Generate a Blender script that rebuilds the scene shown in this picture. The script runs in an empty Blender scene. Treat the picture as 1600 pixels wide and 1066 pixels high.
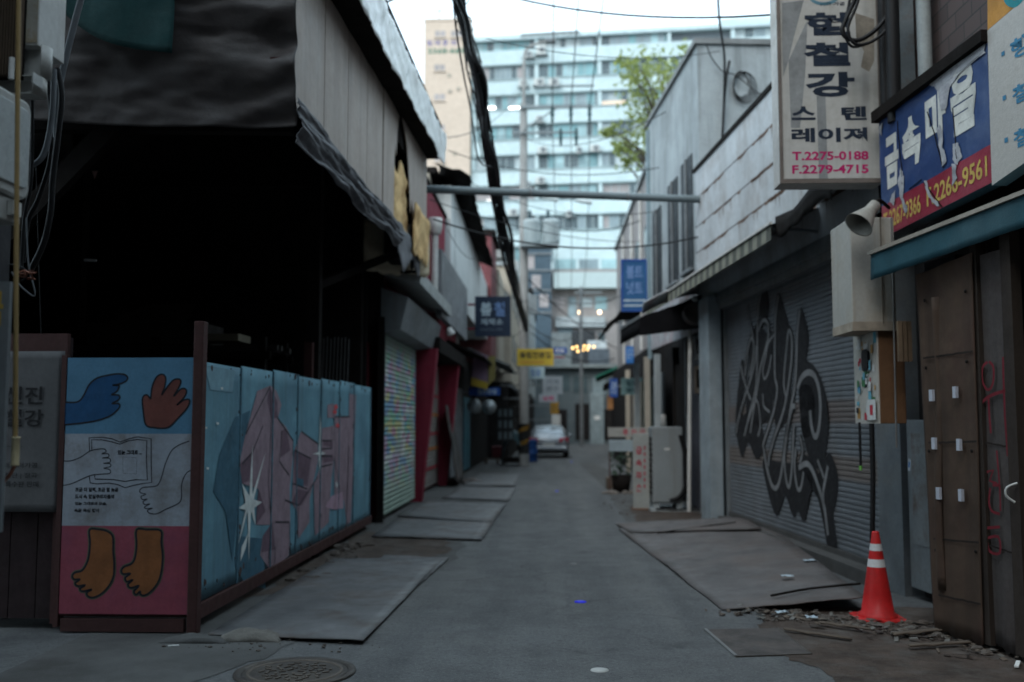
import bpy, bmesh, math, random
from mathutils import Vector, Matrix, noise
from mathutils.geometry import tessellate_polygon
RND = random.Random(7)
SC = bpy.context.scene
COL = SC.collection
PI = math.pi

# ------------------------------------------------------------------ camera
F, EYE = 1556.0, 1.6                       # focal length in photo pixels (35 mm), eye height
TH, PS = math.atan(127 / F), math.atan(60 / F)
cam = bpy.data.cameras.new('Camera'); camo = bpy.data.objects.new('Camera', cam); COL.objects.link(camo)
cam.sensor_width = 36; cam.lens = 35.0; cam.clip_end = 2000; cam.clip_start = 0.05
camo.location = (0, 0, EYE); camo.rotation_euler = (PI / 2 + TH, 0, PS)
cam.dof.use_dof = True; cam.dof.focus_distance = 5.6; cam.dof.aperture_fstop = 1.35
SC.camera = camo
# ------------------------------------------------------------------ sky and sun
W = bpy.data.worlds.new('World'); SC.world = W; W.use_nodes = True
nt = W.node_tree; nt.nodes.clear()
sky = nt.nodes.new('ShaderNodeTexSky'); sky.sky_type = 'NISHITA'; sky.sun_disc = False
SUN_EL, SUN_ROT = math.radians(45), math.radians(205)
sky.sun_elevation = SUN_EL; sky.sun_rotation = SUN_ROT
sky.air_density = 1.0; sky.dust_density = 1.5; sky.ozone_density = 1.5
bg = nt.nodes.new('ShaderNodeBackground'); bg.inputs[1].default_value = 0.15
wo = nt.nodes.new('ShaderNodeOutputWorld')
cloud = nt.nodes.new('ShaderNodeMix'); cloud.data_type = 'RGBA'; cloud.inputs[0].default_value = .85; cloud.inputs[7].default_value = (2.84, 3.58, 3.98, 1)   # bright even overcast over the clear sky
nt.links.new(sky.outputs[0], cloud.inputs[6]); nt.links.new(cloud.outputs[2], bg.inputs[0]); nt.links.new(bg.outputs[0], wo.inputs[0])
sl = bpy.data.lights.new('Sun', 'SUN'); so = bpy.data.objects.new('Sun', sl); COL.objects.link(so)
sl.energy = 0.5; sl.angle = math.radians(40); sl.color = (1, .98, .94)
sd = Vector((math.sin(SUN_ROT) * math.cos(SUN_EL), math.cos(SUN_ROT) * math.cos(SUN_EL), math.sin(SUN_EL)))
so.rotation_euler = sd.to_track_quat('Z', 'Y').to_euler(); so.location = (0, -5, 40)
SC.view_settings.view_transform = 'Standard'; SC.view_settings.look = 'None'
SC.view_settings.exposure = 1.95
SC.cycles.max_bounces = 6; SC.cycles.use_denoising = True

# ------------------------------------------------------------------ survey helpers: a pixel of the photograph onto a real plane
CF = Vector((-math.sin(PS) * math.cos(TH), math.cos(PS) * math.cos(TH), math.sin(TH)))
CR = Vector((math.cos(PS), math.sin(PS), 0)); CU = CR.cross(CF); EYEV = Vector((0, 0, EYE))
def ray(px, py): return CF + CR * ((px - 800) / F) + CU * ((533 - py) / F)
def on(px, py, P, N):
    d = ray(px, py); N = Vector(N); return EYEV + d * ((Vector(P) - EYEV).dot(N) / d.dot(N))
def onX(px, py, x): return on(px, py, (x, 0, 0), (1, 0, 0))
def onY(px, py, y): return on(px, py, (0, y, 0), (0, 1, 0))
def onZ(px, py, z=0.0): return on(px, py, (0, 0, z), (0, 0, 1))
RWN = Vector((-0.9968, -0.0794, 0)); RWD = Vector((-0.0794, 0.9968, 0))
def rwx(Y, out=0): return 3.946 - 0.0796 * Y - out / 0.9968
def onRW(px, py, out=0): return on(px, py, (rwx(10, out), 10, 0), RWN)

# ------------------------------------------------------------------ mesh helpers
class Fr:
    """a flat working frame in the world: origin, right and up direction, outward normal"""
    def __init__(s, O, U, V=(0, 0, 1), flip=False):
        s.O = Vector(O); s.U = Vector(U).normalized(); s.V = Vector(V).normalized(); s.N = s.U.cross(s.V).normalized()
    def p(s, u, v, d=0.0): return s.O + s.U * u + s.V * v + s.N * d
    def px(s, x, y):
        q = on(x, y, s.O, s.N) - s.O; return (q.dot(s.U), q.dot(s.V))
class MB:
    def __init__(s): s.v = []; s.f = []; s.m = []; s.s = []
    def add(s, vs, fs, mi=0, smooth=False):
        b = len(s.v); s.v += [Vector(q) for q in vs]
        for f in fs: s.f.append(tuple(b + i for i in f)); s.m.append(mi); s.s.append(smooth)
        return s
    def hexa(s, p, mi=0):
        return s.add(p, [(0, 3, 2, 1), (4, 5, 6, 7), (0, 1, 5, 4), (1, 2, 6, 5), (2, 3, 7, 6), (3, 0, 4, 7)], mi)
    def box(s, a, b, mi=0):
        x0, x1 = sorted((a[0], b[0])); y0, y1 = sorted((a[1], b[1])); z0, z1 = sorted((a[2], b[2]))
        return s.hexa([(x0, y0, z0), (x1, y0, z0), (x1, y1, z0), (x0, y1, z0), (x0, y0, z1), (x1, y0, z1), (x1, y1, z1), (x0, y1, z1)], mi)
    def obox(s, fr, u0, v0, d0, u1, v1, d1, mi=0):
        return s.hexa([fr.p(u, v, d) for v in (v0, v1) for u, d in ((u0, d1), (u1, d1), (u1, d0), (u0, d0))], mi)
    def bar(s, a, b, w, h, mi=0, up=(0, 0, 1)):
        a = Vector(a); b = Vector(b); t = (b - a).normalized(); u = Vector(up)
        if abs(t.dot(u)) > .95: u = Vector((0, 1, 0))
        sx = t.cross(u).normalized() * w / 2; sy = sx.cross(t).normalized() * h / 2
        return s.hexa([a - sx - sy, a + sx - sy, b + sx - sy, b - sx - sy, a - sx + sy, a + sx + sy, b + sx + sy, b - sx + sy], mi)
    def prism(s, pts, ex, mi=0):
        pts = [Vector(p) for p in pts]; ex = Vector(ex); n = len(pts)
        fs = [tuple(range(n))[::-1], tuple(range(n, 2 * n))] + [(i, (i + 1) % n, n + (i + 1) % n, n + i) for i in range(n)]
        return s.add(pts + [p + ex for p in pts], fs, mi)
    def tube(s, path, r, n=8, mi=0, r1=None, caps=True, smooth=True):
        P = [Vector(p) for p in path]; vs = []; fs = []; m = len(P); up = None
        for i, p in enumerate(P):
            t = (P[min(i + 1, m - 1)] - P[max(i - 1, 0)]).normalized()
            if up is None: up = t.orthogonal().normalized()
            else:
                up = up - t * up.dot(t)
                up = up.normalized() if up.length > 1e-6 else t.orthogonal().normalized()
            w = t.cross(up); rr = r if r1 is None else r + (r1 - r) * i / max(1, m - 1)
            vs += [p + (up * math.cos(2 * PI * k / n) + w * math.sin(2 * PI * k / n)) * rr for k in range(n)]
        for i in range(m - 1):
            for k in range(n): fs.append((i * n + k, i * n + (k + 1) % n, (i + 1) * n + (k + 1) % n, (i + 1) * n + k))
        s.add(vs, fs, mi, smooth)
        if caps: s.add(vs[:n], [tuple(range(n))[::-1]], mi); s.add(vs[-n:], [tuple(range(n))], mi)
        return s
    def lathe(s, prof, c, n=24, mi=0, axis=(0, 0, 1), smooth=True):
        c = Vector(c); ax = Vector(axis).normalized(); a = ax.orthogonal().normalized(); b = ax.cross(a); vs = []; fs = []
        for r, z in prof:
            vs += [c + ax * z + (a * math.cos(2 * PI * k / n) + b * math.sin(2 * PI * k / n)) * r for k in range(n)]
        for i in range(len(prof) - 1):
            for k in range(n): fs.append((i * n + k, i * n + (k + 1) % n, (i + 1) * n + (k + 1) % n, (i + 1) * n + k))
        return s.add(vs, fs, mi, smooth)
    def grid(s, fn, nu, nv, mi=0, smooth=True):
        vs = [fn(i / nu, j / nv) for j in range(nv + 1) for i in range(nu + 1)]; w = nu + 1
        fs = [(j * w + i, j * w + i + 1, (j + 1) * w + i + 1, (j + 1) * w + i) for j in range(nv) for i in range(nu)]
        return s.add(vs, fs, mi, smooth)
    def poly(s, fr, pts, d=0.0, mi=0):
        tr = tessellate_polygon([[Vector((a, b, 0)) for a, b in pts]])
        return s.add([fr.p(a, b, d) for a, b in pts], [tuple(t) for t in tr], mi)
    def rect(s, fr, u0, v0, u1, v1, d=0.0, mi=0):
        return s.add([fr.p(u0, v0, d), fr.p(u1, v0, d), fr.p(u1, v1, d), fr.p(u0, v1, d)], [(0, 1, 2, 3)], mi)
    def stroke(s, fr, pts, w, d=0.0, mi=0, closed=False, taper=False):
        P = [Vector((a, b)) for a, b in pts]; n = len(P); vs = []; fs = []
        for i in range(n):
            a = P[(i - 1) % n] if closed or i > 0 else P[i]; b = P[(i + 1) % n] if closed or i < n - 1 else P[i]
            t = b - a; t = t.normalized() if t.length > 1e-9 else Vector((1, 0)); nn = Vector((-t.y, t.x))
            k = w / 2 * (1 if not taper else max(.04, math.sin(PI * (i + .15) / (n - .7)) ** .6 if taper == 'both' else 1 - i / (n - 1) * .96))
            l, r = P[i] + nn * k, P[i] - nn * k; vs += [fr.p(l.x, l.y, d), fr.p(r.x, r.y, d)]
        m = n if closed else n - 1
        for i in range(m): j = (i + 1) % n; fs.append((2 * i, 2 * i + 1, 2 * j + 1, 2 * j))
        return s.add(vs, fs, mi)
    def text(s, fr, st, u0, v0, u1, v1, d=0.0, mi=0, bold=0.0):
        vs, fs = glyphs(st, bold)
        if not vs: return s
        xs = [a for a, b in vs]; ys = [b for a, b in vs]; x0, x1, y0, y1 = min(xs), max(xs), min(ys), max(ys)
        return s.add([fr.p(u0 + (a - x0) / (x1 - x0) * (u1 - u0), v0 + (b - y0) / (y1 - y0) * (v1 - v0), d) for a, b in vs], fs, mi)
    def build(s, name, mats, parent=None, bevel=0, solid=0, loc=None):
        me = bpy.data.meshes.new(name); base = Vector(loc) if loc is not None else Vector()
        q = parent
        while q is not None: base = base + q.location; q = q.parent
        me.from_pydata([v - base for v in s.v], [], s.f)
        for m in (mats if isinstance(mats, (list, tuple)) else [mats]): me.materials.append(m)
        me.polygons.foreach_set('material_index', s.m); me.polygons.foreach_set('use_smooth', s.s); me.update()
        o = bpy.data.objects.new(name, me); COL.objects.link(o)
        if loc is not None: o.location = loc
        if parent is not None: o.parent = parent
        if solid: k = o.modifiers.new('Solidify', 'SOLIDIFY'); k.thickness = solid; k.offset = 0
        if bevel: k = o.modifiers.new('Bevel', 'BEVEL'); k.width = bevel; k.segments = 2; k.limit_method = 'ANGLE'; k.angle_limit = .9
        return o
_G = {}
def glyphs(st, bold):
    if (st, bold) not in _G:
        cu = bpy.data.curves.new('lettering', 'FONT'); cu.body = st; cu.dimensions = '2D'; cu.fill_mode = 'FRONT'; cu.resolution_u = 3; cu.offset = bold
        o = bpy.data.objects.new('lettering', cu); COL.objects.link(o); dg = bpy.context.evaluated_depsgraph_get(); e = o.evaluated_get(dg); me = e.to_mesh()
        _G[(st, bold)] = ([(v.co.x, v.co.y) for v in me.vertices], [tuple(p.vertices) for p in me.polygons]); e.to_mesh_clear()
        bpy.data.objects.remove(o); bpy.data.curves.remove(cu)
    return _G[(st, bold)]
def smooth(pts, k=5, closed=False):
    P = [Vector(p) for p in pts]; n = len(P); out = []
    for i in range(n if closed else n - 1):
        a, b, c, d = (P[(i - 1) % n] if closed or i else P[0]), P[i], P[(i + 1) % n], (P[(i + 2) % n] if closed or i + 2 < n else P[-1])
        for j in range(k):
            t = j / k
            out.append(.5 * ((2 * b) + (c - a) * t + (2 * a - 5 * b + 4 * c - d) * t * t + (3 * b - a - 3 * c + d) * t ** 3))
    if not closed: out.append(P[-1])
    return [tuple(q) for q in out]
def tag(o, label=None, cat=None, group=None, kind=None):
    for k, v in (('label', label), ('category', cat), ('group', group), ('kind', kind)):
        if v: o[k] = v
    return o
def thing(name, label, cat, loc=(0, 0, 0), group=None):
    o = bpy.data.objects.new(name, None); o.empty_display_size = .1; COL.objects.link(o); o.location = loc; return tag(o, label, cat, group)
def kids(o): return [c for c in bpy.data.objects if c.parent == o]
def dup(o, loc=None, rz=None, label=None, parent=None):
    c = o.copy(); COL.objects.link(c)
    if parent is not None: c.parent = parent
    if loc is not None: c.location = loc
    if rz is not None: c.rotation_euler = (0, 0, rz)
    if label: c['label'] = label
    for k in kids(o): dup(k, parent=c)
    return c
def n3(x, y=0, z=0): return noise.noise(Vector((x, y, z)))

# ------------------------------------------------------------------ materials
def M(name, col, rough=.75, metal=0.0, var=.25, scale=2.5, fine=30, bump=.15, bscale=60, stain=None, samt=.5, sscale=1.3, streak=None, stramt=.4, strscale=9, spec=.25, emit=0, two=True):
    m = bpy.data.materials.new(name); m.use_nodes = True; N = m.node_tree.nodes; L = m.node_tree.links; b = N['Principled BSDF']
    b.inputs['Roughness'].default_value = rough; b.inputs['Metallic'].default_value = metal; b.inputs['Specular IOR Level'].default_value = spec
    tc = N.new('ShaderNodeTexCoord')
    def nz(sc, det=5, vec=None, rg=.6):
        k = N.new('ShaderNodeTexNoise'); k.inputs['Scale'].default_value = sc; k.inputs['Detail'].default_value = det; k.inputs['Roughness'].default_value = rg
        L.new(vec if vec is not None else tc.outputs['Object'], k.inputs['Vector']); return k.outputs['Fac']
    def rp(src, a, c, va=0.0, vb=1.0):
        k = N.new('ShaderNodeMapRange'); k.inputs[1].default_value = a; k.inputs[2].default_value = c; k.inputs[3].default_value = va; k.inputs[4].default_value = vb; L.new(src, k.inputs[0]); return k.outputs[0]
    def mx(fac, ca, cb, mode='MIX'):
        k = N.new('ShaderNodeMix'); k.data_type = 'RGBA'; k.blend_type = mode
        if isinstance(fac, float): k.inputs[0].default_value = fac
        else: L.new(fac, k.inputs[0])
        for i, c in ((6, ca), (7, cb)):
            if isinstance(c, (tuple, list)): k.inputs[i].default_value = (*c[:3], 1)
            else: L.new(c, k.inputs[i])
        return k.outputs[2]
    lo = tuple(max(0, c * (1 - var)) for c in col); hi = tuple(c * (1 + var) for c in col)
    c = mx(rp(nz(scale, 6), .3, .7), lo, hi)
    c = mx(rp(nz(fine, 4), .3, .7, 0, .35), c, tuple(x * .6 for x in col))
    if stain: c = mx(rp(nz(sscale, 7, rg=.7), .48, .68, 0, samt), c, stain)
    if streak:
        mp = N.new('ShaderNodeMapping'); mp.inputs['Scale'].default_value = (strscale, strscale, .35); L.new(tc.outputs['Object'], mp.inputs[0])
        c = mx(rp(nz(1, 4, mp.outputs[0]), .5, .72, 0, stramt), c, streak)
    L.new(c, b.inputs['Base Color'])
    r = rp(nz(scale * 3, 4), .3, .7, max(.02, rough - .12), min(1, rough + .12)); L.new(r, b.inputs['Roughness'])
    if bump:
        bp = N.new('ShaderNodeBump'); bp.inputs['Strength'].default_value = bump; bp.inputs['Distance'].default_value = .02; L.new(nz(bscale, 4), bp.inputs['Height']); L.new(bp.outputs[0], b.inputs['Normal'])
    if emit: b.inputs['Emission Color'].default_value = (*col, 1); b.inputs['Emission Strength'].default_value = emit
    m['mx'] = 1
    return m
def plain(name, col, rough=.6, metal=0, **k): return M(name, col, rough, metal, **{**dict(var=.12, bump=.03), **k})
def paint(name, col, **k): return M(name, col, **{**dict(rough=.7, var=.2, scale=5, fine=45, bump=.08, stain=tuple(x * .5 for x in col), samt=.5, sscale=4), **k})
def lamp_mat(name, col, e):
    m = bpy.data.materials.new(name); m.use_nodes = True; b = m.node_tree.nodes['Principled BSDF']; b.inputs['Base Color'].default_value = (*col, 1)
    b.inputs['Emission Color'].default_value = (*col, 1); b.inputs['Emission Strength'].default_value = e; return m
def glass_mat(name, col, rough=.12):
    m = M(name, col, rough, 0, var=.3, scale=.6, fine=3, bump=0, spec=.5); return m

RUST = (.13, .06, .03)
m_black = plain('black_plastic', (.012, .012, .013), .5)
m_cable = plain('cable_rubber', (.008, .008, .009), .55)
m_dark = M('dark_timber', (.016, .014, .013), .9, var=.4, spec=.05)
m_maroon = M('oxide_red_steel', (.062, .026, .024), .7, var=.3, stain=(.03, .015, .012), samt=.6)
m_conc = M('weathered_concrete', (.33, .365, .375), .9, var=.15, scale=1.2, stain=(.17, .18, .18), samt=.6, sscale=.8, streak=(.11, .12, .12), stramt=.7, strscale=4)
m_grey = M('grey_painted_steel', (.19, .21, .22), .55, metal=.2, stain=(.1, .09, .08), samt=.5, streak=(.12, .1, .09), stramt=.4)
m_pale = M('pale_grey_metal', (.58, .58, .56), .5, var=.08, bump=.02, stain=(.3, .28, .22), samt=.45, streak=(.22, .19, .15), stramt=.4)
m_white = paint('white_paint', (.72, .72, .70))
m_ink = paint('black_paint', (.012, .012, .014), samt=.1)
# ------------------------------------------------------------------ ground
def road_material():
    m = bpy.data.materials.new('asphalt'); m.use_nodes = True; N = m.node_tree.nodes; L = m.node_tree.links; b = N['Principled BSDF']
    tc = N.new('ShaderNodeTexCoord')
    def nz(sc, det=6, rg=.6):
        k = N.new('ShaderNodeTexNoise'); k.inputs['Scale'].default_value = sc; k.inputs['Detail'].default_value = det; k.inputs['Roughness'].default_value = rg; L.new(tc.outputs['Object'], k.inputs['Vector']); return k.outputs['Fac']
    def rp(src, a, c, va=0., vb=1.):
        k = N.new('ShaderNodeMapRange'); k.inputs[1].default_value = a; k.inputs[2].default_value = c; k.inputs[3].default_value = va; k.inputs[4].default_value = vb; L.new(src, k.inputs[0]); return k.outputs[0]
    def mx(f, ca, cb):
        k = N.new('ShaderNodeMix'); k.data_type = 'RGBA'; L.new(f, k.inputs[0])
        for i, c in ((6, ca), (7, cb)):
            if isinstance(c, tuple): k.inputs[i].default_value = (*c, 1)
            else: L.new(c, k.inputs[i])
        return k.outputs[2]
    c = mx(rp(nz(.5, 5), .3, .7), (.07, .072, .075), (.112, .114, .116))
    c = mx(rp(nz(2.6, 8, .75), .4, .66, 0, .75), c, (.062, .062, .063))
    c = mx(rp(nz(.9, 7, .72), .55, .72, 0, .55), c, (.12, .118, .112))
    c = mx(rp(nz(110, 3), .5, .78, 0, .75), c, (.2, .2, .195))
    c = mx(rp(nz(85, 2), .25, .42, .8, 0), c, (.025, .025, .026))
    mpg = N.new('ShaderNodeMapping'); mpg.inputs['Scale'].default_value = (2.4, .16, 1); L.new(tc.outputs['Object'], mpg.inputs[0])
    kt = N.new('ShaderNodeTexNoise'); kt.inputs['Scale'].default_value = 1; kt.inputs['Detail'].default_value = 5; L.new(mpg.outputs[0], kt.inputs['Vector'])
    c = mx(rp(kt.outputs['Fac'], .5, .68, 0, .5), c, (.128, .127, .123)); c = mx(rp(kt.outputs['Fac'], .48, .34, 0, .45), c, (.052, .053, .055))
    vs = N.new('ShaderNodeTexVoronoi'); vs.inputs['Scale'].default_value = .8; L.new(tc.outputs['Object'], vs.inputs['Vector'])
    sm = N.new('ShaderNodeMath'); sm.operation = 'MULTIPLY'; L.new(rp(vs.outputs['Distance'], .05, .2, 1, 0), sm.inputs[0]); L.new(rp(nz(6, 4), .4, .6, 0, .7), sm.inputs[1]); c = mx(sm.outputs[0], c, (.04, .04, .042))
    c = mx(rp(nz(38, 4, .7), .52, .68, 0, .6), c, (.165, .166, .165)); c = mx(rp(nz(24, 4, .7), .48, .34, 0, .6), c, (.034, .034, .036)); c = mx(rp(nz(1.1, 8, .8), .54, .66, 0, .5), c, (.045, .045, .047))
    # tar-sealed cracks
    dv = N.new('ShaderNodeTexNoise'); dv.inputs['Scale'].default_value = 1.1; dv.inputs['Detail'].default_value = 6; L.new(tc.outputs['Object'], dv.inputs['Vector'])
    ad = N.new('ShaderNodeVectorMath'); ad.operation = 'ADD'; L.new(tc.outputs['Object'], ad.inputs[0]); L.new(dv.outputs['Color'], ad.inputs[1])
    vo = N.new('ShaderNodeTexVoronoi'); vo.feature = 'DISTANCE_TO_EDGE'; vo.inputs['Scale'].default_value = .55; L.new(ad.outputs[0], vo.inputs['Vector'])
    cr = N.new('ShaderNodeMath'); cr.operation = 'MULTIPLY'; L.new(rp(vo.outputs['Distance'], 0, .013, 1, 0), cr.inputs[0]); L.new(rp(nz(.35, 3), .46, .58, 0, .5), cr.inputs[1])
    c = mx(cr.outputs[0], c, (.02, .02, .02))
    L.new(c, b.inputs['Base Color']); L.new(rp(nz(3), .3, .7, .72, .95), b.inputs['Roughness']); b.inputs['Specular IOR Level'].default_value = .3
    bp = N.new('ShaderNodeBump'); bp.inputs['Strength'].default_value = .45; bp.inputs['Distance'].default_value = .01; L.new(nz(160, 3), bp.inputs['Height'])
    b2 = N.new('ShaderNodeBump'); b2.inputs['Strength'].default_value = .3; b2.inputs['Distance'].default_value = .05; L.new(nz(2.5, 5), b2.inputs['Height']); L.new(bp.outputs[0], b2.inputs['Normal']); L.new(b2.outputs[0], b.inputs['Normal'])
    return m
m_road = road_material()
g = MB(); g.add([(-300, -120, 0), (300, -120, 0), (300, 500, 0), (-300, 500, 0)], [(0, 1, 2, 3)])
tag(g.build('ground', m_road), kind='structure')
m_dirt = M('packed_dirt', (.062, .045, .036), .95, var=.5, scale=4, fine=70, bump=.7, bscale=45, stain=(.105, .098, .09), samt=.6, sscale=3.5)
m_cement = M('worn_cement', (.088, .087, .085), .92, var=.25, scale=1.2, fine=70, bump=.35, bscale=80, stain=(.05, .047, .044), samt=.8, sscale=1.3)
def ragged(pts, z, amp=.06, k=10, seed=0):
    out = []
    n = len(pts)
    for i in range(n):
        a, b = Vector(pts[i]), Vector(pts[(i + 1) % n])
        for j in range(k):
            p = a.lerp(b, j / k); out.append((p.x + amp * (n3(p.x * 2.2 + seed, p.y * 2.2) + .35 * n3(p.x * 11 + seed, p.y * 11)), p.y + amp * (n3(p.y * 2.2, p.x * 2.2 + seed + 9) + .35 * n3(p.y * 11, p.x * 11 + seed))))
    return out
FLAT = Fr((0, 0, 0), (1, 0, 0), (0, 1, 0))
def gp(px, py, z=0): q = onZ(px, py, z); return (q.x, q.y)
def ground_patch(name, pts, z, m, amp=.06, seed=0, kind='structure'):
    b = MB(); b.poly(FLAT, ragged(pts, z, amp, 26, seed), z); return tag(b.build(name, m), kind=kind)
ground_patch('left_verge', [(-3.5, 5.5), (-2.2, 6.0), (-1.55, 8.5), (-1.15, 12), (-1.05, 16), (-1.25, 22), (-1.4, 34), (-3.5, 34)], .004, m_cement, .12, 3)
ground_patch('left_dirt', [(-2.75, 9.3), (-2.0, 9.6), (-1.55, 10.2), (-1.25, 12.5), (-1.6, 14.5), (-2.2, 13.8), (-2.75, 15)], .008, m_dirt, .2, 5)
ground_patch('right_verge', [(1.9, 5.2), (1.65, 7.2), (1.75, 8.6), (2.4, 8.9), (4, 8.9), (4, 5)], .004, m_dirt, .15, 8)
ground_patch('right_pavement', [(1.25, 17.4), (1.15, 13.5), (2.9, 12.9), (2.9, 18), (2.4, 26), (1.6, 40), (1.1, 40), (1.3, 26)], .004, m_cement, .06, 12)
ground_patch('right_dirt', [(1.35, 15.4), (3.1, 13.8), (2.8, 17.6), (1.5, 19.5)], .008, m_dirt, .15, 15)

m_plate = M('rusty_steel_plate', (.135, .135, .138), .6, metal=.25, var=.35, scale=2.2, fine=28, bump=.05, bscale=50, stain=(.085, .062, .05), samt=.85, sscale=1.6, streak=(.19, .19, .19), stramt=.35, strscale=3)
m_plate2 = M('brown_steel_plate', (.118, .108, .106), .68, metal=.2, var=.35, scale=1.8, fine=25, bump=.05, bscale=50, stain=(.115, .088, .076), samt=.7, sscale=1.1)
def plate(label, corners, th=.010, m=None, warp=.012, seed=0):
    """corners = (x, y, z) of the top face, near-left, near-right, far-right, far-left"""
    a, b, c, d = [Vector(q) for q in corners]; mb = MB(); nu = nv = 10
    def f(u, v):
        p = (a.lerp(b, u)).lerp(d.lerp(c, u), v); e = min(u, 1 - u, v, 1 - v)
        p.z += warp * (n3(p.x * 1.3 + seed, p.y * 1.3, seed)) + (abs(n3(p.x * 3 + seed, p.y * 3)) * warp if e < .01 else 0)
        if e < .01: p.x += .012 * n3(p.x * 6, p.y * 6, seed); p.y += .012 * n3(p.y * 6, p.x * 6, seed)
        p.z = max(p.z, .016); return p
    mb.grid(f, nu, nv); base = (a + b + c + d) / 4; base.z = 0
    o = mb.build('steel_plate', m or m_plate, loc=base); k = o.modifiers.new('Solidify', 'SOLIDIFY'); k.thickness = th; k.offset = -1
    return tag(o, label, 'steel plate', 'steel plates laid over the gutter')
def P3(px, py, z): q = onZ(px, py, z); return (q.x, q.y, z)
plate('large grey steel plate on the ground in front of the blue painted fence', [P3(325, 990, .03), P3(567, 1002, .03), P3(692, 873, .03), P3(520, 873, .04)], seed=1)
plate('narrow grey steel plate tucked under the edge of the large one', [P3(560, 905, .02), P3(655, 912, .022), P3(702, 872, .022), P3(600, 868, .02)], seed=2)
plate('grey steel plate in front of the mosaic shutter, nearer of the pair', [P3(580, 838, .03), P3(752, 843, .03), P3(784, 797, .03), P3(640, 795, .03)], seed=3)
plate('grey steel plate in front of the mosaic shutter, farther of the pair', [P3(620, 806, .055), P3(768, 816, .04), P3(790, 788, .04), P3(668, 783, .05)], seed=4)
plate('small grey steel plate on the left kerb past the red columns', [P3(690, 778, .03), P3(795, 782, .03), P3(806, 762, .03), P3(722, 760, .03)], seed=6)
plate('grey steel plate on the left kerb near the stone heap', [P3(722, 758, .05), P3(805, 759, .04), P3(812, 741, .04), P3(748, 740, .05)], seed=7)
plate('big brown steel ramp plate below the graffiti shutter', [P3(1128, 951, .02), P3(1352, 934, .14), P3(1205, 822, .15), P3(966, 826, .02)], m=m_plate2, warp=.02, seed=8)
plate('thin brown steel plate at the far end of the ramp plate', [P3(985, 831, .045), P3(1190, 826, .175), P3(1160, 808, .17), P3(962, 818, .03)], m=m_plate2, seed=9)
# rod and scraps of paper lying on the ramp plate
b = MB(); b.tube(smooth([tuple(Vector(P3(1205, 931, .1))), tuple(Vector(P3(1265, 920, .13))), tuple(Vector(P3(1345, 912, .185)))], 4), .011)
tag(b.build('iron_rod', m_dark), 'thin dark iron rod lying on the brown ramp plate', 'rod')
b = MB(); b.tube(smooth([P3(1028, 833, .08), P3(1090, 824, .11), P3(1150, 816, .2)], 4), .01)
tag(b.build('iron_rod', m_dark), 'dark rod across the far edge of the ramp plate', 'rod')
m_paper = plain('crumpled_paper', (.42, .5, .56), .8)
def scrap(px, py, z, w, label):
    c = Vector(P3(px, py, z)); mb = MB(); mb.grid(lambda u, v: c + Vector(((u - .5) * w, (v - .5) * w * .8, .006 + .025 * abs(n3(u * 3 + px, v * 3)))), 5, 5)
    return tag(mb.build('paper_scrap', m_paper, solid=.003, loc=c), label, 'paper scrap', 'paper scraps littering the ground')
scrap(1230, 901, .13, .11, 'crumpled pale paper scrap in the middle of the brown ramp plate')
scrap(1266, 877, .145, .13, 'flat pale paper scrap on the ramp plate close to the shutter')
scrap(1222, 958, .02, .1, 'pale paper scrap in the dirt below the ramp plate edge')
scrap(1268, 966, .02, .09, 'pale paper scrap on the dirt between ramp plate and cone')
# rubble
m_rub = M('broken_concrete', (.095, .08, .069), .95, var=.35, bump=.4, stain=(.09, .065, .05), samt=.6)
def stone(mb, c, r, sq=.6, seed=0):
    b2 = bmesh.new(); bmesh.ops.create_icosphere(b2, subdivisions=2, radius=1)
    vs = []
    for v in b2.verts:
        k = 1 + .45 * n3(v.co.x * 1.4 + seed, v.co.y * 1.4, v.co.z * 1.4); vs.append(Vector(c) + Vector((v.co.x * r * k, v.co.y * r * k * .8, max(-.02, v.co.z * r * k * sq))))
    mb.add(vs, [tuple(x.index for x in f.verts) for f in b2.faces]); b2.free()
def rubble(name, pts, n, smin, smax, m, seed, spread):
    rr = random.Random(seed); mb = MB()
    for i in range(n):
        t = rr.random() * (len(pts) - 1); k = int(t); p = Vector(pts[k]).lerp(Vector(pts[min(k + 1, len(pts) - 1)]), t - k)
        r = smin + (smax - smin) * rr.random() ** 3
        stone(mb, (p.x + rr.gauss(0, spread), p.y + rr.gauss(0, spread), r * .2 + .006), r, .5, rr.random() * 50)
    return tag(mb.build(name, m), kind='stuff')
rubble('fence_foot_rubble', [gp(470, 912), gp(500, 890), gp(530, 875), gp(575, 850)], 70, .012, .09, m_rub, 3, .08)
rubble('gravel_scatter', [gp(330, 1005), gp(420, 1010), gp(540, 1010)], 45, .005, .02, m_rub, 4, .12)
rubble('cone_foot_rubble', [gp(1180, 962), gp(1290, 965), gp(1370, 978), gp(1460, 985), gp(1560, 1020)], 260, .006, .05, m_rub, 5, .13)
rubble('dirt_crumbs', [gp(1100, 850), gp(960, 800), gp(975, 770)], 60, .006, .03, m_rub, 6, .15)
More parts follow.
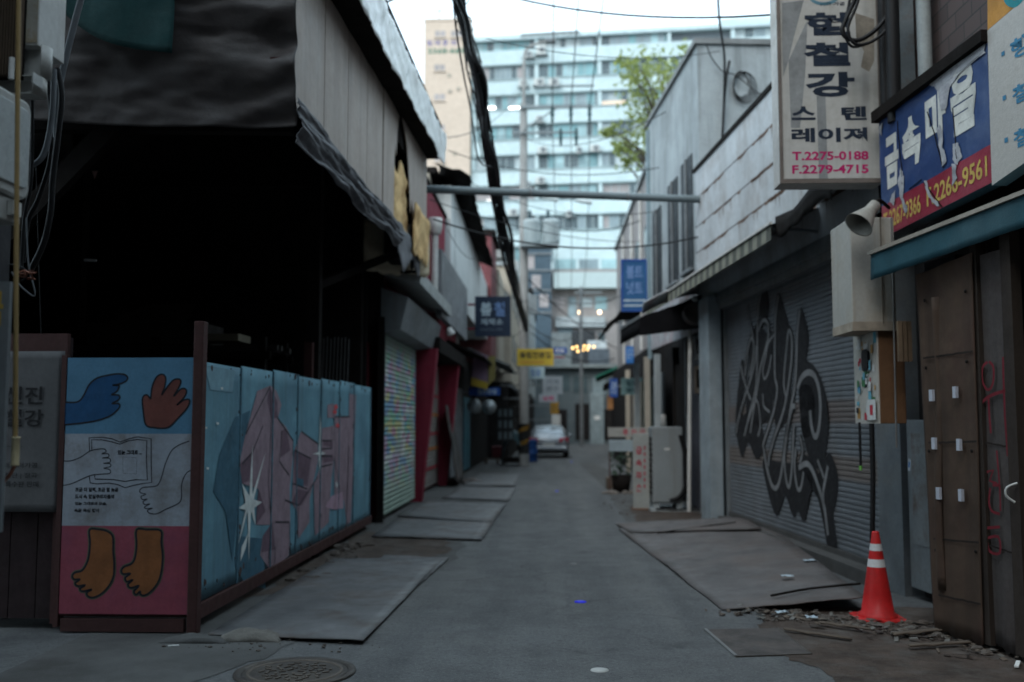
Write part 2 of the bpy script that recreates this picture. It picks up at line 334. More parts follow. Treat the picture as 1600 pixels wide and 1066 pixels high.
# splintered timber and cardboard lying around the cone
def splinter(a, bb, w, h, m, label, name='timber_scrap', cat='timber scrap'):
    mb = MB(); A, B = Vector(P3(*a)), Vector(P3(*bb)); n = 6
    mb.grid(lambda u, v: A.lerp(B, u) + Vector((n3(u * 3 + w, v) * .012, (v - .5) * w, h * (.6 + .5 * n3(u * 4, v * 2 + w * 9)))), n, 2)
    return tag(mb.build(name, m, solid=.012, loc=A), label, cat, 'scraps in the dirt by the cone')
m_scrap = M('dirty_board', (.11, .085, .066), .9, stain=(.07, .055, .045), samt=.7)
splinter((1395, 995, .02), (1495, 985, .03), .07, .03, m_scrap, 'dirty board scrap in front of the brown sheet doors')
splinter((1280, 975, .02), (1360, 985, .03), .06, .02, m_scrap, 'dirty board scrap at the foot of the orange cone')
splinter((1420, 1012, .02), (1530, 1005, .02), .05, .02, m_scrap, 'thin board scrap lying in the dirt, nearest of the boards')
splinter((1225, 985, .015), (1330, 1000, .015), .05, .015, m_scrap, 'flat board scrap beside the rectangular pit cover')
mb = MB(); mb.box((0, 0, 0), (.028, .16, .016)); o = mb.build('white_stick', m_white, bevel=.004); o.location = (*gp(1585, 1046), .01); o.rotation_euler = (0, 0, -.5)
tag(o, 'small white plastic stick on the dirt at the bottom right corner', 'stick')
# chips and flakes of board strewn in the dirt: nobody could count them
rq = random.Random(77); mb = MB(); path = [gp(1165, 958), gp(1290, 968), gp(1380, 985), gp(1470, 995), gp(1580, 1030)]
for i in range(300):
    t_ = rq.random() * 4; k = min(3, int(t_)); p = Vector(path[k]).lerp(Vector(path[k + 1]), t_ - k); an = rq.random() * 3.14; l, w = .012 + .07 * rq.random() ** 3, .006 + .02 * rq.random()
    fr_ = Fr((p.x + rq.gauss(0, .16), p.y + rq.gauss(0, .16), .01 + .02 * rq.random()), (math.cos(an), math.sin(an), rq.gauss(0, .15)), (-math.sin(an), math.cos(an), rq.gauss(0, .2))); mb.obox(fr_, -l, -w, 0, l, w, .003, rq.randrange(3))
tag(mb.build('litter', [m_scrap, plain('dark_flake', (.05, .04, .035)), plain('grey_flake', (.12, .112, .1))]), kind='stuff')
# rag lump by the fence post
mb = MB(); c = Vector(P3(392, 1000, 0))
mb.grid(lambda u, v: c + Vector(((u - .5) * .48, (v - .5) * .2, .004 + (math.sin(PI * min(1, max(0, u))) * math.sin(PI * v)) ** .6 * .07 * (1 + .5 * n3(u * 4, v * 4)))), 16, 10)
tag(mb.build('cement_lump', M('lump_cement', (.15, .14, .125), .95, bump=.5, bscale=30), solid=.004, loc=c), 'grey lump of spilled cement on the ground at the foot of the red post', 'cement lump')
mb = MB(); c = Vector(P3(305, 1003, 0))
mb.grid(lambda u, v: c + Vector(((u - .5) * .5, (v - .5) * .16, .004 + (math.sin(PI * u) * math.sin(PI * v)) ** .6 * .045 * (1 + .6 * n3(u * 4 + 3, v * 4)))), 16, 8)
tag(mb.build('cement_lump', m_cement, solid=.004, loc=c), 'low ridge of cement on the ground below the hands mural', 'cement lump')
mb = MB(); mb.box((0, 0, 0), (.075, .02, .006)); o = mb.build('paper_scrap', m_white); o.location = (*gp(262, 1012), .006); o.rotation_euler.z = .3
tag(o, 'tiny white paper strip on the road below the hands mural', 'paper scrap', 'paper scraps littering the ground')

# manhole cover, half out of the frame
m_iron = M('cast_iron', (.075, .066, .06), .6, metal=.4, var=.3, stain=(.10, .08, .06), samt=.6)
m_pat = M('cast_iron_pattern', (.12, .1, .085), .7, metal=.3, var=.3)
c = Vector(P3(461, 1052, 0)); t = thing('manhole_cover', 'round cast iron manhole cover with raised pattern in the road', 'manhole cover', c)
mb = MB(); mb.lathe([(.385, .004), (.385, .014), (.34, .014), (.335, .006)], c, 40); mb.build('frame_ring', m_iron, t)
mb = MB(); mb.lathe([(.33, .010), (0.0001, .010)], c, 40, 0, smooth=False)
mb.lathe([(.305, .010), (.302, .016), (.285, .016), (.282, .010)], c, 40, 1)
for k in range(46):
    a = k * 2.39996; r = .034 * math.sqrt(k + 1.5); p = c + Vector((math.cos(a) * r, math.sin(a) * r, .0101))
    fr2 = Fr(p, (math.cos(a * 1.7), math.sin(a * 1.7), 0), (-math.sin(a * 1.7), math.cos(a * 1.7), 0)); mb.obox(fr2, -.022, -.008, 0, .022, .008, .007, 1)
mb.build('lid', [m_iron, m_pat], t)
# rectangular pit cover on the right
m_rub2 = plain('pale_edge', (.17, .17, .168), .85)
c4 = [Vector(P3(1102, 984, .006)), Vector(P3(1150, 1026, .006)), Vector(P3(1268, 1022, .006)), Vector(P3(1215, 982, .006))]
cc = sum(c4, Vector()) / 4; cc.z = 0; t = thing('pit_cover', 'sunken rectangular concrete pit cover at the right road edge', 'pit cover', cc)
mb = MB(); mb.add([p + Vector((0, 0, .003)) for p in c4], [(0, 1, 2, 3)]); mb.build('lid', M('pit_lid', (.075, .066, .062), .9, var=.4, scale=3, fine=40, bump=.4, stain=(.1, .08, .07), samt=.7, sscale=3), t)
mb = MB(); mb.bar(c4[0], c4[1], .022, .02); mb.build('edge_strip', m_rub2, t)
mb = MB(); mb.bar(c4[2], c4[3], .012, .008); mb.bar(c4[1], c4[2], .012, .008); mb.build('rim', m_iron, t)
# road studs
m_stud = plain('stud_white', (.42, .42, .4), .5); m_studw = plain('stud_worn', (.15, .15, .148), .7); m_studb = plain('stud_blue', (.005, .01, .75), .45)
for px, py, r, m, lab in ((937, 1048, .06, m_stud, 'round white road stud nearest the camera'), (907, 941, .055, m_studb, 'vivid blue road stud in the road centre'), (896, 882, .05, m_studw, 'worn pale road stud just beyond the near blue one'),
                     (889, 845, .045, m_studw, 'pale road stud in the middle of the lane, third white one'), (884, 815, .045, m_studw, 'pale road stud farthest of the white row'), (870, 768, .05, m_studb, 'small blue road stud far down the lane'), (893, 722, .07, m_studb, 'tiny blue road stud beside the silver car')):
    c = Vector(P3(px, py, 0)); mb = MB(); mb.lathe([(r, .001), (r * .95, .006), (r * .6, .011), (.0001, .013)], c, 20)
    tag(mb.build('road_stud', m, loc=c), lab, 'road stud', 'road studs down the lane centre')
# ------------------------------------------------------------------ left: open shed with tarpaulins
m_in = M('interior_shade_wall', (.024, .022, .022), .95, var=.3, spec=.05)  # near-black colour puts interior shade into walls, shopfronts and doorways
m_clad = M('taupe_cladding', (.42, .35, .305), .6, var=.06, scale=.8, fine=14, bump=.05, stain=(.28, .24, .21), samt=.4, sscale=.7, streak=(.22, .19, .17), stramt=.5, strscale=4)
m_tarpd = M('dark_tarpaulin', (.046, .038, .036), .55, var=.35, scale=1.6, fine=22, bump=.3, bscale=10, stain=(.06, .055, .055), samt=.5, spec=.3)
m_tarps = M('silver_tarpaulin', (.84, .84, .82), .35, var=.06, bump=.25, bscale=9, stain=(.62, .58, .52), samt=.4, spec=.5)
m_tarpg = M('grey_tarpaulin', (.15, .15, .16), .75, var=.35, scale=4, bump=.3, stain=(.06, .06, .065), samt=.7)
m_green = M('green_netting', (.012, .05, .05), .8, var=.25)
m_foam = M('torn_insulation', (.74, .5, .24), .95, var=.25, scale=4, bump=.5, stain=(.34, .17, .06), samt=.9, sscale=3)
m_cream = M('cream_sheet', (.68, .6, .45), .8, var=.15, stain=(.36, .26, .15), samt=.8, sscale=2.5)
Y0, Y1, XW, XE = 7.62, 15.9, -2.03, -1.72
def ze(y): return 5.40 + .053 * (y - 8.7)
shed = thing('open_shed', 'dark open-fronted shed with taupe cladding and sagging roof eave', 'shed', (-5, 11, 0))
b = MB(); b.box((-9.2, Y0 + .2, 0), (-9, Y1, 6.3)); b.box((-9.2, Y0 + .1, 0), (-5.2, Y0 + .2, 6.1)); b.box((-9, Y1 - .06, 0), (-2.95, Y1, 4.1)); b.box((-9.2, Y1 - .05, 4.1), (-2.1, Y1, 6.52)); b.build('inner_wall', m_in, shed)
b = MB(); b.hexa([(-9.2, Y0 + .04, 6.1), (XE - .05, Y0 + .04, 6.0), (XE - .05, Y1 + .05, 6.4), (-9.2, Y1 + .05, 6.5), (-9.2, Y0 + .04, 6.16), (XE - .05, Y0 + .04, 6.06), (XE - .05, Y1 + .05, 6.46), (-9.2, Y1 + .05, 6.56)]); b.hexa([(XW, Y0 + .05, ze(Y0) + .1), (XE - .04, Y0 + .05, ze(Y0) + .1), (XE - .04, Y1, ze(Y1) + .1), (XW, Y1, ze(Y1) + .1), (XW, Y0 + .05, ze(Y0) + .14), (XE - .04, Y0 + .05, ze(Y0) + .14), (XE - .04, Y1, ze(Y1) + .14), (XW, Y1, ze(Y1) + .14)]); b.build('roof', m_dark, shed)
b = MB(); b.box((XW - .06, Y0 + .02, 5.4), (XW - .02, Y1, 6.05)); b.build('eave_board', m_dark, shed)
# cladding: one corrugated sheet with standing seams; the far end is torn away
b = MB(); yy = []; y = Y0 + .01; k = 0
while y < 11.7:
    yy += [(y, 0), (y + .012, -.03), (y + .03, 0.0), (y + .5, .006), (y + 1.0, 0.0)]; y += 1.04
yy.append((y, 0)); n = len(yy)
vs = [(XW + d, q, z) for q, d in yy for z in (4.1 + .012 * (q - Y0), ze(q) + .11)]
b.add(vs, [(2 * i, 2 * i + 2, 2 * i + 3, 2 * i + 1) for i in range(n - 1)]); b.build('side_cladding', m_clad, shed, solid=.008)
fr = Fr((XW + .012, 12.3, 0), (0, 1, 0))
b = MB(); b.poly(fr, [(-.51, 4.16), (.3, 4.2), (.33, 5.0), (.42, 5.25), (.5, 5.1), (.55, 5.4), (.7, 5.7), (-.51, 5.69)]); b.build('torn_cladding', m_clad, shed, solid=.008)
b = MB(); b.poly(fr, [(1.75, 4.6), (1.9, 4.85), (2.0, 4.5), (2.3, 4.45), (2.6, 4.75), (3.0, 4.7), (3.3, 4.85), (3.6, 4.6), (3.6, 5.88), (.9, 5.75), (1.35, 5.5), (1.5, 5.25), (1.65, 4.9)], .01); b.build('torn_cladding', m_clad, shed, solid=.008)
b = MB(); b.grid(lambda u, v: Vector((XW - .05 - .06 * n3(u * 3, v * 5), 12.55 + u * 1.6, 4.2 + v * 1.1 * (.8 + .35 * n3(u * 4, 1)))), 10, 14); b.build('torn_insulation', m_foam, shed, solid=.04)
b = MB(); b.box((XW - .5, 14.9, 4.1), (XW - .3, 15.8, 5.6)); b.build('wall_backing', m_in, shed)
b = MB(); b.grid(lambda u, v: Vector((-2.92 + u * .96, 15.35 + u * .6 - .05 * n3(u * 3, v * 3), 3.98 + v * .8 - .14 * abs(n3(u * 5, 2)) * (1 - v))), 14, 10); b.build('cream_lining', m_cream, shed, solid=.012)
b = MB(); b.bar((-3.15, Y1 - .16, 4.2), (-1.98, Y1 - .2, 4.24), .04, .07); b.bar((-3.05, Y1 - .16, 3.98), (-2.1, Y1 - .2, 4.0), .04, .05); b.bar((-3.05, Y1 - .17, 3.98), (-2.85, Y1 - .2, 4.2), .03, .03)
b.bar((-2.35, Y1 - .2, 4.0), (-2.2, Y1 - .2, 4.25), .03, .03); b.build('frame_bracket', m_dark, shed)
b = MB(); b.box((-2.52, Y1 - .13, 4.02), (-2.42, Y1 - .1, 4.22)); b.box((-3.1, Y1 - .14, 4.0), (-3.07, Y1 - .1, 4.6)); b.build('red_trim', M('faded_red_trim', (.3, .035, .05), .7), shed)
for i, (x, y, z) in enumerate(((-2.86, 11.9, 5.9), (-3.0, 15.3, 5.9), (-5.6, 11.5, 5.9))):
    b = MB(); b.box((x - .08, y - .08, 0), (x + .08, y + .08, z)); b.build('post', m_dark, shed)
for q in (((-9, 7.9, 4.2), (-2.1, 7.9, 4.05), .12, .2), ((-5.1, 7.85, 2.4), (-3.3, 7.85, 4.3), .1, .16), ((-2.9, 12.2, 3.3), (-2.15, 15.2, 4.3), .08, .1), ((-9, 12, 4.6), (-2.9, 12, 4.6), .12, .2)): b = MB(); b.bar(*q); b.build('beam', m_dark, shed)
# stored steel stock inside
rk = thing('stock_rack', 'dim rack of steel stock standing inside the shed behind the fence', 'storage rack', (-4.6, 11, 0))
b = MB()
for x in (-6.2, -4.4, -3.2):
    b.box((x - .04, 10.9, 0), (x + .04, 10.98, 2.55)); b.box((x - .04, 11.8, 0), (x + .04, 11.88, 2.55))
for z in (1.7, 2.3): b.box((-6.3, 10.88, z), (-3.1, 10.93, z + .08)); b.box((-6.3, 11.83, z), (-3.1, 11.88, z + .08))
b.build('rack_frame', m_dark, rk)
b = MB()
for k in range(9): b.bar((-6.1 + .2 * RND.random(), 11 + .09 * k, 2.43), (-3.0 - .3 * RND.random(), 11 + .09 * k, 2.43), .06, .06)
for k in range(7): b.bar((-6.0, 11 + .1 * k, 1.83), (-3.2 - .4 * RND.random(), 11 + .1 * k, 1.83), .08, .08)
b.build('steel_bar', M('dull_steel', (.04, .038, .036), .6, metal=.3), rk)
b = MB(); b.box((-3.9, 10.85, 2.5), (-3.45, 11.3, 2.58)); tag(b.build('plank', plain('pale_plank', (.2, .18, .13)), loc=(-3.7, 11, 2.5)), 'pale plank end lying on top of the steel rack in the dark shed', 'plank')
b = MB(); b.box((-5.2, 10.95, 2.47), (-3.9, 11.7, 2.72)); b.add([(-5.0, 11, 2.72), (-4.1, 11, 2.72), (-4.2, 11.6, 3.0), (-4.8, 11.6, 3.0)], [(0, 1, 2, 3)]); tag(b.build('carton', plain('dusty_carton', (.03, .026, .022)), loc=(-4.5, 11.3, 2.47)), 'dusty flat carton on the rack in the dark shed', 'carton')
b = MB()
for k in range(9): b.tube([(-3.25 + .05 * k, 13.6, 0), (-3.2 + .05 * k, 13.7, 2.75 + .05 * RND.random())], .013, 6)
tag(b.build('rod_bundle', M('dull_rods', (.1, .1, .1), .6, metal=.4), loc=(-3, 13.6, 0)), 'bundle of upright thin rods behind the far end of the blue fence', 'rods')
q = onY(148, 272, 9.5); b = MB(); b.add([q + Vector((-.03, 0, .03)), q + Vector((.03, 0, .03)), q + Vector((0, 0, -.05))], [(0, 1, 2)]); 
tag(b.build('hanging_tag', plain('pinkish_tag', (.5, .3, .26)), loc=q, solid=.004), 'small pinkish triangular tag hanging in the dark shed', 'tag')
q = onY(141, 407, 9.5); b = MB(); b.bar(q + Vector((-.06, 0, .004)), q + Vector((.06, 0, -.002)), .02, .022); tag(b.build('hanging_hook', plain('bright_steel', (.7, .7, .68), .35, .6), loc=q), 'small bright metal hook hanging in the dark shed', 'hook')

# tarpaulins
def fold(u, v, s): return .035 * n3(u * 1.2 + s, v * 2.5, s) + .016 * n3(u * 2 + v * 1.5 + s, v * 8 - u * 2) + .014 * n3(u * 5 + v * 3, v * 15, s)
def front(u, v):
    x = -4.6 + u * 2.6; zb = 4.02 - .11 * math.sin(min(1, max(0, (u - .2) / .8)) * PI * .5) - .03 * math.sin(u * PI * 1.3)
    a = max(0, u - .55) / .45
    pull = .05 * math.sin(v * 26 + u * 7 + 3 * n3(u * 4, v * 3)) * a + .02 * math.sin(v * 41 - u * 12 + 3 * n3(u * 5, v * 4, 2)) * a
    return Vector((x, Y0 - .03 + fold(u * 2.5, v * 2, 3) + pull - .06 * math.sin(PI * v) * math.sin(PI * u), zb + v * (6.25 - zb)))
b = MB(); b.grid(front, 100, 110); tag(b.build('dark_tarpaulin', m_tarpd, solid=.006, loc=(-3.3, Y0, 4)), 'wrinkled dark brown tarpaulin hanging across the front of the open shed', 'tarpaulin')
def gpatch(u, v):
    x = -3.85 + u * .92; zb = 4.42 + (.42 * (1 - u) ** 1.6) - .04 * math.sin(u * 5)
    return Vector((x + .02 * n3(v * 2, u), Y0 - .2 + .03 * n3(u * 3, v * 3), zb + v * (5.6 - zb)))
b = MB(); b.grid(gpatch, 24, 20); tag(b.build('green_netting', m_green, solid=.004, loc=(-3.4, Y0 - .2, 4.5)), 'dark green net cloth hanging over the brown tarpaulin', 'netting')
def silver(u, v):
    y = Y0 - .1 + u * (Y1 - Y0 + .2); s = 1 - v
    x = XE + .03 * n3(y * .8, v * .5) + .03 * n3(y * 2.2 + v * 2.5, v * 2) + .014 * n3(y * 7 - v * 6, v * 5)
    z = ze(y) + .07 * n3(y * .55, 2) * s + v * .68
    if v > .75: x -= (v - .75) * 3.2; z += .02
    return Vector((x + .012 * n3(y * 9 + v * 6, v * 4), y, z))
b = MB(); b.grid(silver, 120, 16); tag(b.build('silver_tarpaulin', m_tarps, solid=.006, loc=(XE, 11.7, 5.6)), 'crinkled silver tarpaulin draped over the shed roof edge', 'tarpaulin')
def roll(u, v):
    y = Y0 - .04 + u * 5.3; h = .36 - .06 * u + .05 * n3(y * 1.3, 7)
    pl = .05 * n3(y * .7 + v * 1.2, v * 3.5, 2) + .032 * n3(y * 1.6 - v * 3, v * 9, 5) + .014 * n3(y * 4 - v * 6, v * 16, 8)
    return Vector((XW + .035 + pl + .05 * math.sin(PI * v), y + .05 * n3(y * 3, v * 3), 4.15 + .06 * u - v * h + .02 * n3(y * 2, 3)))
b = MB(); b.grid(roll, 150, 40); tag(b.build('grey_tarpaulin', m_tarpg, solid=.006, loc=(XW, 10.5, 4)), 'bunched grey tarpaulin rolled along the lower edge of the taupe cladding', 'tarpaulin')
b = MB(); b.grid(lambda u, v: Vector((XW + .03 + .03 * n3(u * 3, v * 3), 12.9 + u * 1.3, 4.25 - v * (.62 - .5 * abs(u - .4)) + .1 * n3(u * 5, 3) * v)), 12, 10)
b.grid(lambda u, v: Vector((XW - .02 + .08 * n3(u * 4, v * 4, 5), 14.3 + u * 1.2, 4.5 - u * .1 - v * (.55 - .25 * n3(u * 6, 1)))), 12, 10)
tag(b.build('tattered_cloth', m_tarpg, solid=.008, loc=(XW, 14.6, 4)), 'tattered grey cloth dangling from the torn corner of the shed', 'cloth')
b = MB(); b.grid(lambda u, v: Vector((XW + .05 + .05 * n3(u * 3, v * 3, 4) + .04 * v, 14.1 + u * 1.7, 4.05 + .12 * u + v * (.72 - .1 * u) - .22 * abs(n3(u * 6, 9)) * (1 - v))), 20, 14); tag(b.build('torn_sheet', m_foam, solid=.015, loc=(XW, 15, 4.1)), 'tan torn insulation sheet hanging at the far lower corner of the shed', 'torn sheet')
b = MB(); b.box((-2.2, Y0 - .06, 4.36), (-2.02, Y0 + .02, 4.47)); tag(b.build('timber_block', m_maroon, loc=(-2.1, Y0, 4.4)), 'small reddish timber block at the upper corner of the shed opening', 'block')

# ------------------------------------------------------------------ blue painted fence
FE = Fr((-2.75, 7.75, 0), (0, 1, 0))
m_blue = M('sky_blue_paint', (.135, .285, .355), .7, var=.3, scale=1.3, fine=18, bump=.12, bscale=14, stain=(.09, .185, .25), samt=.8, sscale=1.1, streak=(.065, .10, .115), stramt=.45, strscale=5)
m_bseam = M('seam_blue', (.085, .18, .235), .7, var=.35, scale=6, stain=(.06, .035, .03), samt=.8, sscale=7); m_chip = M('rust_chips', (.07, .045, .04), .9, var=.4)
fence = thing('painted_fence', 'long blue painted sheet metal fence with pink rocks and white stars', 'fence', (-2.75, 11.6, 0))
seams = [0, 1.0, 2.02, 3.0, 4.1, 5.15, 6.1, 7.4]
for i in range(7):
    u0, u1 = seams[i] + .006, seams[i + 1] - .006; zb, zt = .2 - .01 * i, 2.08 + .012 * (i % 3) + .008 * i
    b = MB(); b.grid(lambda u, v: FE.p(u0 + u * (u1 - u0), zb + v * (zt - zb), .003 * n3(u * 2 + i * 5, v * 3)), 14, 14, smooth=True)
    pan_ = b; b = MB(); b.obox(FE, u1 - .012, zb, .003, u1 + .012, zt, .012 + .004 * (i % 2)); b.build('seam_strip', m_bseam, fence)
    b = pan_; rr = random.Random(40 + i)
    for k in range(16):
        side_ = k % 4; cu = u0 + .02 + rr.random() * .05 if side_ == 0 else (u1 - .03 - rr.random() * .04 if side_ == 1 else u0 + rr.random() * (u1 - u0 - .1)); cv = zb + .03 + rr.random() * .12 if side_ == 2 else (zt - .02 - rr.random() * .05 if side_ == 3 else zb + rr.random() * (zt - zb))
        r_ = .008 + .03 * rr.random() ** 2; b.poly(FE, [(min(u1, cu + r_ * (.6 + .7 * rr.random()) * math.cos(a)), min(zt - .002, max(zb, cv + r_ * (.6 + .9 * rr.random()) * math.sin(a)))) for a in [j * .785 for j in range(8)]], .0052, 1)
    b.build('panel', [m_blue, m_chip], fence, solid=.004)
b = MB(); b.obox(FE, -.05, .08, -.05, 7.45, .19, .03); b.obox(FE, 0, 2.0, -.08, 7.4, 2.05, -.03); b.build('rail', m_maroon, fence)
for u in (2.02, 4.1, 6.1, 7.43):
    b = MB(); b.obox(FE, u - .03, 0, -.12, u + .03, 2.0, -.06); b.build('stake', m_maroon, fence)
# the wall painting, traced on the fence plane
m_p1 = paint('dusty_pink_paint', (.285, .205, .24)); m_p2 = paint('dark_mauve_paint', (.15, .095, .125)); m_p3 = paint('deep_teal_paint', (.05, .13, .185)); m_star = paint('pale_star_paint', (.66, .7, .68)); m_p4 = paint('light_pink_paint', (.42, .28, .35)); m_red = paint('red_spray', (.6, .08, .09)); m_line = paint('grey_outline', (.04, .035, .045)); m_p5 = paint('light_blue_paint', (.2, .35, .42))
def c6(*pts): return [FE.px(280 + u / 2.319, 540 + v / 2.319) for u, v in pts]
b = MB(); D = .0065; e = .0007
b.poly(FE, c6((120, 530), (145, 390), (200, 260), (255, 235), (215, 430), (225, 500), (205, 640), (190, 780), (165, 600)), D, 2)
b.poly(FE, c6((205, 690), (300, 700), (310, 880), (240, 870), (200, 800)), D, 2)
b.poly(FE, c6((90, 70), (200, 90), (190, 170), (110, 160)), D, 7)
rocks = [[(280, 165), (328, 145), (350, 165), (368, 215), (355, 265), (385, 295), (410, 345), (410, 400), (398, 520), (400, 640), (395, 760), (330, 820), (290, 760), (300, 690), (330, 650), (275, 650), (285, 520), (225, 500), (215, 430), (235, 330)],
         [(440, 310), (500, 355), (500, 420), (470, 560), (470, 640), (430, 700), (425, 600), (405, 570), (415, 380)], [(515, 300), (560, 290), (560, 400), (550, 480), (540, 640), (490, 690), (485, 500), (510, 440)],
         [(560, 255), (612, 255), (612, 430), (605, 640), (595, 560), (560, 560)], [(615, 175), (640, 180), (620, 640), (603, 650)], [(535, 215), (555, 210), (565, 230), (565, 262), (535, 262)]]
for r in rocks: b.poly(FE, c6(*r), D + e, 0)
for r in ([(325, 150), (352, 200), (355, 260), (330, 270), (315, 200)], [(215, 430), (262, 385), (250, 490), (225, 500)], [(285, 520), (310, 600), (275, 650), (280, 560)], [(365, 310), (385, 300), (400, 380), (365, 405)], [(415, 380), (475, 410), (460, 510), (415, 500)], [(405, 570), (425, 520), (470, 530), (440, 580)], [(300, 690), (335, 640), (345, 740), (295, 750)], [(520, 340), (555, 350), (555, 370), (520, 362)], [(520, 395), (555, 395), (555, 420), (520, 425)]):
    b.poly(FE, c6(*r), D + 2 * e, 1)
b.poly(FE, c6((425, 480), (447, 485), (447, 515), (422, 505)), D + 3 * e, 2)
for ln in ([(238, 320), (326, 148)], [(352, 260), (410, 345), (408, 400)], [(326, 148), (330, 270), (320, 500), (330, 640), (318, 810)], [(368, 310), (360, 420), (395, 470)], [(415, 380), (475, 410), (460, 520), (408, 500)], [(380, 560), (430, 580), (500, 475)], [(430, 580), (425, 700)], [(440, 312), (500, 356)], [(560, 258), (615, 258)], [(515, 345), (552, 345)], [(515, 375), (552, 372)], [(512, 400), (552, 402)], [(510, 440), (552, 430)], [(225, 430), (262, 387), (300, 290)], [(560, 262), (562, 420), (580, 520), (578, 560)], [(395, 640), (400, 760)], [(485, 500), (487, 690)], [(345, 640), (395, 640)], [(345, 730), (340, 830)]):
    b.stroke(FE, c6(*ln), .019, D + 4 * e, 5)
b.poly(FE, c6((525, 585), (550, 545), (590, 530), (592, 590), (560, 595)), D + 4 * e, 4)
def star(pts): b.poly(FE, c6(*pts), D + 5 * e, 3)
star([(262, 355), (261, 540), (310, 385), (266, 558), (296, 568), (268, 588), (272, 652), (256, 600), (248, 785), (244, 600), (206, 738), (236, 596), (210, 590), (236, 570), (224, 500), (250, 545)])
star([(246, 680), (238, 730), (217, 785), (222, 730)])
star([(509, 250), (512, 384), (528, 391), (512, 397), (506, 465), (503, 397), (480, 393), (503, 386)]); star([(566, 490), (572, 505), (568, 518), (564, 505)])
for u, v in ((565, 222), (572, 290), (561, 240)): b.poly(FE, c6((u - 8, v - 2), (u, v - 10), (u + 8, v), (u + 2, v + 10), (u - 6, v + 6)), D + 6 * e, 6)
for u, v in ((92, 298), (134, 282), (98, 445), (150, 155)): b.poly(FE, c6((u - 4, v - 4), (u + 5, v - 3), (u + 4, v + 5), (u - 3, v + 4)), D + 6 * e, 3)
b.build('wall_painting', [m_p1, m_p2, m_p3, m_star, m_p4, m_line, m_red, m_p5], fence)
# red steel posts
b = MB(); b.box((-2.752, 7.56, 0), (-2.675, 7.66, 2.38)); tag(b.build('steel_post', m_maroon, bevel=.008, loc=(-2.71, 7.6, 0)), 'red-brown steel post at the corner between the hands mural and the blue fence', 'post')
b = MB(); b.box((-2.93, 11.72, 0), (-2.83, 11.80, 2.55)); b.box((-2.97, 11.9, 1.9), (-2.86, 11.98, 2.6)); tag(b.build('steel_post', m_maroon, loc=(-2.88, 11.75, 0)), 'red-brown steel post rising behind the middle of the blue fence', 'post')

# ------------------------------------------------------------------ hands-and-feet mural facing the camera
FH = Fr((-3.755, 7.6, 0), (1, 0, 0))
mp = thing('mural_board', 'metal board painted with hands, an open book and feet on blue, white and red', 'mural board', (-3.25, 7.6, 0))
m_hb = M('mural_sky_blue', (.085, .205, .315), .75, var=.2, scale=3, fine=40, bump=.08, stain=(.065, .16, .25), samt=.5); m_hw = M('mural_white', (.30, .33, .375), .8, var=.15, scale=3, fine=40, bump=.08, stain=(.14, .12, .1), samt=.75, sscale=2.4); m_hr = M('mural_rose', (.27, .06, .088), .75, var=.2, scale=3, fine=40, bump=.08, stain=(.16, .05, .09), samt=.6, sscale=1.8)
m_hblue = paint('mural_ultramarine', (.012, .075, .185)); m_hbr = paint('mural_brown_red', (.15, .05, .04)); m_hor = paint('mural_tan', (.235, .088, .03)); m_hl = paint('mural_black_line', (.012, .014, .02), samt=.1); m_gl = paint('mural_thin_line', (.02, .022, .03), samt=.1); m_ol = paint('mural_olive_edge', (.1, .105, .07))
zt, zA, zB, zb = FH.px(200, 559)[1], FH.px(200, 678)[1], FH.px(200, 822)[1], FH.px(200, 960)[1]
Wd = 1.0
b = MB(); b.grid(lambda u, v: FH.p(u * Wd, zb - .02 + v * (zt - zb + .02), -.016 + .003 * n3(u * 3, v * 5)), 12, 20); b.build('sheet', m_maroon, mp, solid=.01)
b = MB(); b.obox(FH, .02, zb - .13, -.04, Wd - .03, zb - .035, .01); b.obox(FH, -.045, zb - .1, -.05, -.006, zt + .02, .004); b.build('frame', m_maroon, mp)
def h3(*p): return [FH.px(80 + u / 6.957, 550 + v / 6.957) for u, v in p]
def h4(*p): return [FH.px(80 + u / 6.661, 670 + v / 6.661) for u, v in p]
def h5(*p): return [FH.px(80 + u / 6.661, 810 + v / 6.661) for u, v in p]
b = MB()
b.rect(FH, 0, zA, Wd, zt, .0, 0); b.rect(FH, 0, zB, Wd, zA, .0, 1); b.rect(FH, 0, zb, Wd, zB, .0, 2)
e = .0008
bh = smooth(h3((132, 545), (240, 550), (310, 530), (360, 460), (410, 360), (480, 295), (560, 265), (700, 240), (790, 245), (830, 275), (820, 310), (780, 335), (720, 355), (665, 360), (735, 368), (725, 410), (700, 440), (655, 465), (730, 470), (745, 500), (720, 530), (660, 562), (730, 562), (745, 590), (720, 630), (650, 690), (540, 735), (400, 765), (130, 795)), 4)
b.poly(FH, bh, e, 3); b.stroke(FH, bh, .013, 2 * e, 6)
rh = smooth(h3((1030, 795), (1000, 640), (990, 520), (1010, 475), (1045, 470), (1080, 510), (1085, 470), (1100, 370), (1140, 280), (1190, 245), (1230, 255), (1245, 300), (1230, 390), (1200, 470), (1270, 370), (1330, 305), (1385, 295), (1410, 320), (1395, 370), (1330, 485), (1400, 410), (1450, 400), (1470, 430), (1440, 500), (1365, 580), (1430, 530), (1490, 515), (1505, 545), (1470, 620), (1380, 720), (1290, 810), (1220, 830), (1130, 825)), 4, True)
b.poly(FH, rh, e, 4); b.stroke(FH, rh, .013, 2 * e, 6, closed=True)
book = smooth(h4((390, 90), (530, 92), (630, 108), (715, 150), (810, 108), (900, 86), (1040, 105), (1040, 350), (1045, 560), (930, 575), (850, 592), (770, 615), (690, 582), (600, 567), (480, 575), (405, 565)), 1)
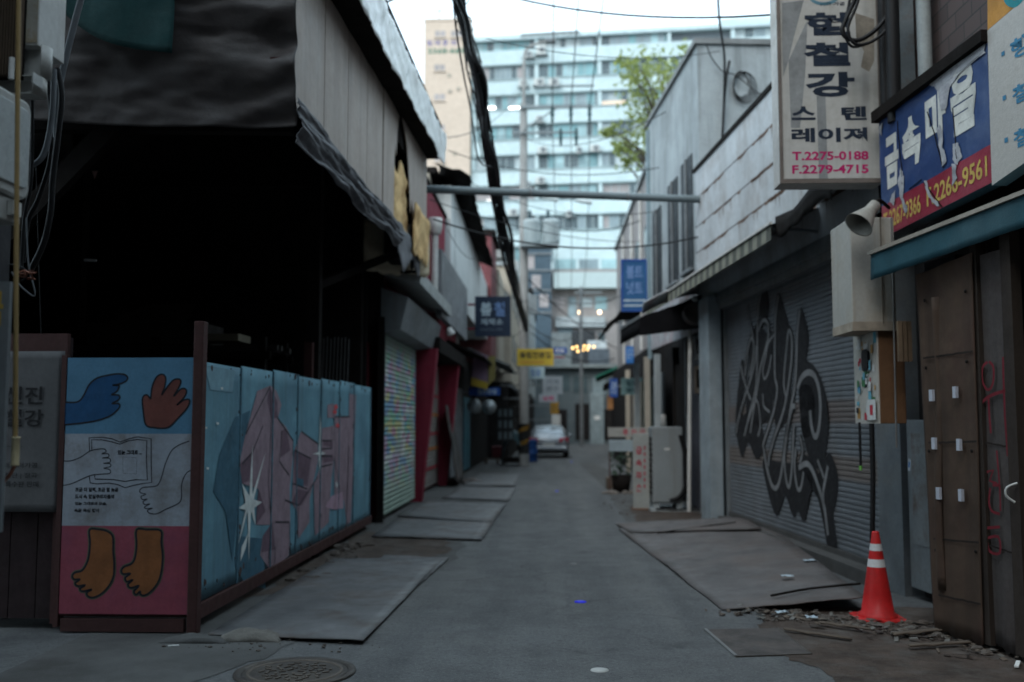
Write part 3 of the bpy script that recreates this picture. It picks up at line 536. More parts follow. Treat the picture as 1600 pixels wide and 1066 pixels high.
b.stroke(FH, h4((400, 235), (392, 95), (530, 90), (630, 105), (715, 140), (810, 105), (900, 85), (1040, 105), (1040, 350), (1045, 560), (930, 575), (850, 592), (770, 615), (690, 582), (600, 567), (480, 575), (405, 565), (397, 500)), .0078, e, 7)
b.stroke(FH, h4((422, 225), (420, 115), (530, 117), (630, 137), (712, 162), (800, 127), (900, 112), (995, 125), (990, 300), (1000, 535), (880, 530), (770, 550), (640, 530), (455, 525), (450, 485)), .0078, e, 7)
b.stroke(FH, smooth(h4((120, 335), (200, 335), (300, 300), (400, 235), (480, 215), (550, 212), (570, 240), (525, 262), (590, 262), (595, 295), (530, 305), (605, 310), (610, 350), (540, 362), (610, 365), (615, 395), (545, 412), (605, 425), (608, 465), (500, 475), (420, 485), (330, 520), (220, 570), (125, 592)), 4), .0078, e, 7)
b.stroke(FH, smooth(h4((1435, 130), (1340, 165), (1260, 220), (1210, 310), (1180, 390), (1150, 500), (1120, 570), (1080, 600), (960, 612), (922, 640), (930, 668), (985, 682), (935, 705), (950, 738), (1000, 732), (955, 760), (975, 790), (1030, 782), (970, 815), (990, 832), (1055, 828), (1000, 852), (1030, 882), (1100, 886), (1190, 840), (1320, 780), (1355, 720), (1355, 600), (1375, 520), (1410, 460), (1450, 435)), 4), .0078, e, 7)
b.stroke(FH, h4((745, 295), (880, 300), (890, 330), (888, 470), (745, 465)), .002, e, 7, closed=True)
def htext(st, u0, v0, u1, v1, bold=.05):
    (a, c), (d, f) = h4((u0, v1), (u1, v0)); b.text(FH, st, a, c, d, f, e, 6, bold)
htext('있는 그대로 ...', 690, 222, 945, 272); htext('조금 더 일찍, 조금 덜 늦은', 248, 612, 700, 662); htext('도시 속 현실주의자들의', 245, 685, 655, 730); htext('있는 그대로의 모습,', 245, 762, 580, 800); htext('속은 욕심 쟁이', 238, 832, 498, 872)
f1 = smooth(h5((400, 120), (490, 115), (570, 130), (625, 165), (645, 220), (645, 350), (655, 460), (650, 590), (610, 690), (530, 780), (440, 825), (380, 810), (375, 770), (425, 740), (330, 760), (300, 735), (355, 695), (280, 705), (250, 675), (300, 635), (240, 635), (220, 600), (250, 565), (320, 545), (370, 470), (395, 380), (405, 250)), 4, True)
f2 = smooth(h5((890, 120), (1000, 118), (1140, 130), (1145, 250), (1160, 400), (1145, 560), (1110, 670), (1030, 770), (965, 803), (930, 790), (925, 760), (885, 795), (862, 760), (915, 700), (830, 725), (800, 690), (850, 640), (790, 660), (770, 620), (825, 575), (750, 580), (730, 545), (760, 505), (840, 470), (875, 400), (890, 270)), 4, True)
for f in (f1, f2): b.stroke(FH, f, .032, e, 8, closed=True); b.poly(FH, f, 2 * e, 5); b.stroke(FH, f, .015, 3 * e, 6, closed=True)
b.build('painting', [m_hb, m_hw, m_hr, m_hblue, m_hbr, m_hor, m_hl, m_gl, m_ol], mp)

# boarded front and shop banner at the far left
gate = thing('boarded_gate', 'dark maroon boarded gate behind the grey shop banner', 'gate', (-4.2, 7.75, 0))
b = MB()
for k in range(7): b.box((-5.3 + k * .215, 7.74, .08), (-5.3 + k * .215 + .207, 7.78, 2.27 + .01 * (k % 2)))
b.build('board', M('dark_maroon_boards', (.024, .014, .015), .85, var=.35, streak=(.02, .012, .012)), gate)
b = MB(); b.box((-5.3, 7.7, 2.16), (-3.81, 7.735, 2.3)); b.box((-3.87, 7.69, .05), (-3.805, 7.738, 2.3)); b.build('frame', m_maroon, gate)
FB = Fr((-4.75, 7.66, 0), (1, 0, 0)); ban = thing('shop_banner', 'grey vertical shop banner with dark lettering on the maroon boards', 'banner', (-4.3, 7.66, 1.5))
u1 = FB.px(97, 700)[0]; zt2, zb2 = FB.px(60, 549)[1], FB.px(60, 800)[1]
b = MB(); b.grid(lambda u, v: FB.p(u * u1, zb2 + v * (zt2 - zb2), .012 * n3(u * 4, v * 5) * math.sin(PI * u) + .008), 16, 20); b.build('cloth', M('banner_grey', (.105, .105, .108), .8, var=.08, scale=2, bump=.05), ban, solid=.004)
b = MB()
def bt(st, x0, y0, x1, y1, bold=.02): a = FB.px(x0, y1); c = FB.px(x1, y0); b.text(FB, st, a[0], a[1], c[0], c[1], .02, 0, bold)
bt('신진', 8, 604, 69, 632); bt('철강', 8, 640, 70, 667); bt('레이저가공', 8, 723, 61, 731, .01); bt('절단 | 절곡', 9, 739, 60, 748, .01); bt('특수판 판매', 10, 752, 62, 761, .01)
b.rect(FB, FB.px(10, 0)[0], FB.px(30, 698)[1], FB.px(64, 0)[0], FB.px(30, 697)[1], .02); b.build('lettering', m_ink, ban)

# ------------------------------------------------------------------ near left building corner with electrics
m_nwall = M('dark_render_wall', (.06, .06, .065), .9, var=.3, streak=(.03, .03, .03))
nb = thing('corner_building', 'dark rendered building corner at the extreme left carrying meter boxes and cables', 'building', (-4, -3, 0))
b = MB(); b.box((-8, -25, 0), (-2.32, 4.15, 11)); b.build('wall', m_nwall, nb)  # unseen length and height behind the camera added to darken the lane
b = MB(); b.box((-8.1, -25.1, 11.002), (-2.25, 4.2, 11.2)); b.build('roof_slab', m_conc, nb)
b = MB(); b.box((-2.318, 0.5, .1), (-2.28, 3.0, 2.8)); b.build('door', m_grey, nb)
# condenser with fins
ac = thing('condenser_unit', 'air conditioner condenser with brown vertical fins at the top left edge', 'air conditioner', (-2.2, 3.75, 3))
b = MB()
xf = onY(29, 60, 3.9).x
for k in range(30): b.box((xf - .012 * k - .005, 3.9, onY(20, 116, 3.9).z), (xf - .012 * k, 3.935, 3.9))
b.build('fins', M('dusty_fins', (.12, .085, .06), .7), ac)
b = MB(); b.box((-2.6, 3.937, onY(20, 119, 3.9).z), (xf, 3.952, 3.9)); b.build('casing', m_dark, ac)
b = MB(); b.tube([(xf - .02, 3.892, 3.0), (xf - .02, 3.892, 3.09)], .012); b.build('clip', m_white, ac)
# white metal box
cb = thing('cable_box', 'pale metal cable box above the meter covers at the top left', 'cable box', (-2.03, 4.1, 3.1))
xl, xr = onY(33, 50, 3.96).x, onY(60, 50, 3.96).x; yb = onX(102, 50, xr).y; zl = onY(50, 71, 3.96).z
b = MB(); b.hexa([(xl, 3.96, zl), (xr, 3.96, zl), (xr, yb, zl), (xl, yb, zl), (xl, 3.96, 4.1), (xr, 3.96, 4.1), (xr, yb, 4.1), (xl, yb, 4.1)]); b.build('casing', m_pale, cb, bevel=.004)
b = MB(); b.box((xl + .004, 3.957, zl + .012), (xr - .004, 3.9595, 4.0)); b.build('end_plate', M('stained_pale_metal', (.4, .38, .33), .6, stain=(.3, .2, .07), samt=.8, sscale=8, fine=80), cb)
def arc_cover(name, r, z0, z1, xs, y0, y1, m, par, lip=.012):
    mb = MB(); n = 14
    def f(u, v):
        y = y0 + u * (y1 - y0); x = xs + r * math.sin(PI * (.12 + .5 * u)); return Vector((x, y, z0 + v * (z1 - z0)))
    mb.grid(f, n, 2); pts = [f(i / n, 0) for i in range(n + 1)]
    mb.add(pts + [p + Vector((-.35, 0, 0)) for p in pts], [(i, i + 1, n + 2 + i, n + 1 + i) for i in range(n)]); mb.add([f(1, 0), f(1, 1), f(1, 1) + Vector((-.3, 0, 0)), f(1, 0) + Vector((-.3, 0, 0))], [(0, 1, 2, 3)])
    return mb.build(name, m, par, solid=lip * .4)
cv = thing('meter_cover', 'stacked curved grey plastic covers below the pale cable box', 'meter cover', (-2.15, 4.1, 2.9))
m_plas = M('aged_grey_plastic', (.42, .42, .40), .5, var=.06, bump=.02, stain=(.2, .18, .15), samt=.5, sscale=5)
pu, pw = onX(80, 125, -2.09), onX(72, 155, -2.1); xa = -2.09; arc_cover('upper_cover', .03, pu.z, zl - .004, -2.118, 3.94, pu.y, m_plas, cv); arc_cover('lower_cover', .03, pw.z, pu.z - .008, -2.128, 3.9, pw.y, m_plas, cv)
fl = Fr((-2.094, pw.y - .13, pw.z + .01), (0, 1, 0)); b = MB(); b.obox(fl, 0, .015, 0, .075, .06, .006); b.build('label_plate', plain('pale_label', (.45, .46, .45)), cv)
# rounded meter box
def rrect(u0, v0, u1, v1, r, k=6):
    out = []
    for cx, cy, a0 in ((u1 - r, v1 - r, 0), (u0 + r, v1 - r, 90), (u0 + r, v0 + r, 180), (u1 - r, v0 + r, 270)):
        for i in range(k + 1): a = math.radians(a0 + 90 * i / k); out.append((cx + r * math.cos(a), cy + r * math.sin(a)))
    return out
ym = onX(48, 230, -2.1); fm = Fr((-2.1, ym.y - .40, onX(48, 318, -2.1).z), (0, 1, 0)); hm = onX(48, 162, -2.1).z - onX(48, 318, -2.1).z; mt = thing('meter_box', 'rounded pale electricity meter box at the left edge', 'meter box', (-2.1, 3.8, 2.4))
def slab(mb, fr, pts, d0, d1, mi=0): mb.prism([fr.p(a, c, d0) for a, c in pts], fr.N * (d1 - d0), mi)
b = MB(); slab(b, fm, rrect(0, 0, .40, hm, .05), -.1, .0); b.build('casing', m_plas, mt, bevel=.012)
b = MB(); slab(b, fm, rrect(.04, .045, .375, hm - .04, .035), .0, .008); b.build('window', M('clouded_window', (.4, .43, .43), .3, var=.1, bump=.01, stain=(.22, .23, .22), samt=.5, sscale=6), mt, bevel=.004)
b = MB(); b.obox(fm, .02, -.1, -.1, .37, -.006, -.015); b.build('terminal_cover', m_plas, mt, bevel=.006)
b = MB(); b.obox(fm, .27, -.075, -.014, .33, -.02, .01); b.build('latch', m_pale, mt)
# hanging cables
def cable(name, label, pts, r, Y, cat='cable', m=None, group='cables hanging beside the meter boxes', n=8):
    q = smooth([tuple(onY(px, py, Y + (p[2] if len(p) > 2 else 0))) for p in pts for px, py in [p[:2]]], 5); mb = MB(); mb.tube(q, r, n)
    return tag(mb.build(name, m or m_cable, loc=q[0]), label, cat, group)
m_gc = plain('grey_conduit', (.16, .175, .19), .5)
cable('cable', 'thick grey conduit slanting down from the top beside the pale cable box', [(136, -25), (126, 0), (110, 60), (98, 110), (90, 150), (88, 215)], .015, 4.45, m=m_gc)
cable('cable', 'grey cable curling back to the meter box side', [(84, 108), (82, 170), (74, 222), (64, 248), (50, 258)], .013, 4.3, m=m_gc)
cable('cable', 'dark cable loop hanging lowest beside the meter box', [(90, 108), (96, 150), (90, 215), (82, 280), (79, 330), (68, 380), (48, 422)], .014, 4.4)
cable('cable', 'dark cable crossing diagonally behind the other loops', [(74, 110), (80, 190), (78, 250), (60, 310), (44, 345), (36, 410)], .011, 4.5)
cable('cable', 'dark vertical cable directly beside the meter box edge', [(50, 120), (50, 250), (46, 300), (38, 340), (33, 420)], .008, 4.25)
cable('cable', 'thin pale wire loop below the copper tie', [(41, 340), (44, 410), (54, 455), (50, 462), (30, 445), (18, 425)], .0035, 4.2, m=m_gc)
cable('cable', 'thin dark wire arching over the copper tie from the left edge', [(-4, 395), (10, 412), (30, 416), (44, 428), (33, 440)], .004, 4.15)
cable('cable', 'hair-thin wire hanging straight down inside the shed opening', [(56, 260), (60, 400), (64, 520)], .002, 4.6)
m_cu = plain('copper_wire', (.3, .12, .08), .4, .6); mb = MB(); q = onY(45, 428, 4.15)
for k in range(5): mb.tube([q + Vector((RND.gauss(0, .018), RND.gauss(0, .012), RND.gauss(0, .012))) for _ in range(4)], .004, 6)
tag(mb.build('wire_tie', m_cu, loc=q), 'twisted copper wire tie at the bottom of the hanging cables', 'wire tie')
# awning crank
ck = thing('awning_crank', 'long ochre awning crank rod with a bent copper handle at the left edge', 'crank rod', onY(25, 700, 3.6))
m_och = plain('ochre_rod', (.36, .25, .11), .5); b = MB(); b.tube([onY(29, -30, 3.6), onY(25.5, 350, 3.6), onY(23.5, 690, 3.6)], .0092, 10); b.build('rod', m_och, ck)
b = MB(); a0, a1 = onY(23.5, 682, 3.6), onY(23, 728, 3.6); b.lathe([(.0, 0), (.015, 0), (.016, .004), (.0135, .01), (.0145, .05), (.0135, .095), (.016, .1), (.015, .106), (0, .106)], a1, 14); b.build('grip', plain('ivory_grip', (.5, .42, .26), .4), ck)
b = MB(); b.tube(smooth([tuple(onY(*p, 3.6)) for p in ((23, 727), (15, 742), (4, 756), (1, 775), (0, 830))], 5), .0065, 8); b.build('crank_arm', m_cu, ck)
fs2 = Fr(onY(-60, 832, 3.5), (1, 0, 0)); sg = thing('edge_signboard', 'pale narrow signboard edge with ochre letters at the extreme left', 'signboard', onY(-20, 830, 3.5))
u2 = fs2.px(9, 600)[0]; v2 = fs2.px(4, 440)[1]; b = MB(); b.obox(fs2, 0, 0, -.02, u2, v2, 0); b.build('panel', m_grey, sg)
b = MB(); a = fs2.px(-22, 510); c = fs2.px(6, 455); b.text(fs2, '금', a[0], a[1], c[0], c[1], .001, 0, .03); b.build('lettering', plain('ochre_letters', (.45, .3, .06)), sg)
# unseen block added behind the camera to keep low sun off the lane
opp = thing('shade_block', 'unseen plain block added behind the lane mouth to shade the lane', 'building', (0, -30, 0))
b = MB(); b.box((-30, -44, 0), (30, -30, 37)); b.build('wall', M('shade_block_render', (.2, .2, .2), .85), opp)
for z in range(2, 36, 3): b = MB(); b.box((-29, -29.98, z), (29, -29.95, z + 1.5)); b.build('window', glass_band if 'glass_band' in globals() else plain('band_glass', (.06, .07, .08), .2), opp)
# ------------------------------------------------------------------ right side: shuttered shop with white tin upper storey
FR = Fr((rwx(18), 18, 0), (0.0794, -0.9968, 0))          # wall plane of the right-hand shops, u runs towards the camera, normal faces the lane
def fu(Y): return (18 - Y) / .9968
m_tin = M('white_tin_siding', (.5, .525, .54), .65, var=.18, scale=1.0, fine=12, bump=.2, bscale=10, stain=(.30, .27, .25), samt=.7, sscale=1.4, streak=(.24, .22, .2), stramt=.45, strscale=2)
m_shut = M('shutter_grey', (.155, .17, .185), .7, metal=.1, var=.18, scale=1, fine=16, bump=.05, stain=(.105, .1, .098), samt=.6, sscale=.8)
def rust_band(m, z0, z1, col, amt):          # a worn brownish band of slats at a fixed height
    N = m.node_tree.nodes; L = m.node_tree.links; b_ = N['Principled BSDF']; src = b_.inputs['Base Color'].links[0].from_socket
    tc = N.new('ShaderNodeTexCoord'); sp = N.new('ShaderNodeSeparateXYZ'); L.new(tc.outputs['Object'], sp.inputs[0]); a = N.new('ShaderNodeMapRange'); a.inputs[1].default_value = z0 - .06; a.inputs[2].default_value = z0; L.new(sp.outputs['Z'], a.inputs[0])
    c = N.new('ShaderNodeMapRange'); c.inputs[1].default_value = z1 + .06; c.inputs[2].default_value = z1; L.new(sp.outputs['Z'], c.inputs[0]); k = N.new('ShaderNodeMath'); k.operation = 'MULTIPLY'; L.new(a.outputs[0], k.inputs[0]); L.new(c.outputs[0], k.inputs[1]); k2 = N.new('ShaderNodeMath'); k2.operation = 'MULTIPLY'; k2.inputs[1].default_value = amt; L.new(k.outputs[0], k2.inputs[0])
    mx = N.new('ShaderNodeMix'); mx.data_type = 'RGBA'; L.new(k2.outputs[0], mx.inputs[0]); L.new(src, mx.inputs[6]); mx.inputs[7].default_value = (*col, 1); L.new(mx.outputs[2], b_.inputs['Base Color'])
rust_band(m_shut, 1.0, 1.2, (.15, .11, .085), .6); rust_band(m_shut, 1.62, 1.82, (.15, .11, .09), .6)
m_gblack = paint('graffiti_black', (.016, .016, .018), samt=.1); m_gsil = paint('graffiti_silver', (.235, .24, .245), metal=.1)
shop = thing('tin_shop', 'shuttered right-hand shop with white rusty tin siding above the awning', 'shop building', (4.5, 13.5, 0))
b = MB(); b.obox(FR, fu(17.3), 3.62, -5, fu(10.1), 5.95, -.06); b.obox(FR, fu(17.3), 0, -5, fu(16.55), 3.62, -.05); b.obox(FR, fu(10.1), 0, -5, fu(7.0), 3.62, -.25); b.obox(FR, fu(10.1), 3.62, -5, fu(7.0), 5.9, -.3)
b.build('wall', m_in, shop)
b = MB(); vs = [];
zz = [3.62]
for z in (4.05, 4.5, 4.95, 5.45): zz += [z - .012, z, z + .012]
zz.append(5.93)
for i, z in enumerate(zz):
    d = (-.03 if zz[i] in (4.05, 4.5, 4.95, 5.45) else .022) if i % 3 else .0
    vs += [FR.p(fu(17.3), z + .03, d), FR.p(fu(9.6), z, d)]
b.add(vs, [(2 * i, 2 * i + 1, 2 * i + 3, 2 * i + 2) for i in range(len(zz) - 1)]); b.build('tin_siding', m_tin, shop, solid=.008)
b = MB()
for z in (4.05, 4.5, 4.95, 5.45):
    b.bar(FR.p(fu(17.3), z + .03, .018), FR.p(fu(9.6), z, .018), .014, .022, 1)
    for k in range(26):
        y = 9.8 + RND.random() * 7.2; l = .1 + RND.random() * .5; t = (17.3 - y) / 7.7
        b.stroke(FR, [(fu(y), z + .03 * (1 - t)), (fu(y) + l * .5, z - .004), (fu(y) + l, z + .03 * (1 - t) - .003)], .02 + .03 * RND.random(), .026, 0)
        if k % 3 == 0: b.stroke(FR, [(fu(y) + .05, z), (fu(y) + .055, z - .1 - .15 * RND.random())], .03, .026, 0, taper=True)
b.build('rust_and_lap_shade', [M('rust_bleed', (.15, .095, .07), .9, var=.5, scale=8), M('lap_shadow_gap', (.06, .05, .048), .9, var=.5, scale=3)], shop)  # rust bleeds, plus dark bars painting the shade along the lap gaps
b = MB(); b.bar(FR.p(fu(17.35), 6.0, -.02), FR.p(fu(9.55), 5.96, -.02), .14, .07); b.build('coping', m_dark, shop)
b = MB(); b.obox(FR, fu(16.6), 0, -.05, fu(15.95), 3.62, .16); tag(b.build('pillar', M('pale_blue_pillar', (.26, .31, .34), .8, stain=(.15, .16, .16), samt=.5, streak=(.3, .32, .33)), shop, bevel=.01))
b = MB(); b.obox(FR, fu(15.95), 3.5, -.1, fu(9.9), 3.66, .02); b.obox(FR, fu(15.95), 3.40, -.12, fu(9.9), 3.5, -.02); b.build('lintel', m_grey, shop)
def shutter(fr, u0, u1, z0, z1, m, par, pitch=.075, depth=.016, name='roller_shutter'):
    mb = MB(); n = int((z1 - z0) / pitch); vs = []
    for k in range(n):
        z = z0 + k * pitch
        for dz, d in ((0, 0), (.12, -.005), (.2, .006), (.5, depth), (.8, .006), (.9, 0)): vs.append((z + dz * pitch, d))
    nc = 16; w_ = nc + 1; v3 = [fr.p(u0 + (u1 - u0) * k / nc, z, d + (.012 * n3(k * .55, z * 1.7, u0) + .004 * n3(k * 1.7, z * 9, u0) if 0 < k < nc else 0)) for z, d in vs for k in range(w_)]
    mb.add(v3, [(i * w_ + k, i * w_ + k + 1, (i + 1) * w_ + k + 1, (i + 1) * w_ + k) for i in range(len(vs) - 1) for k in range(nc)], 0, False)
    return mb.build(name, m, par)
FS = Fr(FR.p(0, 0, -.14), FR.U)
z0s = .14
sh = shutter(FS, fu(15.93), fu(10.0), z0s, 3.55, m_shut, shop, pitch=.058, depth=.007)
b = MB(); b.obox(FS, fu(15.96), z0s, -.03, fu(15.88), 3.55, .05); b.build('guide_rail', m_grey, shop)
b = MB(); b.obox(FS, fu(10.06), z0s, -.03, fu(9.98), 3.55, .05); b.build('guide_rail', m_grey, shop)
b = MB(); b.obox(FS, fu(15.9), 0, -.2, fu(9.9), .14, .2); b.obox(FS, fu(15.88), .142, .0, fu(10.06), .2, .03); b.build('threshold', m_cement, shop)
# graffiti on the shutter
GD = .0165
def g2(*p): return [FS.px(1090 + u / 2.133, 400 + v / 2.132) for u, v in p]
b = MB(); e = .0009
for pg in ([(222, 85), (238, 120), (242, 180), (228, 215), (213, 205), (212, 120)], [(272, 125), (290, 160), (312, 240), (325, 300), (318, 420), (300, 540), (262, 560), (258, 260)], [(345, 175), (362, 210), (372, 260), (370, 320), (366, 345), (392, 365), (420, 420), (438, 510), (440, 580), (432, 660), (410, 710), (385, 690), (365, 640), (350, 560), (340, 430), (335, 300)],
           [(345, 440), (375, 430), (395, 470), (398, 540), (380, 600), (355, 600), (345, 520)], [(130, 570), (135, 610), (152, 672), (172, 620), (198, 676), (225, 640), (215, 560), (170, 520)], [(222, 680), (232, 760), (250, 830), (268, 866), (288, 820), (298, 800), (325, 874), (338, 848), (360, 886), (378, 800), (390, 760), (375, 700), (340, 690), (290, 690)],
           [(440, 655), (462, 690), (473, 740), (470, 800), (458, 860), (466, 940), (472, 1030), (455, 1032), (440, 985), (425, 900), (408, 820), (392, 760), (410, 720)], [(150, 345), (165, 400), (158, 440), (140, 520), (135, 560), (130, 530)], [(180, 300), (200, 230), (236, 260), (255, 300), (252, 520), (200, 560), (165, 520)], [(345, 690), (360, 660), (395, 700), (420, 780), (400, 800), (370, 740)]):
    b.poly(FS, smooth(g2(*pg), 3, True), GD, 0)
ST = [([(148, 365), (155, 400), (172, 455), (182, 480)], 9), ([(133, 590), (140, 545), (158, 480), (178, 420), (196, 350), (200, 300)], 9), ([(172, 162), (176, 200), (186, 262), (192, 290)], 9), ([(162, 400), (168, 330), (182, 275), (192, 300), (188, 350), (176, 400)], 9),
      ([(222, 100), (208, 160), (203, 240), (203, 340), (198, 440), (176, 530), (160, 600)], 10), ([(206, 250), (222, 215), (238, 225), (240, 270), (228, 320), (212, 380), (205, 430), (190, 520), (180, 590)], 10), ([(262, 260), (240, 290), (232, 330), (222, 380), (228, 410), (242, 380), (250, 330)], 8),
      ([(275, 130), (264, 200), (262, 300), (262, 400), (270, 440), (262, 500), (245, 560), (225, 620), (222, 640)], 11), ([(300, 470), (292, 420), (300, 320), (308, 250), (318, 270), (318, 340), (306, 440), (290, 520), (262, 600), (245, 660), (240, 700)], 10), ([(345, 180), (337, 260), (334, 360), (328, 440), (312, 520), (300, 600)], 11),
      ([(338, 440), (352, 405), (375, 388), (398, 405), (412, 460), (414, 530), (406, 590), (394, 600), (384, 560), (380, 515)], 15), ([(225, 640), (234, 700), (252, 764), (270, 770), (284, 720), (300, 600), (318, 510), (330, 500)], 13), ([(302, 600), (294, 680), (300, 745), (310, 770), (318, 720), (322, 650), (326, 560)], 11),
      ([(332, 640), (328, 710), (338, 775), (350, 770), (358, 720)], 11), ([(345, 600), (355, 650), (345, 690)], 9), ([(342, 706), (368, 692), (388, 715), (412, 780), (428, 840), (436, 900), (440, 930)], 14), ([(440, 700), (432, 740), (424, 790), (425, 830)], 12), ([(405, 680), (420, 720), (426, 740)], 9), ([(170, 560), (200, 480), (214, 560), (205, 600)], 8), ([(245, 520), (225, 500), (222, 460)], 8)]
SS = .0044
for p, w in ST: b.stroke(FS, smooth(g2(*p), 4), (w + 12) * SS * 1.25, GD + e, 0)
for p, w in ST: b.stroke(FS, smooth(g2(*p), 4), w * SS * 1.15, GD + 2 * e, 1)
b.build('graffiti', [m_gblack, m_gsil], sh)
# striped valance awning along the siding
m_val = M('striped_valance', (.25, .25, .2), .8, var=.1, stain=(.13, .13, .1), samt=.5)
m_val2 = M('dark_valance_stripe', (.09, .095, .08), .8, var=.15)
m_awd = M('old_awning_cloth', (.07, .072, .07), .8, var=.3)
aw = thing('striped_awning', 'long weathered awning with olive striped valance under the tin siding', 'awning', FR.p(fu(15), 3.8, .3))
b = MB(); b.grid(lambda u, v: FR.p(fu(19.2) + u * (fu(11.2) - fu(19.2)), 4.02 - .2 * v + .012 * math.sin(u * 50) * v, .02 + .55 * v), 60, 4); b.build('cloth', m_awd, aw, solid=.006)
b = MB()
for k in range(44):
    u0 = fu(19.2) + k * (fu(11.2) - fu(19.2)) / 44; du = (fu(11.2) - fu(19.2)) / 44
    b.add([FR.p(u0, 3.82, .572), FR.p(u0 + du, 3.82, .572), FR.p(u0 + du, 3.64 + .008 * n3(k * .7), .577), FR.p(u0, 3.64 + .008 * n3(k * .7 - .7), .577)], [(0, 1, 2, 3)], k % 2)
b.build('valance', [m_val, m_val2], aw, solid=.004)
b = MB(); b.bar(FR.p(fu(19.22), 3.83, .58), FR.p(fu(11.18), 3.83, .58), .035, .03); b.build('front_bar', m_pale, aw)
b = MB(); b.tube([FR.p(fu(11.3), 3.75, -.1), FR.p(fu(11.3), 3.80, .57)], .02, 8); b.build('arm', m_grey, aw)
# sagging black awning nearer the camera
aw2 = thing('black_awning', 'sagging black awning over the near half of the graffiti shutter', 'awning', FR.p(fu(10), 3.8, .3))
b = MB(); b.grid(lambda u, v: FR.p(fu(11.2) + u * 1.75, 4.12 - .22 * v - .06 * math.sin(PI * u * 2) * v, .02 + .5 * v), 20, 5); b.build('cloth', m_dark, aw2, solid=.01)
b = MB(); b.grid(lambda u, v: FR.p(fu(11.2) + u * 1.75, 3.9 - .2 * v * (1 + .3 * n3(u * 5)) - .06 * math.sin(PI * u * 2), .522 + .01 * n3(u * 9, v)), 24, 3); b.build('valance', m_dark, aw2, solid=.006)
b = MB(); b.grid(lambda u, v: FR.p(fu(10.9) + u * 1.7, 4.13 + .28 * v - .04 * u, .03 + .02 * n3(u * 4, v)), 14, 4); tag(b.build('flashing', M('peeling_red_white', (.42, .38, .36), .7, stain=(.35, .05, .05), samt=.9, sscale=3), shop, solid=.01))

# grey door panel and pier beneath the meter
b = MB(); b.obox(FR, fu(9.98), 0, -.25, fu(9.45), 3.6, -.06); b.build('pier', M('grey_pier', (.14, .155, .165), .8, stain=(.13, .12, .1), samt=.6), shop)
sd2 = thing('steel_door', 'pale grey narrow steel door panel right of the traffic cone', 'door', FR.p(fu(8.8), 0, -.1))
b = MB(); b.obox(FR, fu(9.4), .1, -.14, fu(8.75), 1.62, -.10); b.build('leaf', m_grey, sd2, bevel=.006)
b = MB(); b.obox(FR, fu(9.3), .5, -.098, fu(8.9), 1.5, -.094); b.build('inset', M('scuffed_grey', (.19, .205, .21), .6, stain=(.09, .055, .04), samt=.9, sscale=3.5), sd2)

# ------------------------------------------------------------------ projecting white lightbox sign
def sign_frame(px0, py0, px1, py1, Y):
    a, c = onY(px0, py1, Y), onY(px1, py0, Y); return Fr((a.x, Y, a.z), (1, 0, 0)), c.x - a.x, c.z - a.z
fr, w, h = sign_frame(1219, -40, 1370, 287, 9.0)
h += .35
ls = thing('lightbox_sign', 'tall white projecting lightbox with black Korean lettering and magenta phone numbers', 'lightbox sign', fr.p(w / 2, 0, 0))
m_face = M('sign_acrylic', (.54, .53, .50), .35, var=.06, scale=1.5, fine=12, bump=0, stain=(.36, .33, .26), samt=.6, sscale=1.5, streak=(.24, .235, .225), stramt=.6, strscale=5)
b = MB(); b.obox(fr, 0, 0, -.26, w, h, -.004); b.build('box', M('sign_box_metal', (.5, .48, .45), .5, stain=(.3, .25, .2), samt=.5), ls, bevel=.006)
b = MB(); b.rect(fr, .035, .045, w - .02, h - .04, 0); b.build('face', m_face, ls)
b = MB(); b.obox(fr, 0, 0, -.006, w, .04, .012); b.obox(fr, 0, .04, -.006, .03, h, .012); b.obox(fr, w - .015, .04, -.006, w, h, .012); b.build('trim', M('bronze_trim', (.2, .17, .15), .5, metal=.3), ls)
m_mag = paint('magenta_lettering', (.5, .012, .13), samt=.1); m_navy = paint('navy_lettering', (.015, .025, .045), samt=.1)
def st(mb, st_, x0, y0, x1, y1, mi, bold=.03, d=.0015): a = fr.px(x0, y1); c = fr.px(x1, y0); mb.text(fr, st_, a[0], a[1], c[0], c[1], d, mi, bold)
b = MB()
st(b, '현', 1258, 19, 1328, 56, 0, .045); st(b, '철', 1256, 66, 1328, 104, 0, .045); st(b, '강', 1259, 112, 1335, 152, 0, .045)
st(b, '스', 1237, 166, 1274, 188, 0, .04); st(b, '텐', 1315, 166, 1354, 188, 0, .04); st(b, '레이져', 1237, 199, 1355, 223, 0, .04)
st(b, 'T.2275-0188', 1238, 236, 1357, 251, 1, .03); st(b, 'F.2279-4715', 1238, 257, 1357, 272, 1, .03)
st(b, '금속제작', 1281, 3, 1298, 9, 0, .02); st(b, '가공', 1302, 3, 1320, 9, 0, .02)
b.stroke(fr, smooth([fr.px(1287 + 22 * math.cos(a), -8 + 14 * math.sin(a)) for a in [2 * PI * i / 14 for i in range(14)]], 2, True), .03, .0015, 2, closed=True); b.build('lettering', [m_navy, m_mag, m_blue], ls)
b = MB()
b.poly(fr, [fr.px(*p) for p in ((1222, 5), (1256, 0), (1240, 60), (1232, 95), (1224, 120), (1222, 60))], .001, 0); b.poly(fr, [fr.px(*p) for p in ((1336, 20), (1366, 30), (1366, 95), (1358, 112), (1345, 105), (1350, 80), (1338, 60))], .001, 1)
b.poly(fr, [fr.px(*p) for p in ((1276, 150), (1290, 150), (1294, 285), (1280, 285))], .001, 0); b.poly(fr, [fr.px(*p) for p in ((1232, 95), (1262, 30), (1258, 120), (1250, 200), (1236, 200))], .0008, 0); b.build('dirt_mark', [M('grey_grime', (.27, .28, .28), .6, var=.3, scale=5), M('brown_grime', (.24, .21, .17), .6, var=.4, scale=7)], ls)
b = MB()
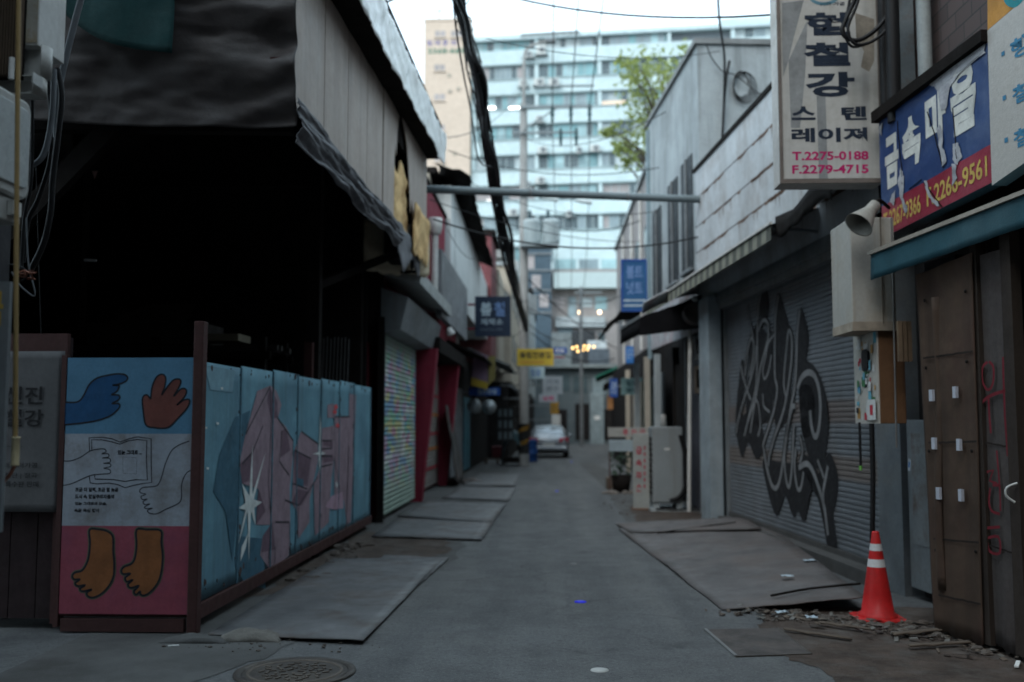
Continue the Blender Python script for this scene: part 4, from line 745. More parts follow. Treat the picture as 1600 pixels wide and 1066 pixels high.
for z in (.5, 1.7): b.bar(fr.p(w - .02, z, -.13), fr.p(w + .55, z, -.13), .05, .05)
b.build('bracket', m_grey, ls)
# ------------------------------------------------------------------ blue and red fascia sign, parallel to the wall
Pn, Pf = onX(1549, 285, 3.06), onX(1377, 372, 2.86)
q1, q2 = onY(1549, 285, 7.25), onY(1378, 372, 8.85)
UU = (Vector((q1.x, q1.y, 0)) - Vector((q2.x, q2.y, 0))); fb = Fr((q2.x, q2.y, 0), UU)
def quad_map(fr_, TL, TR, BR, BL):
    a, b_, c, d = [fr_.px(*p) for p in (TL, TR, BR, BL)]
    def f(u, v): x = (a[0] * (1 - u) + b_[0] * u) * v + (d[0] * (1 - u) + c[0] * u) * (1 - v); y = (a[1] * (1 - u) + b_[1] * u) * v + (d[1] * (1 - u) + c[1] * u) * (1 - v); return (x, y)
    return f
qm = quad_map(fb, (1374, 192), (1545, 66), (1551, 285), (1380, 372))
bs = thing('fascia_sign', 'torn blue fascia sign with white Korean letters over a red phone strip', 'fascia sign', fb.p(.8, 3.2, 0))
m_bl = M('faded_blue_vinyl', (.017, .048, .15), .45, var=.2, scale=2, fine=12, bump=.1, bscale=10, stain=(.12, .16, .25), samt=.45, sscale=1.4); m_rd = M('faded_red_vinyl', (.25, .018, .04), .45, var=.2, scale=2, fine=12, stain=(.3, .1, .12), samt=.4); m_torn = M('torn_backing', (.4, .4, .42), .6, var=.25, scale=7, stain=(.12, .12, .14), samt=.7, sscale=5); m_yel = paint('yellow_numbers', (.55, .38, .1)); m_wl = paint('white_lettering', (.6, .6, .56))
V2 = lambda *p: [qm(u, v) for u, v in p]
b = MB(); b.prism([fb.p(*qm(u, v), -.12) for u, v in ((0, 0), (1, 0), (1, 1), (0, 1))], fb.N * .118); b.build('panel', m_grey, bs)
def wav(u, v): x, y = qm(u, v); return fb.p(x, y, .004 + .012 * max(0, n3(u * 5, v * 4, 1)) + .02 * max(0, math.sin(u * 19)) * v * max(0, u - .4))
b = MB(); b.grid(lambda u, v: wav(u, .27 + v * .73), 40, 20, 0); b.grid(lambda u, v: wav(u, v * .27), 40, 8, 1); b.build('vinyl', [m_bl, m_rd], bs)
def tq(mb, s_, u0, v0, u1, v1, mi, bold=.02, d=.02):
    vs, fs = glyphs(s_, bold); xs = [p[0] for p in vs]; ys = [p[1] for p in vs]; x0, x1, y0, y1 = min(xs), max(xs), min(ys), max(ys); out = []
    for x, y in vs:
        uu, vv = u0 + (x - x0) / (x1 - x0) * (u1 - u0), v0 + (y - y0) / (y1 - y0) * (v1 - v0); out.append(wav(uu, vv) + fb.N * .004)
    mb.add(out, fs, mi)
b = MB()
tq(b, '금', .06, .38, .2, .82, 0, .05); tq(b, '속', .24, .45, .42, .86, 0, .05); tq(b, '마', .47, .5, .65, .93, 0, .05); tq(b, '을', .7, .47, .9, .97, 0, .05)
tq(b, 'T.2267-9366', .02, .05, .4, .2, 1, .02); tq(b, 'F.2266-9561', .46, .06, .97, .21, 1, .02); b.build('lettering', [m_wl, m_yel], bs)
b = MB()
for pg in ([(.52, 1.0), (.98, 1.02), (.99, .93), (.8, .92), (.7, .86), (.66, .72), (.62, .74), (.6, .9)], [(.57, .62), (.61, .64), (.63, .45), (.66, .33), (.62, .3), (.6, .45)], [(.72, .42), (.76, .42), (.78, .3), (.74, .25), (.71, .32)], [(.44, .28), (.47, .27), (.5, .15), (.58, .02), (.55, .03), (.48, .14)], [(.22, .5), (.26, .4), (.24, .25), (.28, .12), (.25, .1), (.21, .25), (.2, .4)], [(.0, .96), (.05, .97), (.03, .86)], [(.7, .28), (.73, .27), (.74, .16), (.7, .12)], [(.13, .32), (.17, .34), (.14, .22), (.1, .26)]):
    rr = []
    for i in range(len(pg)):
        a, c = Vector(pg[i]), Vector(pg[(i + 1) % len(pg)])
        for j in range(4): p = a.lerp(c, j / 4); rr.append((p.x + .012 * n3(p.x * 30, p.y * 30), p.y + .015 * n3(p.y * 30, p.x * 30)))
    b = MB(); tr = tessellate_polygon([[Vector((x, y, 0)) for x, y in rr]]); b.add([wav(min(1, u), min(1, v)) + fb.N * (.007 + .012 * abs(n3(u * 9, v * 9))) for u, v in rr], [tuple(t) for t in tr]); b.build('torn_patch', m_torn, bs)
b = MB()
for a, c in (((.5, .8), (.62, .3)), ((.72, .7), (.74, .3)), ((.2, .9), (.24, .35)), ((.44, .27), (.6, .0)), ((.3, .28), (.42, .3))):
    pts = [wav(a[0] + (c[0] - a[0]) * i / 8 + .006 * n3(i * 1.3, a[0] * 9), a[1] + (c[1] - a[1]) * i / 8) + fb.N * .006 for i in range(9)]; b.tube(pts, .004, 5)
b.build('tear_edge', m_dark, bs)
b = MB(); b.prism([fb.p(*qm(u, v), -.14) for u, v in ((-.02, 1.005), (1.0, 1.005), (1.0, 1.09), (-.02, 1.1))], fb.N * .2); b.build('top_cover', m_dark, bs)
# white fascia beside it
qw = quad_map(fb, (1546, 48), (1690, -75), (1690, 195), (1553, 290)); ws = thing('fascia_sign', 'cream fascia sign with blue bullet lines and an orange top band', 'fascia sign', fb.p(1.9, 3.2, 0))
b = MB(); b.prism([fb.p(*qw(u, v), -.1) for u, v in ((0, 0), (1, 0), (1, 1), (0, 1))], fb.N * .115); b.build('panel', M('cream_acrylic', (.43, .41, .38), .4, var=.05, stain=(.36, .32, .26), samt=.4), ws)
b = MB(); b.prism([fb.p(*qw(u, v), -.1) for u, v in ((0, 1.004), (1, 1.004), (1, 1.42), (.02, 1.42))], fb.N * .113); b.build('orange_band', paint('orange_band', (.5, .24, .05)), ws)
b = MB()
for s_, x0, y0, x1, y1 in (('행', 1583, 47, 1612, 97), ('철', 1586, 122, 1614, 166), ('철', 1588, 192, 1616, 234)):
    a = fb.px(x0, y1); c = fb.px(x1, y0); b.text(fb, s_, a[0], a[1], c[0], c[1], .018, 0, .02)
for x, y in ((1571, 84), (1573, 153), (1576, 219)): a = fb.px(x - 2.5, y + 5); c = fb.px(x + 2.5, y - 5); b.rect(fb, a[0], a[1], c[0], c[1], .018)
b.build('lettering', paint('blue_letter', (.05, .2, .33)), ws)
b = MB(); b.stroke(fb, smooth([fb.px(*p) for p in ((1572, -12), (1578, 2), (1590, 6), (1602, -6), (1610, -30))], 4), .05, .016); b.build('emblem', paint('teal_emblem', (.02, .25, .28)), ws)
# teal awning below the fascia signs
qa = [onY(1362, 392, 8.15), onY(1700, 255, 6.05)]; ua = qa[1] - qa[0]; ua.z = 0
fa = Fr((qa[0].x, qa[0].y, 0), ua); m_teal = M('teal_awning_cloth', (.022, .08, .105), .7, var=.2, scale=3, fine=15, stain=(.06, .09, .1), samt=.5, streak=(.02, .06, .075), stramt=.5)
ta = thing('teal_awning', 'faded teal cloth awning below the blue and cream fascia signs', 'awning', fa.p(1, 3, 0))
qv = quad_map(fa, (1361, 396), (1700, 262), (1700, 320), (1361, 438))
b = MB(); b.grid(lambda u, v: fa.p(*qv(u, v), .006 * math.sin(u * 40) * (1 - v)), 30, 4); b.build('valance', m_teal, ta, solid=.005)
b = MB(); b.grid(lambda u, v: fa.p(qv(u, 1)[0], qv(u, 1)[1] + .01 + .22 * v, -.02 - .5 * v), 30, 5); b.build('cloth', m_teal, ta, solid=.005)
b = MB(); b.bar(fa.p(*qv(-.005, 1), .01), fa.p(*qv(1, 1), .01), .03, .03); b.build('front_bar', M('worn_bar', (.3, .27, .23), .5), ta)

# ------------------------------------------------------------------ electric boxes, hood and spotlight on the corner
ub = fu(8.75)
def tri(px, py): return FR.px(px, py)
q = onY(1372, 590, 8.35); xs, ys = q.x, 8.35
eb = thing('sticker_box', 'timber-sided electric meter box with a sticker-covered front below the white hood', 'meter box', (xs + .1, ys + .3, 1.6))
e1, e2 = onX(1335, 590, xs), onY(1415, 590, ys); zt3, zb3 = onY(1372, 516, ys).z, onY(1372, 662, ys).z
b = MB(); b.box((xs + .012, ys, zb3), (e2.x, e1.y, zt3)); b.build('casing', M('orange_plywood', (.14, .07, .033), .7, var=.3, streak=(.1, .05, .03), stramt=.6), eb, bevel=.005)
fxn = Fr((xs, e1.y, zb3), (0, -1, 0)); L = e1.y - ys; H = zt3 - zb3
b = MB(); b.obox(fxn, 0, 0, -.01, L, H, .0); b.build('front_door', M('cream_box_front', (.5, .47, .42), .5, stain=(.28, .24, .18), samt=.5), eb)
cols = [paint('sticker_%s' % n, c) for n, c in (('red', (.45, .03, .05)), ('blue', (.03, .2, .42)), ('sky', (.15, .4, .5)), ('white', (.6, .6, .58)), ('green', (.06, .2, .08)), ('black', (.02, .02, .025)), ('ochre', (.45, .25, .08)))]
b = MB(); rr = random.Random(11)
for k in range(46):
    u, v = .04 + rr.random() * (L - .12), .02 + rr.random() * (H - .12); a = .03 + rr.random() * .06; c = a * (.5 + rr.random()); b.rect(fxn, u, v, min(L - .01, u + a), min(H - .01, v + c), .002 + k * .0003, rr.randrange(7))
b.poly(fxn, rrect(L * .42, H * .58, L * .72, H * .82, .05), .018, 5); b.rect(fxn, L * .6, .03, L * .95, H * .26, .017, 3); b.rect(fxn, L * .72, .07, L * .84, H * .2, .018, 0); b.build('sticker_layer', cols, eb)
b = MB(); b.prism([fxn.p(*p, .0) for p in rrect(L * .44, H * .6, L * .7, H * .8, .04)], fxn.N * .022); b.build('meter_window', m_black, eb)
q = onY(1330, 420, 8.3); xs, ys = q.x, 8.3
hd = thing('metal_hood', 'rust-edged cream metal hood hanging above the sticker-covered box', 'metal hood', (xs + .15, ys + .3, 2.4))
m_hood = M('cream_enamel', (.40, .385, .35), .55, var=.08, stain=(.33, .26, .17), samt=.5, sscale=1.5, streak=(.28, .22, .15), stramt=.45)
f0 = onX(1299, 420, xs); zt4, zb4 = onY(1330, 340, ys).z, onY(1330, 516, ys).z
b = MB(); b.hexa([(xs, ys, zb4), (xs + .36, ys, zb4), (xs + .36, f0.y, zb4), (xs, f0.y, zb4), (xs, ys, zt4), (xs + .36, ys, zt4), (xs + .36, f0.y, zt4), (xs, f0.y, zt4)]); b.build('casing', m_hood, hd, bevel=.008)
b = MB(); b.box((xs - .002, ys - .002, zb4 - .004), (xs + .362, f0.y + .001, zb4 + .07)); b.build('rusty_rim', M('rusty_rim', (.33, .275, .215), .8, var=.35, scale=5), hd)
b = MB(); b.box((xs + .245, ys - .006, zb4 + .05), (xs + .255, ys, zt4)); b.build('seam', M('seam_brown', (.15, .12, .09), .8), hd)  # thin dark brown strip marks the seam
sp = onY(1350, 345, 8.05); sl2 = thing('spotlight', 'dusty cone-shaped outdoor spotlight fixed above the cream hood', 'spotlight', sp)
ax = Vector((-.55, -.25, -.62)).normalized(); top = onY(1366, 322, 8.1)
b = MB(); b.lathe([(.0, -.02), (.045, -.02), (.05, .06), (.055, .08), (.115, .23), (.12, .235), (.112, .23), (.05, .09)], top, 22, 0, ax); b.build('shade', M('dusty_aluminium', (.36, .34, .3), .5, metal=.3), sl2, solid=.004)
b = MB(); b.tube(smooth([top - ax * .02, top + Vector((.06, .05, .06)), top + Vector((.22, .3, .05))], 4), .015); b.build('arm', m_dark, sl2)
b = MB(); b.lathe([(.0, .14), (.035, .13), (.045, .09), (.03, .06)], top, 14, 0, ax); b.build('bulb', plain('unlit_bulb', (.35, .36, .36), .2), sl2)
# conduits by the cone
b = MB(); b.tube([onY(1362, 662, 8.5), onY(1364, 740, 8.5), onY(1363, 850, 8.5)], .022, 10); tag(b.build('drain_pipe', m_black, loc=onY(1363, 850, 8.5)), 'black conduit pipe running down behind the traffic cone', 'pipe')
b = MB(); b.tube([onY(1343, 660, 8.7), onY(1345, 730, 8.7)], .012, 8); b.tube([onY(1345, 728, 8.7), onY(1345, 735, 8.7)], .014, 8, 1); tag(b.build('cable', [m_black, plain('green_plug', (.15, .4, .08))], loc=onY(1344, 700, 8.7)), 'short black cable with a green tip below the sticker-covered box', 'cable')
b = MB(); b.tube([onY(1393, 340, 8.3), onY(1398, 560, 8.3), onY(1401, 700, 8.3)], .008, 8); tag(b.build('conduit', M('thin_steel_conduit', (.2, .19, .18), .5, metal=.4), loc=onY(1401, 700, 8.3)), 'thin steel conduit running down beside the orange plywood box side', 'conduit')
fw = Fr((2.9, 8.0, 0), (1, 0, 0)); b = MB()
for k in range(3): b.box((onY(1402 + 8 * k, 500, 8.1).x, 8.08 + .01 * k, onY(1402, 565, 8.1).z), (onY(1408 + 8 * k, 500, 8.1).x, 8.12, onY(1402, 502, 8.1).z))
b.build('slat', M('slat_wood', (.16, .11, .07), .8), None); o = bpy.data.objects['slat']; o.name = 'slatted_vent'; tag(o, 'small wooden slatted vent right of the cream hood', 'vent')

# ------------------------------------------------------------------ traffic cone
c = onZ(1372, 968, 0); cn = thing('traffic_cone', 'orange-red traffic cone with two white bands at the right verge', 'traffic cone', (c.x, c.y, 0))
m_or = M('cone_orange', (.5, .018, .018), .5, var=.12, scale=6, fine=30, bump=.02, stain=(.19, .022, .02), samt=.75, sscale=6)
b = MB(); b.prism([(c.x + x, c.y + y, .004) for x, y in rrect(-.19, -.19, .19, .19, .06)], (0, 0, .022)); b.build('base', m_or, cn, bevel=.006)
prof = lambda z: .135 - (z - .026) / .68 * .108
b = MB(); b.lathe([(.155, .026), (.15, .05)] + [(prof(z), z) for z in (.06, .2, .42, .466, .52, .566, .7)] + [(.024, .708), (.018, .70), (.018, .5)], c, 32); b.build('body', m_or, cn)
for z0, z1 in ((.425, .487), (.555, .61)): b = MB(); b.lathe([(prof(z0) + .0015, z0), (prof(z1) + .0015, z1)], c, 32); b.build('reflective_band', plain('reflective_white', (.6, .6, .6), .4), cn)

# ------------------------------------------------------------------ brown sheet doors at the right edge
pA, pB = onZ(1445, 985, 0), onZ(1600, 1040, 0); fd = Fr((pA.x, pA.y, 0), Vector((pB.x - pA.x, pB.y - pA.y, 0)))
m_sheet = M('brown_fibre_sheet', (.068, .044, .031), .85, var=.35, scale=1.6, fine=14, bump=.1, bscale=15, stain=(.055, .025, .023), samt=.65, sscale=1.1, streak=(.035, .023, .017), stramt=.6, strscale=6)
m_sheet2 = M('grey_fibre_sheet', (.068, .058, .055), .8, var=.2, stain=(.045, .032, .028), samt=.6, streak=(.03, .026, .024), stramt=.5)
sdr = thing('sheet_doors', 'tall brown and grey sheet doors daubed with red letters at the right edge', 'doors', fd.p(.5, 0, 0))
def dpx(px, py): return fd.px(px, py)
def sheet(name, c4, m, d, warp, mat2=None, seed=0):
    a, bb, c, dd = [dpx(*p) for p in c4]; mb = MB()
    def f(u, v):
        x = (a[0] * (1 - u) + bb[0] * u) * (1 - v) + (dd[0] * (1 - u) + c[0] * u) * v; y = (a[1] * (1 - u) + bb[1] * u) * (1 - v) + (dd[1] * (1 - u) + c[1] * u) * v
        return fd.p(x, max(.02, y + (.03 * n3(u * 6, seed) if v == 0 else 0)), d + warp * n3(u * 2 + seed, v * 3, seed) + .004 * math.cos(u * 2 * PI * 2))
    mb.grid(f, 24, 24); return mb.build(name, m, sdr, solid=.008)
def seam_line(px0, py0, px1, py1, m, w_, d=.018): a = dpx(px0, py0); c = dpx(px1, py1); q_ = MB(); q_.stroke(fd, [(a[0] + (c[0] - a[0]) * i / 10, a[1] + (c[1] - a[1]) * i / 10 + .006 * n3(i * .9, py0)) for i in range(11)], w_, d); q_.build('sheet_seam', m, sdr)
sheet('door_sheet', ((1462, 985), (1538, 1008), (1520, 395), (1432, 430)), m_sheet, .0, .012, seed=2)
sheet('door_sheet', ((1538, 1003), (1598, 1035), (1568, 385), (1518, 400)), m_sheet2, -.05, .01, seed=5)
b = MB(); b.grid(lambda u, v: fd.p(dpx(1448, 0)[0] - .10 + u * .09 + .05 * v * v, .35 + v * 2.2, .0 + .03 * math.sin(u * PI) + .03 * n3(v * 2, u)), 8, 20); b.build('curled_edge', m_sheet, sdr, solid=.006)
m_seamd = M('seam_grime', (.018, .013, .011), .9, var=.4)
for q_ in ((1446, 560, 1524, 549), (1454, 692, 1530, 690), (1462, 842, 1533, 848), (1470, 930, 1536, 944)): seam_line(*q_, m_seamd, .014)
for q_ in ((1526, 690, 1578, 700), (1534, 850, 1586, 868)): seam_line(*q_, m_seamd, .012, -.03)
b = MB()
for x, y in ((1450, 575), (1514, 565), (1455, 705), (1522, 705), (1466, 860), (1528, 862), (1448, 470), (1512, 455)): a = dpx(x, y); b.lathe([(.014, 0), (.012, .006), (.0, .008)], fd.p(a[0], a[1], .016), 10, 0, fd.N)
b.build('nail', m_dark, sdr)
for x0, x1 in ((1524, 1534), (1572, 1588)):
    a = dpx(x0, 700)[0]; c = dpx(x1, 700)[0]; b = MB(); b.obox(fd, a, .05, -.09, c, 2.9, -.012); b.build('stile', M('brown_stile', (.03, .022, .018), .8, streak=(.04, .03, .02)), sdr)
b = MB()
for x, y in ((1462, 618), (1499, 613), (1466, 693), (1505, 695), (1473, 771), (1508, 774)):
    a = dpx(x - 2.3, y + 9); c = dpx(x + 2.3, y - 9); b.obox(fd, a[0], a[1], .02, c[0], c[1], .042)
b.build('tape_strip', plain('white_tape', (.42, .44, .5)), sdr)
m_rsp = paint('red_spray_paint', (.15, .014, .022), samt=.4)
def dd(*p): return [dpx(1380 + u / 4.441, 560 + v / 4.441) for u, v in p]
b = MB(); w = .02
b.stroke(fd, smooth(dd((705, 25), (672, 60), (668, 140), (690, 205), (720, 215), (745, 160), (745, 60), (715, 22)), 4), w, -.022); b.stroke(fd, dd((812, -10), (815, 120), (825, 400), (845, 680)), w, -.022); b.stroke(fd, smooth(dd((655, 320), (700, 275), (760, 245), (830, 225)), 3), w * 1.2, -.022); b.stroke(fd, dd((712, 280), (718, 400), (728, 520)), w, -.022)
b.stroke(fd, dd((768, 640), (780, 780), (790, 900), (795, 1060)), w * .8, -.022); b.stroke(fd, dd((700, 790), (745, 775), (720, 850), (770, 870)), w, -.022); b.stroke(fd, smooth(dd((725, 900), (715, 1000), (735, 1060), (790, 1080)), 3), w, -.022); b.stroke(fd, dd((690, 1180), (790, 1170)), w, -.022); b.stroke(fd, smooth(dd((700, 1250), (720, 1340), (790, 1350), (780, 1240), (700, 1250)), 3), w, -.022); b.stroke(fd, dd((740, 880), (790, 880)), w, -.022)
b.build('spray_lettering', m_rsp, sdr)
b = MB(); b.tube(smooth([fd.p(*dpx(1586, 785), .0), fd.p(*dpx(1583, 775), .05), fd.p(*dpx(1584, 762), .05), fd.p(*dpx(1590, 755), .0)], 3), .008); b.build('handle', m_pale, sdr)
# dark recess boards beside the doors
q = dpx(1415, 700)[0]; b = MB(); b.obox(fd, q, 0, -.3, dpx(1462, 700)[0], 2.9, -.22); tag(b.build('slate_board', M('slate_board', (.032, .034, .042), .8, var=.3, streak=(.03, .03, .03)), loc=fd.p(q, 0, -.25)), 'slate grey board leaning in the recess between cone and brown doors', 'board')
fdp = Fr(fd.p(0, 0, -.21), fd.U); b = MB(); a = fdp.px(1417, 734); 
for mi, k in ((0, 1), (1, .5)): b.add([fdp.p(a[0] + .04 + x * k, a[1] + .045 + y * k, .002 * (2 - k)) for x, y in ((-.025, -.05), (.012, -.055), (.03, .04), (-.008, .05))], [(0, 1, 2, 3)], mi)
tag(b.build('sticker', [plain('pale_sticker', (.4, .45, .5)), plain('blue_print', (.03, .15, .4))], loc=fdp.p(a[0], a[1], 0)), 'small blue and white tilted sticker on the slate board', 'sticker')
# dark building behind the doors and the near end of the street on the right
rb = thing('brick_shop', 'dark brick upper storey with pale downpipes above the fascia signs', 'shop building', (6, 2, 0))
m_brick = bpy.data.materials.new('brown_brick'); m_brick.use_nodes = True; N = m_brick.node_tree.nodes; Lk = m_brick.node_tree.links
tcn = N.new('ShaderNodeTexCoord'); mpn = N.new('ShaderNodeMapping'); mpn.inputs['Rotation'].default_value = (0, PI / 2, 0); br = N.new('ShaderNodeTexBrick'); br.inputs['Color1'].default_value = (.085, .06, .055, 1); br.inputs['Color2'].default_value = (.06, .042, .04, 1); br.inputs['Mortar'].default_value = (.03, .028, .028, 1); br.inputs['Scale'].default_value = 1.7; br.inputs['Mortar Size'].default_value = .012
cbx = N.new('ShaderNodeSeparateXYZ'); cmb = N.new('ShaderNodeCombineXYZ'); Lk.new(tcn.outputs['Object'], cbx.inputs[0]); Lk.new(cbx.outputs['Y'], cmb.inputs['X']); Lk.new(cbx.outputs['Z'], cmb.inputs['Y']); Lk.new(cmb.outputs[0], br.inputs['Vector']); Lk.new(br.outputs['Color'], N['Principled BSDF'].inputs['Base Color']); N['Principled BSDF'].inputs['Roughness'].default_value = .85
b = MB(); b.hexa([(3.35, 9.4, 3.63), (4.2, -25, 3.63), (9, -25, 3.63), (9, 9.4, 3.63), (3.35, 9.4, 10.5), (4.2, -25, 10.5), (9, -25, 10.5), (9, 9.4, 10.5)]); b.build('upper_wall', m_brick, rb)  # run past the camera is unseen, added and raised to dim the near lane
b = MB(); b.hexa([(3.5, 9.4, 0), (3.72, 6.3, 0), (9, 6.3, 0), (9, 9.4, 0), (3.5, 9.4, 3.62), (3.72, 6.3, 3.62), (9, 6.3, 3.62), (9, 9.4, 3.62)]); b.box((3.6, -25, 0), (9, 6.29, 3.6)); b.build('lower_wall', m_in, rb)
b = MB(); b.tube([(3.26, 8.55, 4.1), (3.26, 8.55, 5.4)], .06, 12); b.lathe([(.11, 5.4), (.11, 5.6)], (3.26, 8.55, 0), 12); b.build('downpipe', M('pale_pipe', (.3, .33, .33), .5), rb)
b = MB(); b.box((3.1, 9.0, 3.9), (3.34, 9.38, 10.5)); b.build('corner_strip', M('pale_blue_strip', (.22, .26, .28), .7, stain=(.2, .1, .05), samt=.6, sscale=3), rb)
b = MB(); b.tube([(3.02, 8.86, 4.0), (3.02, 8.86, 8.5)], .05, 10); b.tube([(3.0, 8.6, 4.2), (3.04, 8.62, 8.5)], .06, 10); b.build('cable_trunk', m_black, rb)
b = MB(); b.box((3.12, 9.3, 4.0), (3.2, 9.42, 5.2)); b.build('rusty_strip', M('rust_strip', (.22, .12, .07), .8, var=.5, scale=5), rb)
# cable loops in front of the lightbox sign
def wire(name, label, pts, r, group=None, m=None, n=6, cat='cable', k=6):
    q = smooth([tuple(p) for p in pts], k); mb = MB(); mb.tube(q, r, n); return tag(mb.build(name, m or m_cable, loc=q[0]), label, cat, group)
Yl = 8.7
wire('cable', 'thick black cable strand crossing in front of the lightbox top', [onY(1342, -30, Yl), onY(1335, 0, Yl), onY(1322, 30, Yl), onY(1316, 48, Yl), onY(1325, 60, Yl), onY(1345, 62, Yl), onY(1375, 40, Yl), onY(1395, 5, Yl), onY(1400, -25, Yl)], .02, 'cables in front of the lightbox sign')
wire('cable', 'black cable loop hanging lowest in front of the lightbox', [onY(1350, -30, Yl - .05), onY(1338, 10, Yl - .05), onY(1325, 44, Yl - .05), onY(1335, 68, Yl - .05), onY(1360, 66, Yl - .05), onY(1385, 45, Yl - .05), onY(1392, 10, Yl - .05)], .014, 'cables in front of the lightbox sign')
wire('cable', 'slim black cable slanting behind the looped strands at the lightbox', [onY(1332, -30, Yl + .08), onY(1326, 10, Yl + .08), onY(1318, 45, Yl + .08), onY(1330, 72, Yl + .08), onY(1350, 70, Yl + .08)], .012, 'cables in front of the lightbox sign')
# ------------------------------------------------------------------ left row beyond the shed
m_crim = M('crimson_render', (.2, .016, .034), .8, var=.2, scale=2, stain=(.17, .03, .045), samt=.6, streak=(.3, .05, .07), stramt=.3)
m_wwall = M('whitewashed_wall', (.62, .64, .63), .8, var=.06, scale=.8, stain=(.42, .44, .43), samt=.5, streak=(.3, .31, .3), stramt=.4, strscale=4)
m_mbrick = M('maroon_brickwork', (.16, .055, .06), .9, var=.3, scale=6)
m_beige = M('beige_render', (.38, .34, .28), .85, var=.12, stain=(.24, .21, .18), samt=.5, streak=(.2, .17, .14), stramt=.4)
m_glass = glass_mat('dark_window', (.03, .04, .045), .1)
m_frame = plain('aluminium_frame', (.4, .42, .42), .45, .3)
FL = Fr((-2.72, 15.95, 0), (0, 1, 0))                       # facade plane of the crimson shop, u away from the camera
red = thing('crimson_shop', 'crimson shop with a mosaic-sprayed roller shutter and steel awning box', 'shop building', (-4.5, 20, 0))
b = MB(); b.box((-8, 16.0, 0), (-2.95, 31, 4.4)); b.box((-8, 16.0, 4.401), (-2.42, 22.6, 6.3)); b.build('wall', m_crim, red)
b = MB(); b.box((-8.1, 15.98, 6.3), (-2.38, 22.7, 6.37)); b.build('coping', m_dark, red)
def mosaic():
    m = bpy.data.materials.new('mosaic_paint'); m.use_nodes = True; N = m.node_tree.nodes; L = m.node_tree.links; p = N['Principled BSDF']; p.inputs['Roughness'].default_value = .7
    tc = N.new('ShaderNodeTexCoord'); mp = N.new('ShaderNodeMapping'); mp.inputs['Scale'].default_value = (2.7, 2.7, 7); L.new(tc.outputs['Object'], mp.inputs[0])
    vo = N.new('ShaderNodeTexVoronoi'); vo.inputs['Scale'].default_value = 1.0; L.new(mp.outputs[0], vo.inputs['Vector'])
    cr = N.new('ShaderNodeValToRGB'); e = cr.color_ramp; e.interpolation = 'CONSTANT'
    for i, c in enumerate(((.3, .44, .38), (.06, .3, .52), (.5, .1, .25), (.55, .47, .14), (.14, .42, .24), (.09, .2, .46), (.6, .6, .58), (.45, .24, .45))):
        k = e.elements[i] if i < 2 else e.elements.new(i / 8); k.position = i / 8; k.color = (*c, 1)
    sx = N.new('ShaderNodeSeparateColor'); L.new(vo.outputs['Color'], sx.inputs[0]); L.new(sx.outputs[0], cr.inputs[0])
    nz = N.new('ShaderNodeTexNoise'); nz.inputs['Scale'].default_value = 1.5; nz.inputs['Detail'].default_value = 5; L.new(tc.outputs['Object'], nz.inputs['Vector'])
    sp = N.new('ShaderNodeSeparateXYZ'); L.new(tc.outputs['Object'], sp.inputs[0])
    mr = N.new('ShaderNodeMapRange'); mr.inputs[1].default_value = .35; mr.inputs[2].default_value = .9; L.new(sp.outputs['Z'], mr.inputs[0])
    m2 = N.new('ShaderNodeMapRange'); m2.inputs[1].default_value = 3.1; m2.inputs[2].default_value = 2.6; L.new(sp.outputs['Z'], m2.inputs[0])
    m3 = N.new('ShaderNodeMapRange'); m3.inputs[1].default_value = .36; m3.inputs[2].default_value = .46; L.new(nz.outputs['Fac'], m3.inputs[0])
    a = N.new('ShaderNodeMath'); a.operation = 'MULTIPLY'; L.new(mr.outputs[0], a.inputs[0]); L.new(m2.outputs[0], a.inputs[1]); a3 = N.new('ShaderNodeMath'); a3.operation = 'MULTIPLY'; L.new(a.outputs[0], a3.inputs[0]); L.new(m3.outputs[0], a3.inputs[1]); a2 = N.new('ShaderNodeMath'); a2.operation = 'MULTIPLY'; L.new(a3.outputs[0], a2.inputs[0]); a2.inputs[1].default_value = .62
    mx = N.new('ShaderNodeMix'); mx.data_type = 'RGBA'; mx.inputs[6].default_value = (.27, .35, .29, 1); L.new(a2.outputs[0], mx.inputs[0]); L.new(cr.outputs[0], mx.inputs[7]); L.new(mx.outputs[2], p.inputs['Base Color'])
    return m
ROW = FL
shutter(ROW, .05, 4.0, .08, 3.25, mosaic(), red, pitch=.08)
b = MB(); b.obox(ROW, -.06, 0, -.05, .05, 3.3, .05); b.build('guide_rail', m_dark, red)
b = MB(); b.prism([ROW.p(.0, 3.0, d) for d in (0,)] and [ROW.p(.0, 3.05, -.02), ROW.p(.0, 3.1, .3), ROW.p(.0, 3.62, .42), ROW.p(.0, 3.78, -.02)], FL.U * 4.9); b.build('shutter_box', m_grey, red)
b = MB(); b.prism([ROW.p(-.05, 4.02, -.1), ROW.p(-.05, 3.84, .62), ROW.p(-.05, 4.06, .62), ROW.p(-.05, 4.3, -.1)], FL.U * 5.1); b.build('awning_box', M('weathered_zinc', (.42, .44, .43), .55, metal=.3, stain=(.26, .26, .24), samt=.5), red)
b = MB(); b.box((-3.4, 15.98, 2.9), (-2.7, 16.02, 4.1)); b.build('end_plate', m_dark, red)
for u0, u1, dd_ in ((4.15, 6.0, .12), (9.2, 10.6, .1)):
    b = MB(); b.prism([ROW.p(u0, 0, -.1), ROW.p(u0, 0, dd_), ROW.p(u0, 3.1, dd_ + .3), ROW.p(u0, 3.1, -.1)], FL.U * .32); b.build('column', m_crim, red)
m_st = M('banded_shutter', (.22, .2, .18), .6, metal=.2, var=.3, stain=(.12, .1, .1), samt=.6)
shutter(Fr(ROW.p(0, 0, -.12), ROW.U), 4.6, 9.1, .1, 3.0, m_st, red, pitch=.09)
b = MB()
